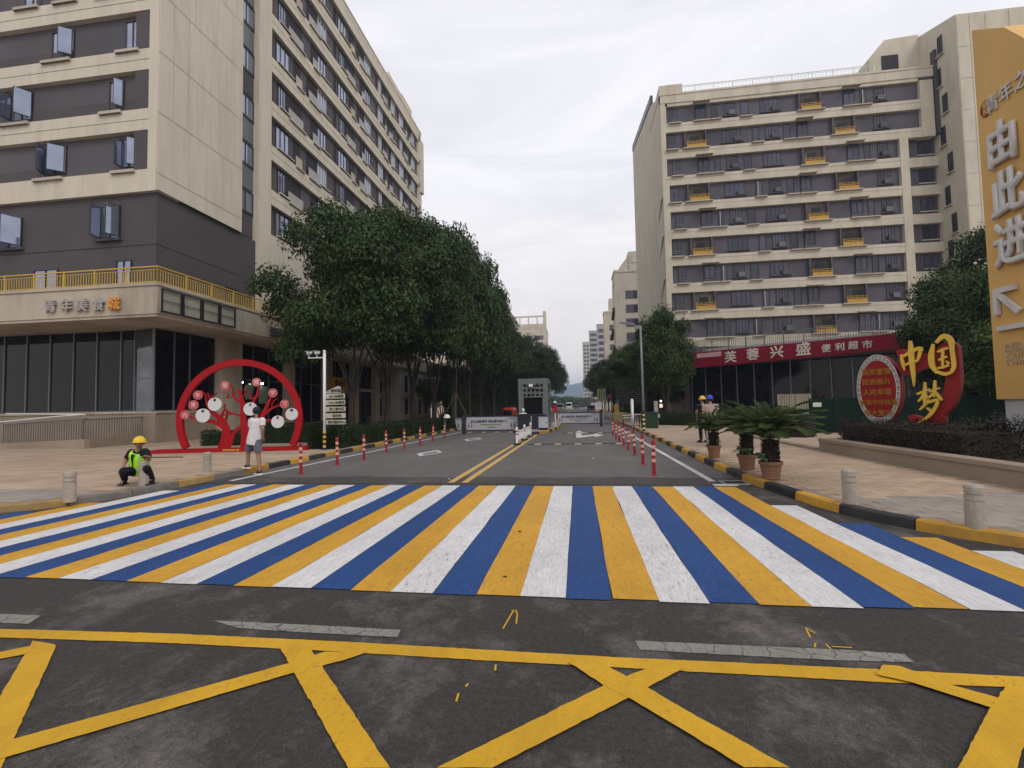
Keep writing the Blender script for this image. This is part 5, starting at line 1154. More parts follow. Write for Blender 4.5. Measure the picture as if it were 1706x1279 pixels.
# ------------------------------------------------------------------ street lamp on the right
def lamp_post(label, loc, h, grp=None, arm=-.75):
    t = thing('street_lamp', label, 'street lamp', loc, group=grp); lm = mat('lamp_grey', (.20, .205, .21), .5, .4, .05)
    g = MB(); g.smooth = True; g.tube([(0, 0, 1.05), (0, 0, h*.6), (-.02, 0, h)], [.075, .062, .055], 14); put('pole', g, lm, t, raw=True)
    for k in range(9): put('stripe', MB().lathe([(.08, k*.118), (.08, k*.118+.118)], seg=14, cap=False), (blackrub if k % 2 == 0 else mat('stripe_pale_yellow', (.55, .43, .12), .6)), t, raw=True)
    put('foot_plate', MB().box(-.16, .16, -.16, .16, -.01, .02), greymetal, t, raw=True)
    g = MB(); g.prism([(.06, -.05, h-.02), (.06, -.05, h-.22), (-.35, -.05, h-.12), (arm*.95, -.05, h+.06), (arm, -.05, h+.13), (-.3, -.05, h+.05)], (0, .1, 0)); put('arm', g, lm, t, raw=True)
    g = MB(); g.prism([(arm*.95, -.09, h+.055), (arm-.75, -.09, h+.20), (arm-.75, -.09, h+.26), (arm, -.09, h+.15)], (0, .18, 0)); hd = put('lamp_head', g, lm, t, raw=True)
    g = MB(); g.box(arm-.6, arm-.15, -.06, .06, h+.075, h+.09); put('lens', g, greywhite, hd, raw=True); return t
q = GP(1073, 718.3); lamp_post('tall grey street lamp with a striped foot standing on the right pavement', (q[0], q[1], .115), float(5.75), None, -.35)
lamp_post('street lamp rising from the right trees beyond the gate', (4.3, 62, .1), 6.2, 'distant street lamps', -.5); lamp_post('farther street lamp just left of the trees beyond the gate', (4.2, 84, .1), 6.6, 'distant street lamps', -.5)
# ------------------------------------------------------------------ planter with its wall
t = thing('planter', 'long beige stone planter wall around dark soil at the right edge', 'planter', (PA[0], PA[1], .11)); x_ = float(PA[0]); y1_ = float(PA[1]); zT = .5
g = MB(); g.box(x_, x_+.26, 5.4, y1_, .10, zT-.09); g.box(x_+.26, 16, y1_-.26, y1_, .10, zT-.09); g.box(15.74, 16, 5.66, y1_-.26, .1, zT-.09); g.box(x_+.26, 16, 5.4, 5.66, .1, zT-.09); put('wall', g, kerbwall, t)
n = 10
for i in range(n):
    a = 5.4+(y1_-5.4)*i/n; b = 5.4+(y1_-5.4)*(i+1)/n; g = MB(); g.cbox(x_-.03, x_+.32, a+.004, b-.004, zT-.09, zT, .012); put('cap_stone', g, kerbwall, t)
for i in range(6):
    a = x_+.33+i*1.45; g = MB(); g.cbox(a, a+1.442, y1_-.3, y1_+.03, zT-.09, zT-.001, .012); put('cap_stone', g, kerbwall, t)
g = MB(); g.box(x_+.26, 15.74, 5.66, y1_-.26, .1, zT-.1); put('soil', g, soil, t)
hedge('dark purple-brown hedge inside the planter below the golden lettering', [(x_+.95, y1_-.4), (x_+.95, 10.4)], 1.2, .40, .98, leaf_r, 1700, .028)
hedge('dark low hedge in the planter behind the golden lettering', [(x_+1.6, y1_-.5), (15, y1_-.2)], .9, .40, .95, leaf_h, 600, .03)
g = MB(); g.cbox(7.0, x_-.0, 16.6, 16.62, .1, .12, .005)
# lying edge stones left of the planter
t = thing('edging', 'low beige stone edging running left from the planter behind the palms', 'edging', (PA[0], PA[1]+.2, .11)); e0_, e1_ = (x_+.1, y1_+.25), tuple(GP(1225, 722)[:2]); dd = math.dist(e0_, e1_); fr = F(e0_[0], e0_[1], math.degrees(math.atan2(e1_[1]-e0_[1], e1_[0]-e0_[0])))
for i in range(int(dd)): g = MB(); g.cbox(i+.005, i+.995, -.12, .12, .10, .2, .01, fr); put('edge_stone', g, kerbwall, t)
# thin bush before the totem foot
t = thing('bare_bush', 'thin greyish bush with small leaves in front of the white totem foot', 'bush', (9.7, 12.1, .4)); g = MB(); rnd = random.Random(8); pts_ = []
for i in range(70):
    a = rnd.uniform(0, 6.28); r1 = rnd.uniform(.1, .5); h_ = rnd.uniform(.3, .75); e = (math.cos(a)*r1, math.sin(a)*r1, h_); g.tube([(0, 0, 0), (e[0]*.4, e[1]*.4, h_*.6), e], [.006, .005, .003], 4); pts_.append(e)
put('stem', g, bark, t, raw=True); r = np.random.RandomState(1); P = np.array(pts_)[r.choice(70, 900)]+r.randn(900, 3)*.05; link('foliage', leafmesh('foliage', P, r.randn(900, 3), .022, mat('grey_leaf', (.10, .09, .09), .7, island=.5), .5, 2), t)
# ------------------------------------------------------------------ China dream lettering and oval
SP = ray(1545, 690); SP = SP*(13.6/SP[1]); FC = F(float(SP[0]), 13.6, -48)
c4 = lambda x, y, dd=0: onF(FC, 1376+x/3.876, 500+y/3.876, dd)
kpx = float(np.dot(np.array([*FC.p(0, 0, 1.6)])-C0, FW))/FPX/3.876
t = thing('golden_lettering_sign', 'golden brush-style Chinese lettering on a curling red ribbon shape in the planter', 'sign', (FC.x, FC.y, .4))
poly = [(450, 322), (490, 315), (520, 330), (600, 342), (680, 335), (740, 290), (800, 262), (848, 288), (858, 350), (868, 480), (862, 570), (835, 660), (800, 710), (765, 745), (755, 840), (620, 840), (545, 775), (527, 745), (570, 742), (625, 760), (690, 720), (735, 640), (765, 560), (770, 500), (740, 455), (690, 432), (620, 445), (570, 470), (520, 482), (480, 465), (462, 430), (470, 385)]
g = MB(); pp = smoothpts([c4(x, y, .05)+(0,) for x, y in poly]+[c4(*poly[0], .05)+(0,)], 3)[:-1]
g.prism([FC.p(u, .05, z) for u, z, _ in pp], (FC.d[0]*.32, FC.d[1]*.32, 0)); put('red_ribbon', g, mat('red_ribbon_paint', (.27, .016, .016), .6, .2, .06, 2), t)
zhong = [[(487, 350, 8), (497, 400, 16), (510, 452, 6)], [(492, 368, 12), (550, 335, 17), (607, 308, 16), (618, 330, 11)], [(612, 316, 14), (602, 368, 14), (585, 402, 5)], [(503, 424, 10), (550, 402, 12), (602, 385, 8)], [(545, 262, 12), (552, 340, 24), (561, 430, 22), (567, 500, 14), (570, 556, 3)]]
guo = [[(694, 282, 10), (683, 350, 24), (688, 420, 24), (722, 472, 12)], [(712, 275, 14), (762, 232, 24), (806, 258, 24), (817, 330, 18), (828, 420, 18), (816, 458, 16)], [(712, 458, 14), (770, 476, 18), (822, 462, 12)], [(722, 335, 9), (758, 318, 13), (793, 308, 12)], [(728, 388, 8), (760, 372, 11), (786, 364, 10)], [(718, 440, 9), (760, 432, 13), (797, 418, 12)], [(757, 322, 11), (756, 380, 12), (757, 436, 10)], [(778, 392, 7), (800, 412, 12)]]
meng = [[(588, 606, 10), (630, 590, 12), (672, 574, 9)], [(641, 528, 10), (640, 600, 15), (637, 668, 8)], [(636, 600, 9), (618, 632, 12), (596, 654, 6)], [(640, 606, 6), (664, 632, 11)], [(668, 592, 8), (700, 578, 11), (738, 566, 8)], [(706, 516, 9), (704, 570, 14), (700, 626, 8)], [(702, 588, 7), (682, 614, 10), (666, 632, 5)], [(706, 588, 9), (728, 618, 14), (752, 646, 10)],
        [(664, 640, 8), (640, 676, 13), (606, 708, 6)], [(652, 664, 10), (690, 650, 15), (722, 644, 12), (712, 686, 16), (672, 742, 16), (625, 778, 11), (572, 796, 4)], [(654, 694, 8), (682, 716, 12)]]
for nm, gl in (('character_one', zhong), ('character_two', guo), ('character_three', meng)):
    g = MB()
    for i, s_ in enumerate(gl): ribbon(g, FC, [(*c4(x, y, -.03), w_*kpx*1.22) for x, y, w_ in s_], -.07-.0013*i, .0+.0013*i)
    put('character', g, gold, t)
t = thing('oval_sign', 'red oval sign with white key-pattern rim and lines of golden Chinese text', 'sign', (*FC.p(c4(340, 600)[0], 0, 0)[:2], .4))
ul, ur = c4(200, 590)[0], c4(482, 590)[0]; zt_, zb_ = c4(340, 350)[1], c4(340, 795)[1]; uo, zo = (ul+ur)/2, (zt_+zb_)/2; ra, rb_ = (ur-ul)/2, (zt_-zb_)/2
g = MB(); disc(g, FC, uo, zo, ra, 0, .38, 60, rb_); put('drum', g, mat('oval_red_paint', (.24, .010, .010), .6, .2, .06, 2), t)
g = MB(); vs = [FC.p(ell_[0], -.0015, ell_[1]) for ell_ in [(uo+ra*k*math.cos(6.28318*q/60), zo+rb_*k*math.sin(6.28318*q/60)) for k in (.832, .997) for q in range(60)]]; g.add(vs, [(q, (q+1) % 60, 60+(q+1) % 60, 60+q) for q in range(60)]); put('rim_ground', g, mat('dark_rim_ground', (.07, .055, .05), .6), t)
g = MB(); nU = 34
def ell(a, k): return (uo+ra*k*math.cos(a), zo+rb_*k*math.sin(a))
for i in range(nU):
    s0 = 6.28318*i/nU; st = 6.28318/nU
    path = [(.0, .0), (.0, 1), (.78, 1), (.78, .28), (.36, .28), (.36, .62), (.58, .62)]
    for (a, b), (c, d) in zip(path, path[1:]):
        p_ = (*ell(s0+a*st, .845+.13*b), .022*ra/.7); q_ = (*ell(s0+c*st, .845+.13*d), .022*ra/.7); ribbon(g, FC, [p_, q_], -.012, -.002, False)
    p_ = (*ell(s0, .845), .022*ra/.7); q_ = (*ell(s0+st, .845), .022*ra/.7); ribbon(g, FC, [p_, q_], -.0115, -.002, False)
put('key_pattern', g, mat('pale_key_pattern', (.55, .52, .48), .6), t)
g = MB()
for k in range(60):
    a, b = 6.28318*k/60, 6.28318*(k+1)/60
    for (k0, k1) in ((.985, 1.0),): g.quad(FC.p(*[ell(a, k0)[0], -.004, ell(a, k0)[1]]), FC.p(ell(b, k0)[0], -.004, ell(b, k0)[1]), FC.p(ell(b, k1)[0], -.004, ell(b, k1)[1]), FC.p(ell(a, k1)[0], -.004, ell(a, k1)[1]))
put('rim_line', g, mat('pale_key_pattern', (0, 0, 0)), t)
goldtxt = mat('worn_gold_print', (.36, .15, .02), .5, .2)
for s_, (x, y), sz in (('国家富强', (326, 462), .185), ('民族振兴', (326, 527), .185), ('人民幸福', (330, 593), .185), ('实现中华民族', (342, 660), .165), ('伟大复兴', (338, 727), .185)):
    u, z = c4(x, y); text('golden_line', s_, sz, goldtxt, t, FC, u, -.016, z, .006, .004, .9)
# ------------------------------------------------------------------ amber totem
XT = 10.0; FTm = F(XT, 0, -90)
t = thing('totem_sign', 'tall amber totem sign with big white Chinese characters and an arrow at the right edge', 'sign', (XT, 12.87, .4))
yl = 12.87; yr = 9.7; a1, a2, a3 = AX(1617, 52, XT), AX(1672, 45, XT), AX(1706, 63, XT)
slope = (a3[2]-a2[2])/(a3[1]-a2[1])
g = MB(); g.prism([(XT, yl, 1.55), (XT, yl, float(a1[2])), (XT, float(a2[1]), float(a2[2])), (XT, yr, float(a2[2]+slope*(yr-a2[1]))), (XT, yr, 1.55)], (.9, 0, 0)); put('panel', g, amber, t)
g = MB(); g.box(XT+.08, XT+.82, yr+.1, yl-.12, .3, 1.55); put('foot', g, mat('white_totem_foot', (.50, .49, .47), .7, .3, .06, 2, dirt=.4, dirtcol=(.3, .28, .25)), t)
lw = mat('white_block_letter', (.60, .58, .56), .5)
uC = -12.19
def zz(y_, Y=12.24):
    lo, hi = 0.0, 14.0
    for _ in range(40):
        m_ = (lo+hi)/2; v = np.array([XT, Y, m_])-C0; py = 639.5-FPX*(v@UP)/(v@FW)
        if py > y_: lo = m_
        else: hi = m_
    return m_
for ch, y_, sz in (('由', 237, 1.08), ('此', 321, 1.1), ('进', 405, 1.12)):
    text('letter', ch, sz, lw, t, FTm, uC+(.0 if ch == '由' else .07), -.075, zz(y_), .03, .035, .78)
g = MB(); zA = zz(505); ribbon(g, FTm, [(-12.62, zA+.38, .12), (-12.62, zA-.20, .12)], -.1, -.02, False); ribbon(g, FTm, [(-12.67, zA+.36, .12), (-12.1, zA+.36, .12)], -.101, -.021, False); ribbon(g, FTm, [(-12.6, zA+.34, .12), (-12.05, zA-.22, .12)], -.102, -.022, False)
put('arrow', g, lw, t); g = MB(); zA = zz(543); g.box(-12.64, -11.2, -.09, -.02, zA-.06, zA+.05, FTm); put('underline', g, lw, t)
pale = mat('faded_pale_print', (.52, .40, .24), .6)
for s_, y_, sz in (('UNITED', 573, .15), ('INVESTMENT', 581, .15), ('YOUTH', 590.5, .21), ('TOWN', 602, .21)):
    me = textmesh(s_, sz, .006, .003); me.materials.clear(); me.materials.append(pale); co = np.zeros(len(me.vertices)*3); me.vertices.foreach_get('co', co); w_ = co.reshape(-1, 3)[:, 0].max()
    place('lettering', me, t, FTm, -12.55+w_*.8, -.012, zz(y_)).scale[0] = .8
o = text('calligraphy', '青年之城', .46, lw, t, FTm, -11.86, -.03, zz(142, 11.86), .01, .004, .8, tilt=-.10)
u_, z_ = -12.6, zz(180, 12.6); g = MB(); disc(g, FTm, u_, z_, .16, -.02, -.003, 24, .21); put('seal', g, mat('brown_seal', (.20, .045, .012), .6), t); text('seal_lettering', '联\n投', .17, amber, t, FTm, u_, -.026, z_, .003, .004)
# ------------------------------------------------------------------ hoarding, fence slats, pallets
ya_ = 23.5; xa_, xb_ = float(AY(1349, 690, ya_)[0]), float(AY(1350, 690, ya_)[0])+8
t = thing('green_hoarding', 'dark green site hoarding with a small white notice behind the palms', 'fence', (xa_, ya_, .1)); zt_ = float(AY(1400, 663, ya_)[2])
for i in range(8): g = MB(); g.cbox(xa_+i*1.0+.006, xa_+(i+1)*1.0-.006, ya_, ya_+.06, .1, zt_, .006); put('panel', g, mat('dark_green_sheet', (.007, .018, .012), .8, .1, .1), t)
g = MB(); q0, q1 = AY(1354, 670.5, ya_-.01), AY(1368.5, 677.5, ya_-.01); g.box(q0[0], q1[0], ya_-.02, ya_-.005, q1[2], q0[2]); put('notice', g, mat('pale_notice', (.50, .54, .50), .6), t)
yb_ = 27.5; xa2 = float(AY(1296, 680, yb_)[0]); xb2 = float(AY(1352, 680, yb_)[0]); zt2 = float(AY(1330, 656, yb_)[2])
t = thing('beige_slat_gate', 'beige ribbed site gate left of the green hoarding', 'gate', (xa2, yb_, .1)); n = 14
for i in range(n): a = xa2+(xb2-xa2)*i/n; g = MB(); g.cbox(a+.01, a+(xb2-xa2)/n-.01, yb_, yb_+.05, .1, zt2, .01); put('slat', g, mat('beige_slat', (.25, .23, .17), .7, .3, .1, rand=.15), t)
q = AY(1342, 700, 22.8); t = thing('pallet_stack', 'stack of dark green pallets at the left end of the hoarding', 'pallet stack', (q[0], 22.8, .1))
for i in range(7): g = MB(); g.box(q[0]-.25, q[0]+.3, 22.5, 23.1, .12+i*.13, .12+i*.13+.035); g.box(q[0]-.25, q[0]+.3, 22.5, 22.6, .155+i*.13, .24+i*.13); g.box(q[0]-.25, q[0]+.3, 23.0, 23.1, .155+i*.13, .24+i*.13); put('pallet', g, mat('dark_green_plastic', (.02, .04, .028), .6), t)
# ------------------------------------------------------------------ gate, booth, island
def pt(a, b, z=0): q = G(a, b, z); return float(q[0]), float(q[1])
isl = thing('traffic_island', 'kerbed island with yellow and black edge under the gate booth', 'traffic island', (-2.7, 27, 0))
ip = [(-2.62, 26.4), (-2.2, 26.6), (-1.75, 28.2), (-1.35, 33), (-1.35, 43), (-4.0, 43), (-4.1, 30), (-3.9, 28.4), (-3.0, 26.6)]
g = MB(); g.prism([(a, b, .0) for a, b in ip], (0, 0, .13)); put('slab', g, concrete, isl)
dn = dense([(a, b) for a, b in ip+[ip[0]]], 1.0)
for i, (a, b) in enumerate(zip(dn, dn[1:])):
    ln = math.dist(a, b); fr = F(a[0], a[1], math.degrees(math.atan2(b[1]-a[1], b[0]-a[0]))); g = MB(); g.cbox(.006, ln-.006, -.03, .14, -.01, .155, .015, fr); put('kerb_stone', g, kerb_y if i % 2 else kerb_k, isl)
BX0, BX1, BY0, BY1 = -3.78, -1.88, 30.0, 33.0; BZ = float(AY(880, 630.5, BY0)[2])
bt = thing('gate_booth', 'grey gate booth with a perforated upper frame and dark window on the island', 'booth', ((BX0+BX1)/2, BY0, .13))
bgm = mat('booth_grey', (.13, .145, .14), .55, .4, .06)
z1 = float(AY(880, 662, BY0)[2]); z2 = float(AY(880, 690, BY0)[2])
g = MB(); g.box(BX0, BX0+.33, BY0, BY0+.12, .13, z1); g.box(BX1-.36, BX1, BY0, BY0+.12, .13, z1); put('front_post', g, bgm, bt)
g = MB(); nx, nz_ = 7, 4; cw_ = (BX1-BX0)/nx; ch_ = (BZ-z1)/nz_; rnd = random.Random(4)
for i in range(nx):
    for j in range(nz_):
        x0, zz0 = BX0+i*cw_, z1+j*ch_; c_ = [(x0, zz0), (x0+cw_, zz0), (x0+cw_, zz0+ch_), (x0, zz0+ch_)]
        if i in (0, nx-1) or j == nz_-1: 
            g.box(x0, x0+cw_, BY0, BY0+.12, zz0, zz0+ch_); continue
        cx_, cz_ = x0+cw_/2, zz0+ch_/2; a_ = rnd.uniform(0, 2.1); s_ = min(cw_, ch_)*rnd.uniform(.50, .66)
        tr = sorted([(cx_+s_*math.cos(a_+k*2.094), cz_+s_*math.sin(a_+k*2.094)) for k in range(3)], key=lambda p: math.atan2(p[1]-cz_, p[0]-cx_))
        # match each square corner with its nearest triangle corner
        idx = [min(range(3), key=lambda k: math.dist(tr[k], c)) for c in c_]
        for y in (BY0, BY0+.12):
            for k in range(4):
                k2 = (k+1) % 4; A, B = c_[k], c_[k2]; T0, T1 = tr[idx[k]], tr[idx[k2]]
                if idx[k] == idx[k2]: g.poly([(A[0], y, A[1]), (B[0], y, B[1]), (T0[0], y, T0[1])])
                else: g.poly([(A[0], y, A[1]), (B[0], y, B[1]), (T1[0], y, T1[1]), (T0[0], y, T0[1])])
            
put('perforated_frame', g, bgm, bt)
g = MB(); g.box(BX0, BX0+.12, BY0+.12, BY1, z1+.1, BZ); g.box(BX0, BX1, BY0+.12, BY1, BZ-.1, BZ-.002); put('roof', g, bgm, bt)
g = MB(); g.box(BX1-.12, BX1, BY0+.12, BY1, BZ-.35, BZ-.1); g.box(BX1-.12, BX1, BY1-.3, BY1, .13, BZ-.35); g.box(BX1-.12, BX1, BY0+.12, BY1-.3, z1-.15, z1+.3); put('side_frame', g, bgm, bt)
g = MB(); g.box(BX0+.1, BX1-.13, BY0+.25, BY1-.1, z2, BZ-.12); put('window', g, mat('unlit_booth_window', (.006, .007, .007), .3, .08), bt)
g = MB(); g.box(BX0-.06, BX1-.2, BY0-.05, BY0+.24, .13, z2-.06); put('counter_wall', g, mat('navy_panel', (.02, .02, .035), .6), bt)
g = MB(); g.cbox(BX0-.05, BX1-.15, BY0-.1, BY0+.22, z2-.06, z2, .01); put('counter', g, darkmetal, bt)
g = MB(); g.box(-3.0, -2.95, BY0-.09, BY0-.055, .2, z2-.1); put('handle_bar', g, greywhite, bt)
q = AY(871.5, 683, BY0-.1); t = thing('booth_camera', 'white dome camera on a bracket at the left corner of the booth', 'camera', q); g = MB(); g.smooth = True; g.ball((0, 0, 0), .11); put('dome', g, white_paint, t, raw=True); g = MB(); g.cbox(-.25, .22, -.1, .1, -.24, -.18, .01); g.tube([(0, 0, -.18), (0, 0, -.08)], .04, 8); put('bracket', g, white_paint, t, raw=True)
q = AY(884.5, 642, BY0-.15); t = thing('booth_floodlight', 'small white floodlight fixed on the upper booth frame', 'floodlight', q); g = MB(); g.box(-.13, .13, -.06, .04, -.08, .1); put('housing', g, white_paint, t, raw=True); g = MB(); g.box(-.03, .03, .04, .15, -.02, .02); put('bracket', g, darkmetal, t, raw=True)
q = AY(905.5, 717, 28.7); t = thing('control_cabinet', 'white control cabinet on a dark foot in front of the booth', 'cabinet', (q[0], 28.7, .13)); g = MB(); g.cbox(-.28, .28, -.18, .18, .14, .80, .015); put('body', g, mat('cabinet_white', (.42, .43, .47), .5), t, raw=True); g = MB(); g.cbox(-.30, .30, -.2, .2, .80, .84, .01); put('lid', g, greymetal, t, raw=True); g = MB(); g.box(-.24, .24, -.15, .15, 0, .14); put('foot', g, blackrub, t, raw=True); g = MB(); g.box(.18, .21, -.195, -.181, .4, .52); put('handle', g, darkmetal, t, raw=True)
q = AY(925, 700, 31.6); t = thing('red_signal_post', 'white post with a red display box and white cap right of the booth', 'signal post', (q[0], 31.6, .13)); g = MB(); g.tube([(0, 0, 0), (0, 0, 1.0)], .05, 10); put('pole', g, white_paint, t, raw=True); g = MB(); g.cbox(-.13, .13, -.08, .08, 1.0, 1.62, .015); bx = put('display_box', g, darkmetal, t, raw=True)
g = MB(); g.box(-.12, .12, -.09, -.081, 1.03, 1.3); g.box(-.11, .11, -.09, -.081, 1.36, 1.5); put('display', g, mat('red_display', (.55, .01, .02), .4), bx, raw=True); g = MB(); g.smooth = True; g.ball((0, 0, 1.64), .13, half=True); put('cap', g, white_paint, t, raw=True)
# median railing
m0, m1 = pt(861.5, 741), pt(884, 727); t = thing('median_railing', 'short white median railing with reflective posts before the booth', 'railing', (m0[0], m0[1], 0))
n = 2; ang_ = math.degrees(math.atan2(m1[1]-m0[1], m1[0]-m0[0])); fr = F(m0[0], m0[1], ang_); ln = math.dist(m0, m1)
for i in range(n+1):
    g = MB(); g.cbox(i*ln/n-.045, i*ln/n+.045, -.045, .045, .05, .66, .008, fr); p = put('post', g, white_paint, t); c = fr.p(i*ln/n, 0, .69); g = MB(); g.smooth = True; g.ball(c, .05); put('knob', g, white_paint, p); g = MB(); g.cbox(i*ln/n-.17, i*ln/n+.17, -.14, .14, .0, .07, .02, fr); put('base', g, blackrub, t)
    for zz_ in (.42, .54): g = MB(); g.box(i*ln/n-.049, i*ln/n+.049, -.049, .049, zz_, zz_+.05, fr); put('reflector', g, darkmetal if zz_ > .5 else delin, t)
for i in range(n):
    a, b = i*ln/n+.05, (i+1)*ln/n-.05; g = MB(); g.box(a, b, -.015, .015, .50, .56, fr); g.box(a, b, -.015, .015, .16, .22, fr); put('rail', g, white_paint, t); g = MB()
    for q in range(int((b-a)/.12)): g.box(a+.06+q*.12-.018, a+.06+q*.12+.018, -.008, .008, .22, .5, fr)
    put('railing_bars', g, white_paint, t, kind='stuff')
# banner boom gates
ban = mat('banner_white', (.46, .46, .50), .6, .3, .05)
def banner_gate(label, xa, xb, Y, zlo, zhi, flip=False, ctrl=True, s1='长江创新青年 联投青年城YTC', grp='banner boom gates'):
    t = thing('banner_gate', label, 'boom gate', (xa, Y, 0), group=grp); fr = F(0, Y, 0); w_ = xb-xa; h = zhi-zlo
    g = MB(); g.box(xa, xb, Y-.03, Y+.03, zhi+.005, zhi+.09); g.box(xa, xb, Y-.025, Y+.025, zlo-.06, zlo-.005); put('boom', g, darkmetal, t)
    g = MB(); g.box(xa+.02, xb-.02, Y-.02, Y+.01, zlo, zhi); put('banner', g, ban, t)
    text('lettering', s1, h*.24, mat('navy_print', (.03, .03, .09), .6), t, fr, (xa+xb)/2-.05*w_, -.026, zlo+h*.66, .003, .006, min(1, w_/3.6))
    text('small_lettering', '联投青年城', h*.09, darkmetal, t, fr, xb-w_*.12, -.026, zlo+h*.88, .002, .002); text('small_lettering', '奋斗青春最美年华', h*.09, darkmetal, t, fr, (xa+xb)/2, -.026, zlo+h*.2, .002, .002)
    g = MB(); g.box(xa+w_*.28, xa+w_*.68, Y-.026, Y-.021, zlo+h*.36, zlo+h*.45); put('green_strip', g, mat('olive_print', (.20, .22, .05), .6), t)
    for xx, cc in ((xa+.16, 'a'), (xa+.36, 'b'), (xb-.42, 'c'), (xb-.22, 'd')):
        g = MB(); disc(g, fr, xx, zlo+h*.30, .055, -.027, -.0215, 12, .11); disc(g, fr, xx, zlo+h*.49, .04, -.0275, -.0215, 12, .045); put('printed_figure', g, mat('print_'+{'a': 'brown', 'b': 'olive', 'c': 'orange', 'd': 'teal'}[cc], {'a': (.25, .10, .05), 'b': (.22, .20, .05), 'c': (.30, .10, .05), 'd': (.04, .10, .13)}[cc], .6), t)
    return t
def cabinet(label, x, Y, h=1.05):
    t = thing('gate_machine', label, 'gate machine', (x, Y, 0), group='boom gate machines'); g = MB(); g.cbox(-.10, .10, -.10, .10, .0, h, .02); put('housing', g, mat('dark_machine', (.025, .025, .035), .5), t, raw=True); g = MB(); g.box(-.06, .06, -.106, -.101, h*.55, h*.85); put('front_plate', g, darkmetal, t, raw=True); g = MB(); g.cbox(-.13, .13, -.12, .12, -.005, .03, .01); put('foot', g, greymetal, t, raw=True); return t
zb = float(AY(820, 715.5, 30.6)[2]); ztp = float(AY(820, 694.5, 30.6)[2])
banner_gate('printed white banner hung on the left boom gate across the lane', float(AY(777, 705, 30.6)[0]), float(AY(862.5, 705, 30.6)[0]), 30.6, zb, ztp)
banner_gate('printed white banner section left of the dark gate machine', float(AY(735, 705, 33)[0]), float(AY(769, 705, 33)[0]), 33.0, float(AY(750, 716, 33)[2]), float(AY(750, 697, 33)[2]), s1='联投青年城')
Yg = 40.6; zb = float(AY(965, 704.5, Yg)[2]); ztp = float(AY(965, 688, Yg)[2]); banner_gate('printed white banner hung on the right boom gate beyond the booth', float(AY(929, 695, Yg)[0]), float(AY(999, 695, Yg)[0]), Yg, zb, ztp)
cabinet('tall dark gate machine between the two left banners', *pt(773, 724), 1.15); cabinet('dark gate machine at the right end of the far banner', *pt(1002, 711), 1.25)
x, y = pt(741.5, 725); t = thing('guard_post', 'grey-green post with a white hood left of the gate banners', 'post', (x, y, 0)); g = MB(); g.tube([(0, 0, 0), (0, 0, 1.05)], .07, 10); put('post', g, mat('grey_green_metal', (.05, .07, .065), .6), t, raw=True); g = MB(); g.smooth = True; g.ball((.12, 0, 1.0), .2, sq=(1, 1, 1.1), half=True); put('hood', g, white_paint, t, raw=True)
# pedestrian gates on the right pavement
fz = .12
def bars(label, xa, xb, Y, h, m, nm='bar_fence', grp=None, step=.16):
    t = thing(nm, label, 'fence', (xa, Y, .1), group=grp); g = MB(); g.box(xa, xb, Y-.02, Y+.02, h-.05, h); g.box(xa, xb, Y-.02, Y+.02, .2, .24); put('rail', g, m, t)
    g = MB(); g.box(xa, xa+.06, Y-.03, Y+.03, .1, h+.03); g.box(xb-.06, xb, Y-.03, Y+.03, .1, h+.03); put('post', g, m, t)
    g = MB()
    for i in range(int((xb-xa)/step)): g.box(xa+.08+i*step, xa+.105+i*step, Y-.01, Y+.01, .24, h-.05)
    put('fence_bars', g, m, t, kind='stuff'); return t
Y = 39.0; bars('pale bar fence right of the far boom gate', float(AY(1004, 695, Y)[0]), float(AY(1034, 695, Y)[0]), Y, float(AY(1020, 688, Y)[2]), mat('pale_fence_metal', (.30, .31, .36), .5), grp='bar fences at the pedestrian gate')
Y = 31; bars('dark bar gate beside the white turnstile post', float(AY(1037, 700, Y)[0]), float(AY(1066, 700, Y)[0]), Y, float(AY(1050, 690, Y)[2]), mat('navy_fence_metal', (.025, .028, .05), .5), grp='bar fences at the pedestrian gate')
q = AY(1054, 705, 30.5); t = thing('turnstile_post', 'white turnstile post with a long horizontal arm at the pedestrian gate', 'turnstile', (q[0], 30.5, .11)); h = float(AY(1053.5, 667, 30.5)[2])-.11
g = MB(); g.smooth = True; g.tube([(0, 0, 0), (0, 0, h)], .09, 12); put('post', g, white_paint, t, raw=True); g = MB(); g.smooth = True; g.ball((0, 0, h), .1, half=True); put('cap', g, white_paint, t, raw=True); g = MB(); g.tube([(-.62, 0, .78), (1.35, 0, .90)], .02, 8); g.tube([(-.6, 0, .62), (.1, 0, .65)], .018, 8); put('arm', g, white_paint, t, raw=True)
q = AY(1093, 690, 33); t = thing('gate_pillar', 'short grey stone pillar right of the tall lamp', 'pillar', (q[0], 33, .1)); h = float(AY(1093, 668, 33)[2])
g = MB(); g.cbox(-.12, .12, -.12, .12, 0, h-.1, .01); put('shaft', g, concrete, t, raw=True); g = MB(); g.cbox(-.32, .22, -.2, .2, .55, .8, .02); put('shelf', g, greywhite, t, raw=True)
q = AY(1101, 668, 34); t = thing('lit_lantern', 'tiny bright lantern with a lit panel below it near the hedge', 'lantern', (q[0], 34, .1)); h = float(q[2])-.1
g = MB(); g.tube([(0, 0, 0), (0, 0, h-.05)], .03, 8); put('pole', g, darkmetal, t, raw=True); put('bulb', MB().ball((0, 0, h), .06, 10), mat('lantern_glow', (1, .97, .9), emit=4), t, raw=True); g = MB(); g.box(-.1, .1, -.05, .0, h-.45, h-.2); put('lit_panel', g, mat('warm_lit_panel', (.8, .62, .42), emit=.7), t, raw=True)
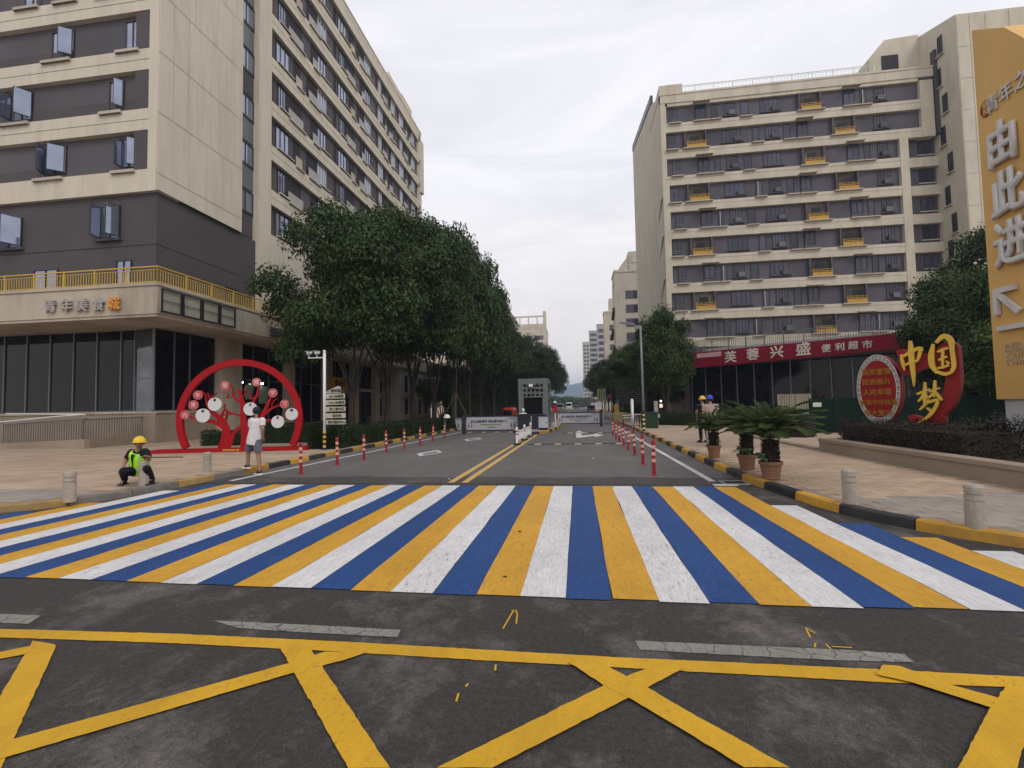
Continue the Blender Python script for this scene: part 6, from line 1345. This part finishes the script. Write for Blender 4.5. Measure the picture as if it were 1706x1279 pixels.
q = AY(1084, 700, 29.8); t = thing('green_bin', 'dark green box cabinet at the foot of the tall lamp', 'cabinet', (q[0], 29.8, .1)); g = MB(); g.cbox(-.55, .4, -.3, .3, 0, .95, .03); put('body', g, mat('dark_green_box', (.012, .035, .016), .6), t, raw=True); g = MB(); g.cbox(-.58, .43, -.33, .33, .95, .99, .01); put('lid', g, darkmetal, t, raw=True)
# slatted screen and banners beyond
q0, q1 = AY(1026, 660, 47), AY(1070, 660, 47); t = thing('slatted_screen', 'dark slatted screen behind the pedestrian gate', 'screen', (q0[0], 47, .1)); 
for i in range(9): z = float(AY(1040, 672-i*3.6, 47)[2]); g = MB(); g.box(q0[0], q1[0]+.4, 47, 47.05, z, z+.05); put('slat', g, greymetal, t)
g = MB(); g.box(q0[0], q0[0]+.06, 47.055, 47.1, .1, z+.1); g.box(q1[0]+.3, q1[0]+.36, 47.055, 47.1, .1, z+.1); put('post', g, darkmetal, t)
def flag(label, a, b, y0, y1, Y, m, grp='banners on poles beyond the gate'):
    x0, x1 = float(AY(a, y0, Y)[0]), float(AY(b, y0, Y)[0]); z1_, z0_ = float(AY(a, y0, Y)[2]), float(AY(a, y1, Y)[2])
    t = thing('pole_banner', label, 'banner', (x1, Y, .1), group=grp); g = MB(); g.box(x0, x1-.04, Y-.01, Y+.01, z0_, z1_); put('cloth', g, m, t); g = MB(); g.tube([(x1, Y, .1), (x1, Y, z1_+.3)], .03, 8); put('pole', g, greymetal, t); g = MB(); g.box(x0+(x1-x0)*.35, x0+(x1-x0)*.6, Y-.016, Y-.011, z0_+.2, z1_-.2); put('printed_strip', g, greywhite if m.name.startswith('red') else mat('banner_dark_print', (.12, .14, .08), .6), t)
flag('yellow-green vertical banner beyond the gate', 994.5, 1002, 648, 668, 52, mat('yellow_green_banner', (.30, .34, .10), .6)); flag('white vertical banner right of the yellow-green one', 1003, 1009, 647.5, 669, 52, greywhite); flag('small red banner beside the white ones', 1013, 1019, 656, 664, 50, mat('red_banner', (.25, .02, .04), .6)); flag('pale distant banner left of the yellow-green one', 980, 985.5, 662, 671, 80, greywhite); flag('second pale distant banner', 986.5, 990, 662, 671, 80, greywhite)
q = AY(1028, 678, 45); t = thing('yellow_box', 'yellow box standing on the far right pavement', 'box', (q[0], 45, .1)); g = MB(); g.cbox(-.25, .15, -.3, .3, 0, 1.5, .02); g.cbox(.15, .75, -.3, .3, 0, .75, .02); put('body', g, yellow_rail, t, raw=True); g = MB(); g.cbox(.1, .6, -.31, .0, .9, 1.3, .02); put('dark_top', g, darkmetal, t, raw=True)
# ------------------------------------------------------------------ vehicles
def van(label, x, Y, m, w_=1.9, h=2.1, ln=4.6, rz=0, grp='vehicles down the street'):
    t = thing('parked_van', label, 'van', (x, Y, .0), rz, group=grp); g = MB(); g.cbox(-w_/2, w_/2, 0, ln, .35, h, .18); g.cbox(-w_/2+.02, w_/2-.02, -.5, .1, .35, h*.52, .1); put('body', g, m, t, raw=True)
    g = MB(); g.box(-w_/2+.15, w_/2-.15, -.03, .05, h*.55, h*.88); put('windscreen', g, glass_dark, t, raw=True)
    for s in (-1, 1):
        g = MB(); g.box(s*w_*.36-.14, s*w_*.36+.14, -.54, -.5, .62, .8); put('headlight', g, greywhite, t, raw=True)
        for y in (.3, ln-1): g = MB(); g.tube([(s*(w_/2-.22), y, .34), (s*(w_/2-.02), y, .34)], .34, 14); put('wheel', g, blackrub, t, raw=True)
        g = MB(); g.box(s*(w_/2-.01), s*(w_/2+.01), .3, ln*.5, h*.55, h*.85); put('side_window', g, glass_dark, t, raw=True)
    g = MB(); g.box(-.3, .3, -.53, -.5, .42, .55); put('number_plate', g, mat('plate_blue', (.03, .06, .3), .5), t, raw=True); return t
q = AY(948, 684, 150); van('white van head-on in the middle of the far street', q[0], 150, white_paint, h=2.5); q = AY(936, 684, 130); van('grey van parked at the far left kerb', q[0]-.5, 130, greywhite); q = AY(961, 684, 170); van('low pale car beyond the white van', q[0], 170, greywhite, h=1.5); q = AY(985, 683, 120); van('dark car parked at the far right kerb', q[0], 120, darkmetal, h=1.5)
q = AY(846, 692, 38); van('red van half hidden behind the left boom gate', q[0], 38, mat('red_van_paint', (.35, .02, .01), .4), 1.0, 1.5, 2.4)
# parked motorbike
q = GP(650, 706); t = thing('motorbike', 'dark parked motorbike between the left tree trunks', 'motorbike', (-14.6, 31.5, .11), R(20))
for y, nm in ((-.6, 'wheel'), (.6, 'wheel')):
    g = MB(); a_ = [(0, y+.27*math.cos(k*.5236), .3+.27*math.sin(k*.5236)) for k in range(13)]; g.tube(a_, .045, 6, False); wl_ = put('wheel', g, blackrub, t, raw=True); g = MB(); g.tube([(-.04, y, .3), (.04, y, .3)], .07, 10); put('hub', g, greymetal, wl_, raw=True)
g = MB(); g.tube([(0, -.6, .3), (0, -.3, .55), (0, .2, .5), (0, .42, .75), (0, .6, .3)], .05, 8); put('frame', g, darkmetal, t, raw=True); g = MB(); g.cbox(-.14, .14, -.75, .1, .68, .80, .04); put('seat', g, blackrub, t, raw=True); g = MB(); g.smooth = True; g.ball((0, .25, .78), .17, sq=(.8, 1.3, .8)); put('tank', g, mat('dark_red_tank', (.08, .01, .01), .3), t, raw=True); g = MB(); g.tube([(-.33, .38, 1.0), (0, .46, .95), (.33, .38, 1.0)], .018, 8); put('handlebar', g, darkmetal, t, raw=True); g = MB(); g.ball((0, .58, .86), .09, 10); put('headlight', g, greywhite, t, raw=True)
# ------------------------------------------------------------------ potted cycads
rnd = random.Random(21)
def frond(L_, seed):
    r_ = random.Random(seed); g = MB(); n = 34; path = []
    for i in range(n+1):
        s = i/n; ang_ = math.radians(62)-s*math.radians(88); path.append((0, 0)) if i == 0 else path.append((path[-1][0]+math.cos(math.radians(62)-s*math.radians(78))*L_/n, path[-1][1]+math.sin(math.radians(62)-s*math.radians(78))*L_/n))
    P = [(0, y, z) for y, z in path]; g.tube(P, [.009*(1-.7*i/n) for i in range(n+1)], 4)
    for i in range(3, n):
        for k in (0, .5):
            s = (i+k)/n; y = path[i][0]+(path[min(i+1, n)][0]-path[i][0])*k; z = path[i][1]+(path[min(i+1, n)][1]-path[i][1])*k
            ll = .17*math.sin(min(1, s*1.5+.18)*math.pi*.62)*(1-.35*s)+.02
            for sd in (-1, 1):
                e = (sd*ll, y+ll*.55, z+ll*.28-.10*ll); w_ = .0042
                g.add([(0, y-w_, z), (0, y+w_, z), (sd*ll*.6, y+ll*.33+w_, z+ll*.22+.004), e, (sd*ll*.6, y+ll*.33-w_, z+ll*.22)], [(0, 1, 2, 3, 4)])
    return g.mesh('frond', leaf_c)
FR_ = [frond(1.05, 1), frond(.85, 2), frond(1.2, 3)]
def cycad(label, p, pot_r, pot_h, tr_h, tr_r, spread, nf, seed, weeds):
    q = GP(*p); r_ = random.Random(seed); t = thing('potted_cycad', label, 'potted palm', (q[0], q[1], .122), group='potted cycads on the right pavement')
    g = MB(); g.smooth = False; g.lathe([(pot_r*.74, 0), (pot_r*.80, .02), (pot_r*.78, .05), (pot_r*.97, pot_h*.80), (pot_r*1.10, pot_h*.82), (pot_r*1.12, pot_h), (pot_r*.98, pot_h), (pot_r*.93, pot_h*.86), (.01, pot_h*.86)], seg=32, cap=False); put('pot', g, terracotta, t, raw=True)
    g = MB(); g.lathe([(pot_r*.93, pot_h*.87), (pot_r*.4, pot_h*.92), (.01, pot_h*.93)], seg=20, cap=False); put('soil', g, soil, t, raw=True)
    g = MB(); g.lathe([(tr_r*.85, pot_h*.88), (tr_r, pot_h+tr_h*.3), (tr_r*1.05, pot_h+tr_h*.7), (tr_r*.7, pot_h+tr_h)], seg=14)
    for i in range(170):
        a = r_.uniform(0, 6.28); z = pot_h*.9+tr_h*r_.random(); rr = tr_r*.95; e = rr+.045
        g.tube([(rr*math.cos(a), rr*math.sin(a), z), (e*math.cos(a), e*math.sin(a), z+.05)], [.016, .006], 4)
    put('trunk', g, mat('dark_shaggy_trunk', (.035, .028, .022), .95, .1, .3, 20), t, raw=True)
    for i in range(nf):
        o = link('frond', FR_[r_.randrange(3)], t, (0, 0, pot_h+tr_h-.03)); s = spread*r_.uniform(.85, 1.12); o.scale = (s, s, s*r_.uniform(.85, 1.1)); lay = i/nf
        o.rotation_euler = (R(r_.uniform(-6, 6)+(30-46*lay)), R(r_.uniform(-6, 6)), i*2.39996)
    for i in range(weeds):
        a = r_.uniform(0, 6.28); r1 = pot_r*.75; g = MB(); L_ = r_.uniform(.16, .3)
        for k in range(5):
            b_ = a+r_.uniform(-.9, .9); dz = r_.uniform(-.02, .10); c = (math.cos(a)*r1, math.sin(a)*r1, pot_h); e = (c[0]+math.cos(b_)*L_, c[1]+math.sin(b_)*L_, pot_h+dz+.03); m_ = (c[0]+math.cos(b_)*L_*.5, c[1]+math.sin(b_)*L_*.5, pot_h+dz+.08); nx, ny = -math.sin(b_)*.045, math.cos(b_)*.045
            g.add([c, (m_[0]+nx, m_[1]+ny, m_[2]), e, (m_[0]-nx, m_[1]-ny, m_[2])], [(0, 1, 2, 3)])
        put('small_plant', g, mat('pale_weed_leaf', (.09, .12, .07), .6, island=.3), t, raw=True)
cycad('largest potted cycad, nearest the camera, in a wide brown pot', (1285, 798), .192, .34, .42, .13, .86, 60, 1, 4)
cycad('middle potted cycad just behind the largest one', (1245, 782), .185, .34, .44, .11, .78, 46, 2, 3)
cycad('smallest potted cycad, farthest left, in front of the helmeted people', (1190, 762), .17, .33, .36, .10, .72, 38, 3, 1)
# ------------------------------------------------------------------ people
def skinobj(name, nodes, edges, m, parent, root, sub=2, label=None):
    names = list(nodes); idx = {k: i for i, k in enumerate(names)}
    me = bpy.data.meshes.new(name); me.from_pydata([nodes[k][0] for k in names], [(idx[a], idx[b]) for a, b in edges], [])
    o = link(name, me, parent, label=label); md = o.modifiers.new('Skin', 'SKIN'); md.use_smooth_shade = True; md.branch_smoothing = .6
    sv = me.skin_vertices[0].data
    for k in names:
        r_ = nodes[k][1]; sv[idx[k]].radius = r_ if hasattr(r_, '__len__') else (r_, r_); sv[idx[k]].use_root = (k == root)
    o.modifiers.new('Subdivision', 'SUBSURF').levels = sub; o.modifiers[-1].render_levels = sub
    bpy.context.view_layer.update(); ev = o.evaluated_get(bpy.context.evaluated_depsgraph_get()); m2 = bpy.data.meshes.new_from_object(ev); o.modifiers.clear(); o.data = m2; m2.materials.clear(); m2.materials.append(m)
    m2.polygons.foreach_set('use_smooth', [True]*len(m2.polygons)); return o
def person(label, loc, J, outfit, face=(0, -1)):
    t = thing('person', label, 'person', loc)
    V = lambda k: Vector(J[k]); nd = {}; ed = []
    nd['pelvis'] = (J['pelvis'], (.125, .10)); nd['spine'] = (J['spine'], (.115, .09)); nd['chest'] = (J['chest'], (.135, .10)); nd['neck'] = (J['neck'], .052)
    hd = V('head'); nk = V('neck'); up = (hd-nk).normalized(); nd['jaw'] = (tuple(nk+(hd-nk)*.55+Vector((face[0], face[1], 0))*.015), .062); nd['head'] = (tuple(hd), (.078, .088)); nd['crown'] = (tuple(hd+up*.075), .062)
    ed += [('pelvis', 'spine'), ('spine', 'chest'), ('chest', 'neck'), ('neck', 'jaw'), ('jaw', 'head'), ('head', 'crown')]
    for s in 'LR':
        nd['sh'+s] = (J['sh'+s], .058); nd['el'+s] = (J['el'+s], .042); nd['wr'+s] = (J['wr'+s], .027); w_ = V('wr'+s); d_ = (w_-V('el'+s)).normalized(); pm = w_+d_*.06; nd['pa'+s] = (tuple(pm), (.036, .018))
        ed += [('chest', 'sh'+s), ('sh'+s, 'el'+s), ('el'+s, 'wr'+s), ('wr'+s, 'pa'+s)]
        sd = d_.cross(Vector((0, 0, 1)) if abs(d_.z) < .8 else Vector((0, 1, 0))).normalized(); dn = Vector((0, 0, -1)) if abs(d_.z) < .8 else Vector((face[0], face[1], 0))
        for f_ in range(4):
            b = pm+sd*(f_-1.5)*.018+d_*.02; ln = (.036, .042, .039, .030)[f_]; nd['f%d'%f_+s] = (tuple(b+d_*ln), .0085); nd['g%d'%f_+s] = (tuple(b+d_*ln*1.6+dn*ln*.45), .0075); ed += [('pa'+s, 'f%d'%f_+s), ('f%d'%f_+s, 'g%d'%f_+s)]
        nd['t'+s] = (tuple(w_+d_*.04+sd*.036), .010); nd['u'+s] = (tuple(w_+d_*.075+sd*.046+dn*.008), .008); ed += [('wr'+s, 't'+s), ('t'+s, 'u'+s)]
        nd['hp'+s] = (J['hp'+s], .095); nd['kn'+s] = (J['kn'+s], .058); kn, an = V('kn'+s), V('an'+s); nd['cf'+s] = (tuple(kn*.68+an*.32+Vector((-face[0], -face[1], 0))*.015), .056); nd['an'+s] = (J['an'+s], .036); nd['to'+s] = (J['to'+s], (.038, .026))
        ed += [('pelvis', 'hp'+s), ('hp'+s, 'kn'+s), ('kn'+s, 'cf'+s), ('cf'+s, 'an'+s), ('an'+s, 'to'+s)]
    skinobj('body', nd, ed, skin_m, t, 'pelvis')
    def mid(a, b, f_): return tuple(V(a)*(1-f_)+V(b)*f_)
    o = outfit; side = (V('shR')-V('shL')).normalized()
    def shell(g, path, rad, seg=20, wob=.004, closed=False):
        rn = random.Random(len(path)*7+int(rad[0][0]*1000)); vs = []; n = len(path); P_ = [Vector(p) for p in path]
        for i, p in enumerate(P_):
            t_ = (P_[min(i+1, n-1)]-P_[max(i-1, 0)]).normalized(); a_ = (side-t_*side.dot(t_)); a_ = a_.normalized() if a_.length > .1 else t_.orthogonal().normalized(); b_ = t_.cross(a_)
            for k in range(seg):
                an = 6.28318*k/seg; w_ = 1+rn.uniform(-wob, wob)*6; vs.append(tuple(p+(a_*math.cos(an)*rad[i][0]+b_*math.sin(an)*rad[i][1])*w_))
        fs = [(i*seg+k, i*seg+(k+1) % seg, (i+1)*seg+(k+1) % seg, (i+1)*seg+k) for i in range(n-1) for k in range(seg)]
        g.add(vs, fs)
    def rs(g, path, rad, n=4, **kw):
        q = smoothpts([tuple(p)+tuple(r) for p, r in zip(path, rad)], n); shell(g, [c[:3] for c in q], [c[3:5] for c in q], **kw)
    k_ = o.get('k', 1.0); top_ = V('chest')+(V('neck')-V('chest'))*.62
    def garment(nm, m, k, sleeve, hem, armr=1.0):
        g = MB(); g.smooth = True; pel, spi, che = V('pelvis'), V('spine'), V('chest'); low = pel-(spi-pel).normalized()*hem
        rs(g, [low, pel, spi, spi*.45+che*.55, che+(V('neck')-che)*.1, che+(V('neck')-che)*.36, top_], [(.192*k, .150*k), (.190*k, .146*k), (.174*k, .126*k), (.178*k, .122*k), (.180*k, .118*k), (.145*k, .098*k), (.060*k, .062*k)])
        for s in 'LR':
            sh = V('sh'+s); el = V('el'+s); inn = sh+(che-sh)*.62; inn.z = sh.z-.03
            if sleeve: rs(g, [inn, sh, sh+(el-sh)*.3, sh+(el-sh)*sleeve], [(.060*k, .080*k), (.080*armr, .078*armr), (.074*armr, .072*armr), (.072*armr, .068*armr)], seg=14)
        return put(nm, g, m, t, raw=True)
    garment('shirt', o['shirt'], k_, .62 if not o.get('long_sleeve') else .95, o.get('hem', .10))
    g = MB(); g.smooth = True; lo = (V('hpL')+V('hpR'))/2
    rs(g, [lo-Vector((0, 0, .07)), lo, V('pelvis'), V('spine')], [(.12, .105), (.165, .125), (.160, .122), (.14, .105)])
    for s in 'LR':
        hp, kn, an = V('hp'+s), V('kn'+s), V('an'+s); f1 = o.get('leg', .8)
        if o.get('long'):
            rs(g, [hp, hp*.5+kn*.5, kn*.93+hp*.07], [(.108, .112), (.092, .095), (.075, .078)], seg=14); g.ball(tuple(kn), .074, 12)
            rs(g, [kn, kn*.6+an*.4, an*.95+kn*.05], [(.072, .074), (.070, .070), (.056, .058)], seg=14)
        else: rs(g, [hp, hp*.55+kn*.45, hp*(1-f1)+kn*f1], [(.105, .115), (.102, .108), (.100, .104)], seg=14)
    put('trousers' if o.get('long') else 'shorts', g, o['pants'], t, raw=True)
    if o.get('vest'):
        g = MB(); g.smooth = True; pel, spi, che = V('pelvis'), V('spine'), V('chest'); kk = k_*1.17
        rs(g, [pel-(spi-pel).normalized()*.06, pel, spi, spi*.45+che*.55, che, che+(V('neck')-che)*.34, che+(V('neck')-che)*.50], [(.175*kk, .135*kk), (.175*kk, .134*kk), (.168*kk, .125*kk), (.172*kk, .124*kk), (.165*kk, .120*kk), (.128*kk, .098*kk), (.098*kk, .085*kk)], seg=28)
        vv = put('vest', g, o['vest'], t, raw=True)
        fn = Vector((0, -1, 0)); ax = (che-spi).normalized(); fn = (fn-ax*fn.dot(ax)).normalized()
        g = MB(); c0 = spi*.7+pel*.3; A = c0+fn*(.128*kk)+side*0; B = che+(V('neck')-che)*.42+fn*.105*kk
        g.add([tuple(A-side*.010), tuple(A+side*.010), tuple(che+side*.040+fn*(.128*kk)), tuple(B+side*.062), tuple(B-side*.062), tuple(che-side*.040+fn*(.128*kk))], [(0, 1, 2, 5), (5, 2, 3, 4)]); put('vest_opening', g, o['shirt'], vv, raw=True)
        for s in (-1, 1):
            g = MB(); p0 = c0+side*s*.115*kk+fn*.100*kk; p1 = che+side*s*.118*kk+fn*.090*kk; p2 = che+(V('neck')-che)*.36+side*s*.088*kk+fn*.060*kk; w_ = side*.017
            g.add([tuple(p0-w_), tuple(p0+w_), tuple(p1+w_), tuple(p2+w_), tuple(p2-w_), tuple(p1-w_)], [(0, 1, 2, 5), (5, 2, 3, 4)]); put('reflective_tape', g, mat('silver_reflective_tape', (.50, .54, .50), .4, .4), vv, raw=True)
        g = MB(); g.smooth = True; q_ = c0-ax*.02; rs(g, [q_-ax*.022, q_+ax*.022], [(.176*kk, .134*kk), (.175*kk, .132*kk)], seg=28); put('reflective_tape', g, mat('silver_reflective_tape', (0, 0, 0)), vv, raw=True)
    for s in 'LR':
        an, to = V('an'+s), V('to'+s); d_ = (to-an); d_.z = 0; d_.normalize(); heel = Vector((an.x, an.y, to.z))-d_*.05
        g = MB(); fr = F(heel.x, heel.y, math.degrees(math.atan2(d_.y, d_.x))); zb_ = to.z-.035
        g.cbox(-.02, .255, -.05, .05, zb_, zb_+.03, .01, fr); sh = put('shoe_sole', g, o.get('sole', white_paint), t, raw=True)
        n3 = {'a': (tuple(an-Vector((0, 0, .02))), .052), 'b': (tuple(heel+Vector((0, 0, .03))+d_*.03), (.048, .045)), 'c': (tuple(heel+d_*.20+Vector((0, 0, .012))), (.046, .032))}; skinobj('shoe', n3, [('a', 'b'), ('b', 'c')], o['shoe'], t, 'b')
    hd = V('head'); fv = Vector((face[0], face[1], 0)).normalized(); sdv = Vector((-fv.y, fv.x, 0))
    if not o.get('helmet'):
        g = MB(); g.smooth = True; c = hd+up*.035-fv*.014; g.ball(tuple(c), .104, 18, (.92, 1.0, .98)); 
        rn = random.Random(3); g.v = [(a+rn.uniform(-.004, .004), b+rn.uniform(-.004, .004), z) for a, b, z in g.v]
        keep = g.v; h = put('hair', g, hair_m, t, raw=True); h.location = -fv*.012
    else:
        c = hd+up*.045; g = MB(); g.smooth = True; g.ball(tuple(c), .116, 20, (.95, 1.0, 1.0), half=True); hh = put('helmet', g, o['helmet'], t, raw=True)
        g = MB(); vs = []; 
        for k in range(25):
            a = 6.28318*k/24; dv = fv*math.cos(a)+sdv*math.sin(a); e = .012+.045*max(0, math.cos(a))**2; p = c+dv*.113; q_ = c+dv*(.113+e)-Vector((0, 0, .012)); vs += [tuple(p), tuple(q_), tuple(q_-Vector((0, 0, .004))), tuple(p-Vector((0, 0, .008)))]
        g.add(vs, [(4*k+j, 4*k+4+j, 4*k+4+(j+1) % 4, 4*k+(j+1) % 4) for k in range(24) for j in range(4)]); put('brim', g, o['helmet'], hh, raw=True)
        g = MB(); rib = [tuple(c+fv*math.cos(a)*.115+Vector((0, 0, 1))*math.sin(a)*.117) for a in [math.pi*k/12 for k in range(13)]]; g.tube(rib, .008, 6); put('ridge', g, o['helmet'], hh, raw=True)
        g = MB(); g.smooth = True; g.ball(tuple(hd-fv*.030+up*.012), .080, 16, (.93, 1.0, 1.0)); put('hair', g, hair_m, t, raw=True)
    # face
    g = MB(); g.smooth = True; b = hd+fv*.082-Vector((0, 0, .012)); g.tube([tuple(b+Vector((0, 0, .028))), tuple(b+fv*.012), tuple(b+fv*.004-Vector((0, 0, .010)))], [.006, .013, .010], 8); put('nose', g, skin_m, t, raw=True)
    for s in (-1, 1):
        e = hd+fv*.079+sdv*s*.030+Vector((0, 0, .014)); put('eye', MB().ball(tuple(e), .010, 8), hair_m, t, raw=True); g = MB(); g.smooth = True; e = hd+sdv*s*.082-Vector((0, 0, .005)); g.ball(tuple(e), .022, 8, (.5 if abs(sdv.x) > .5 else 1, 1 if abs(sdv.x) > .5 else .5, 1.4)); put('ear', g, skin_m, t, raw=True)
    e = hd+fv*.078-Vector((0, 0, .050)); g = MB(); g.tube([tuple(e-sdv*.022), tuple(e+fv*.004), tuple(e+sdv*.022)], .005, 6); put('mouth', g, mat('lips', (.22, .08, .06), .5), t, raw=True)
    return t
tee = mat('white_cotton', (.66, .62, .64), .85, .15, .05, 8, .4, 14); shortm = mat('grey_blue_cotton', (.13, .135, .165), .85, .15, .12, 9, .4, 16)
wp = G(421, 790); wl0 = (float(wp[0])-.02, float(wp[1])-.03, 0)
person('young man in a white T-shirt and grey shorts walking left off the road', wl0,
       dict(pelvis=(.09, 0, .92), spine=(.12, 0, 1.11), chest=(.145, .0, 1.32), neck=(.13, .01, 1.465), head=(.11, .03, 1.585), shL=(-.015, .02, 1.37), shR=(.31, -.02, 1.37), elL=(-.07, .05, 1.12), wrL=(-.12, .15, .92), elR=(.37, -.08, 1.14), wrR=(.30, .03, .92),
            hpL=(.01, .01, .88), hpR=(.17, -.01, .88), knL=(-.14, .06, .55), anL=(-.17, .10, .225), toL=(-.30, .16, .175), knR=(.21, -.02, .49), anR=(.26, -.04, .09), toR=(.12, .03, .036)),
       dict(shirt=tee, pants=shortm, leg=.80, hem=.16, shoe=mat('dark_maroon_shoe', (.06, .02, .025), .6), sole=white_paint), face=(-.85, .5))
vest = mat('high_visibility_vest', (.40, .85, .02), .7, .2, .06, 6, .4, 14); navy = mat('black_work_clothes', (.014, .015, .020), .85, .15, .1, 8, .4, 14); hy = mat('yellow_helmet', (.78, .50, .02), .35, .5, .04); hb = mat('blue_helmet', (.012, .055, .50), .35, .5, .04)
cp = GP(226, 807)
wk = person('crouching worker in a yellow helmet and bright green vest behind a bollard', (cp[0], cp[1]+.10, .122),
       dict(pelvis=(-.11, .12, .27), spine=(-.10, .07, .42), chest=(-.06, .02, .60), neck=(-.01, -.03, .745), head=(.04, -.07, .85), shL=(-.255, .04, .65), shR=(.145, -.04, .67), elL=(-.35, -.04, .44), wrL=(-.22, -.22, .31), elR=(.30, -.08, .50), wrR=(.40, -.24, .58),
            hpL=(-.20, .10, .24), hpR=(-.0, .08, .24), knL=(-.04, -.34, .31), anL=(-.24, -.12, .10), toL=(-.18, -.26, .035), knR=(.36, -.20, .34), anR=(.30, -.02, .10), toR=(.36, -.14, .035)),
       dict(shirt=navy, pants=navy, long=True, leg=1.0, shoe=navy, sole=blackrub, helmet=hy, vest=vest, k=1.05, hem=.02), face=(.75, -.66))
tag(put('wooden_stick', MB().tube([tuple(np.array(cp)+[.30, -.18, .58]), tuple(np.array(cp)+[1.05, .05, .56])], .011, 6), bark), 'thin dark stick held out to the right by the crouching worker', 'stick')
tp = GP(1186, 744); 
person('person in a blue helmet and beige shirt seen from behind, behind the smallest cycad', (tp[0], tp[1], .122),
       dict(pelvis=(0, 0, .93), spine=(0, 0, 1.12), chest=(.0, .0, 1.33), neck=(0, .01, 1.47), head=(0, .02, 1.58), shL=(-.18, 0, 1.38), shR=(.18, 0, 1.38), elL=(-.23, .02, 1.12), wrL=(-.20, .16, .95), elR=(.24, .02, 1.12), wrR=(.20, .16, .93),
            hpL=(-.09, 0, .88), hpR=(.09, 0, .88), knL=(-.10, .03, .48), anL=(-.10, 0, .09), toL=(-.11, .13, .036), knR=(.10, .0, .48), anR=(.12, -.05, .09), toR=(.12, .08, .036)),
       dict(shirt=mat('pinkish_beige_cotton', (.44, .33, .29), .85, .15, .08, 8, .4, 14), pants=mat('pale_work_trousers', (.30, .28, .25), .85), long=True, leg=1.0, shoe=navy, sole=blackrub, helmet=hb), face=(0, 1))
tp2 = GP(1180, 738)
person('person in a yellow helmet and dark clothes, left of the blue helmet', (tp2[0]-.06, tp2[1]+.35, .122),
       dict(pelvis=(0, 0, .93), spine=(0, 0, 1.12), chest=(.0, .0, 1.33), neck=(0, .01, 1.47), head=(0, .0, 1.58), shL=(-.18, 0, 1.38), shR=(.18, 0, 1.38), elL=(-.23, -.02, 1.12), wrL=(-.20, .1, .90), elR=(.22, .02, 1.12), wrR=(.18, .16, .93),
            hpL=(-.09, 0, .88), hpR=(.09, 0, .88), knL=(-.10, .03, .48), anL=(-.10, 0, .09), toL=(-.16, .1, .036), knR=(.10, .0, .48), anR=(.12, -.05, .09), toR=(.05, .06, .036)),
       dict(shirt=navy, pants=navy, long=True, leg=1.0, shoe=navy, sole=blackrub, helmet=hy), face=(-.8, .6))
# ------------------------------------------------------------------ haze
HAZE = True
if HAZE:
    hz = bpy.data.materials.new('haze_air'); hz.use_nodes = True; t_ = hz.node_tree; t_.nodes.clear(); pv = t_.nodes.new('ShaderNodeVolumePrincipled'); oo = t_.nodes.new('ShaderNodeOutputMaterial'); t_.links.new(pv.outputs[0], oo.inputs['Volume'])
    pv.inputs['Density'].default_value = .00055; pv.inputs['Color'].default_value = (.62, .76, .95, 1); pv.inputs['Anisotropy'].default_value = .2
    o = put('haze', MB().box(-2600, 2600, -80, 4100, -1.5, 112), hz, kind='stuff'); o['label'] = 'pale air thickening towards the far hills'
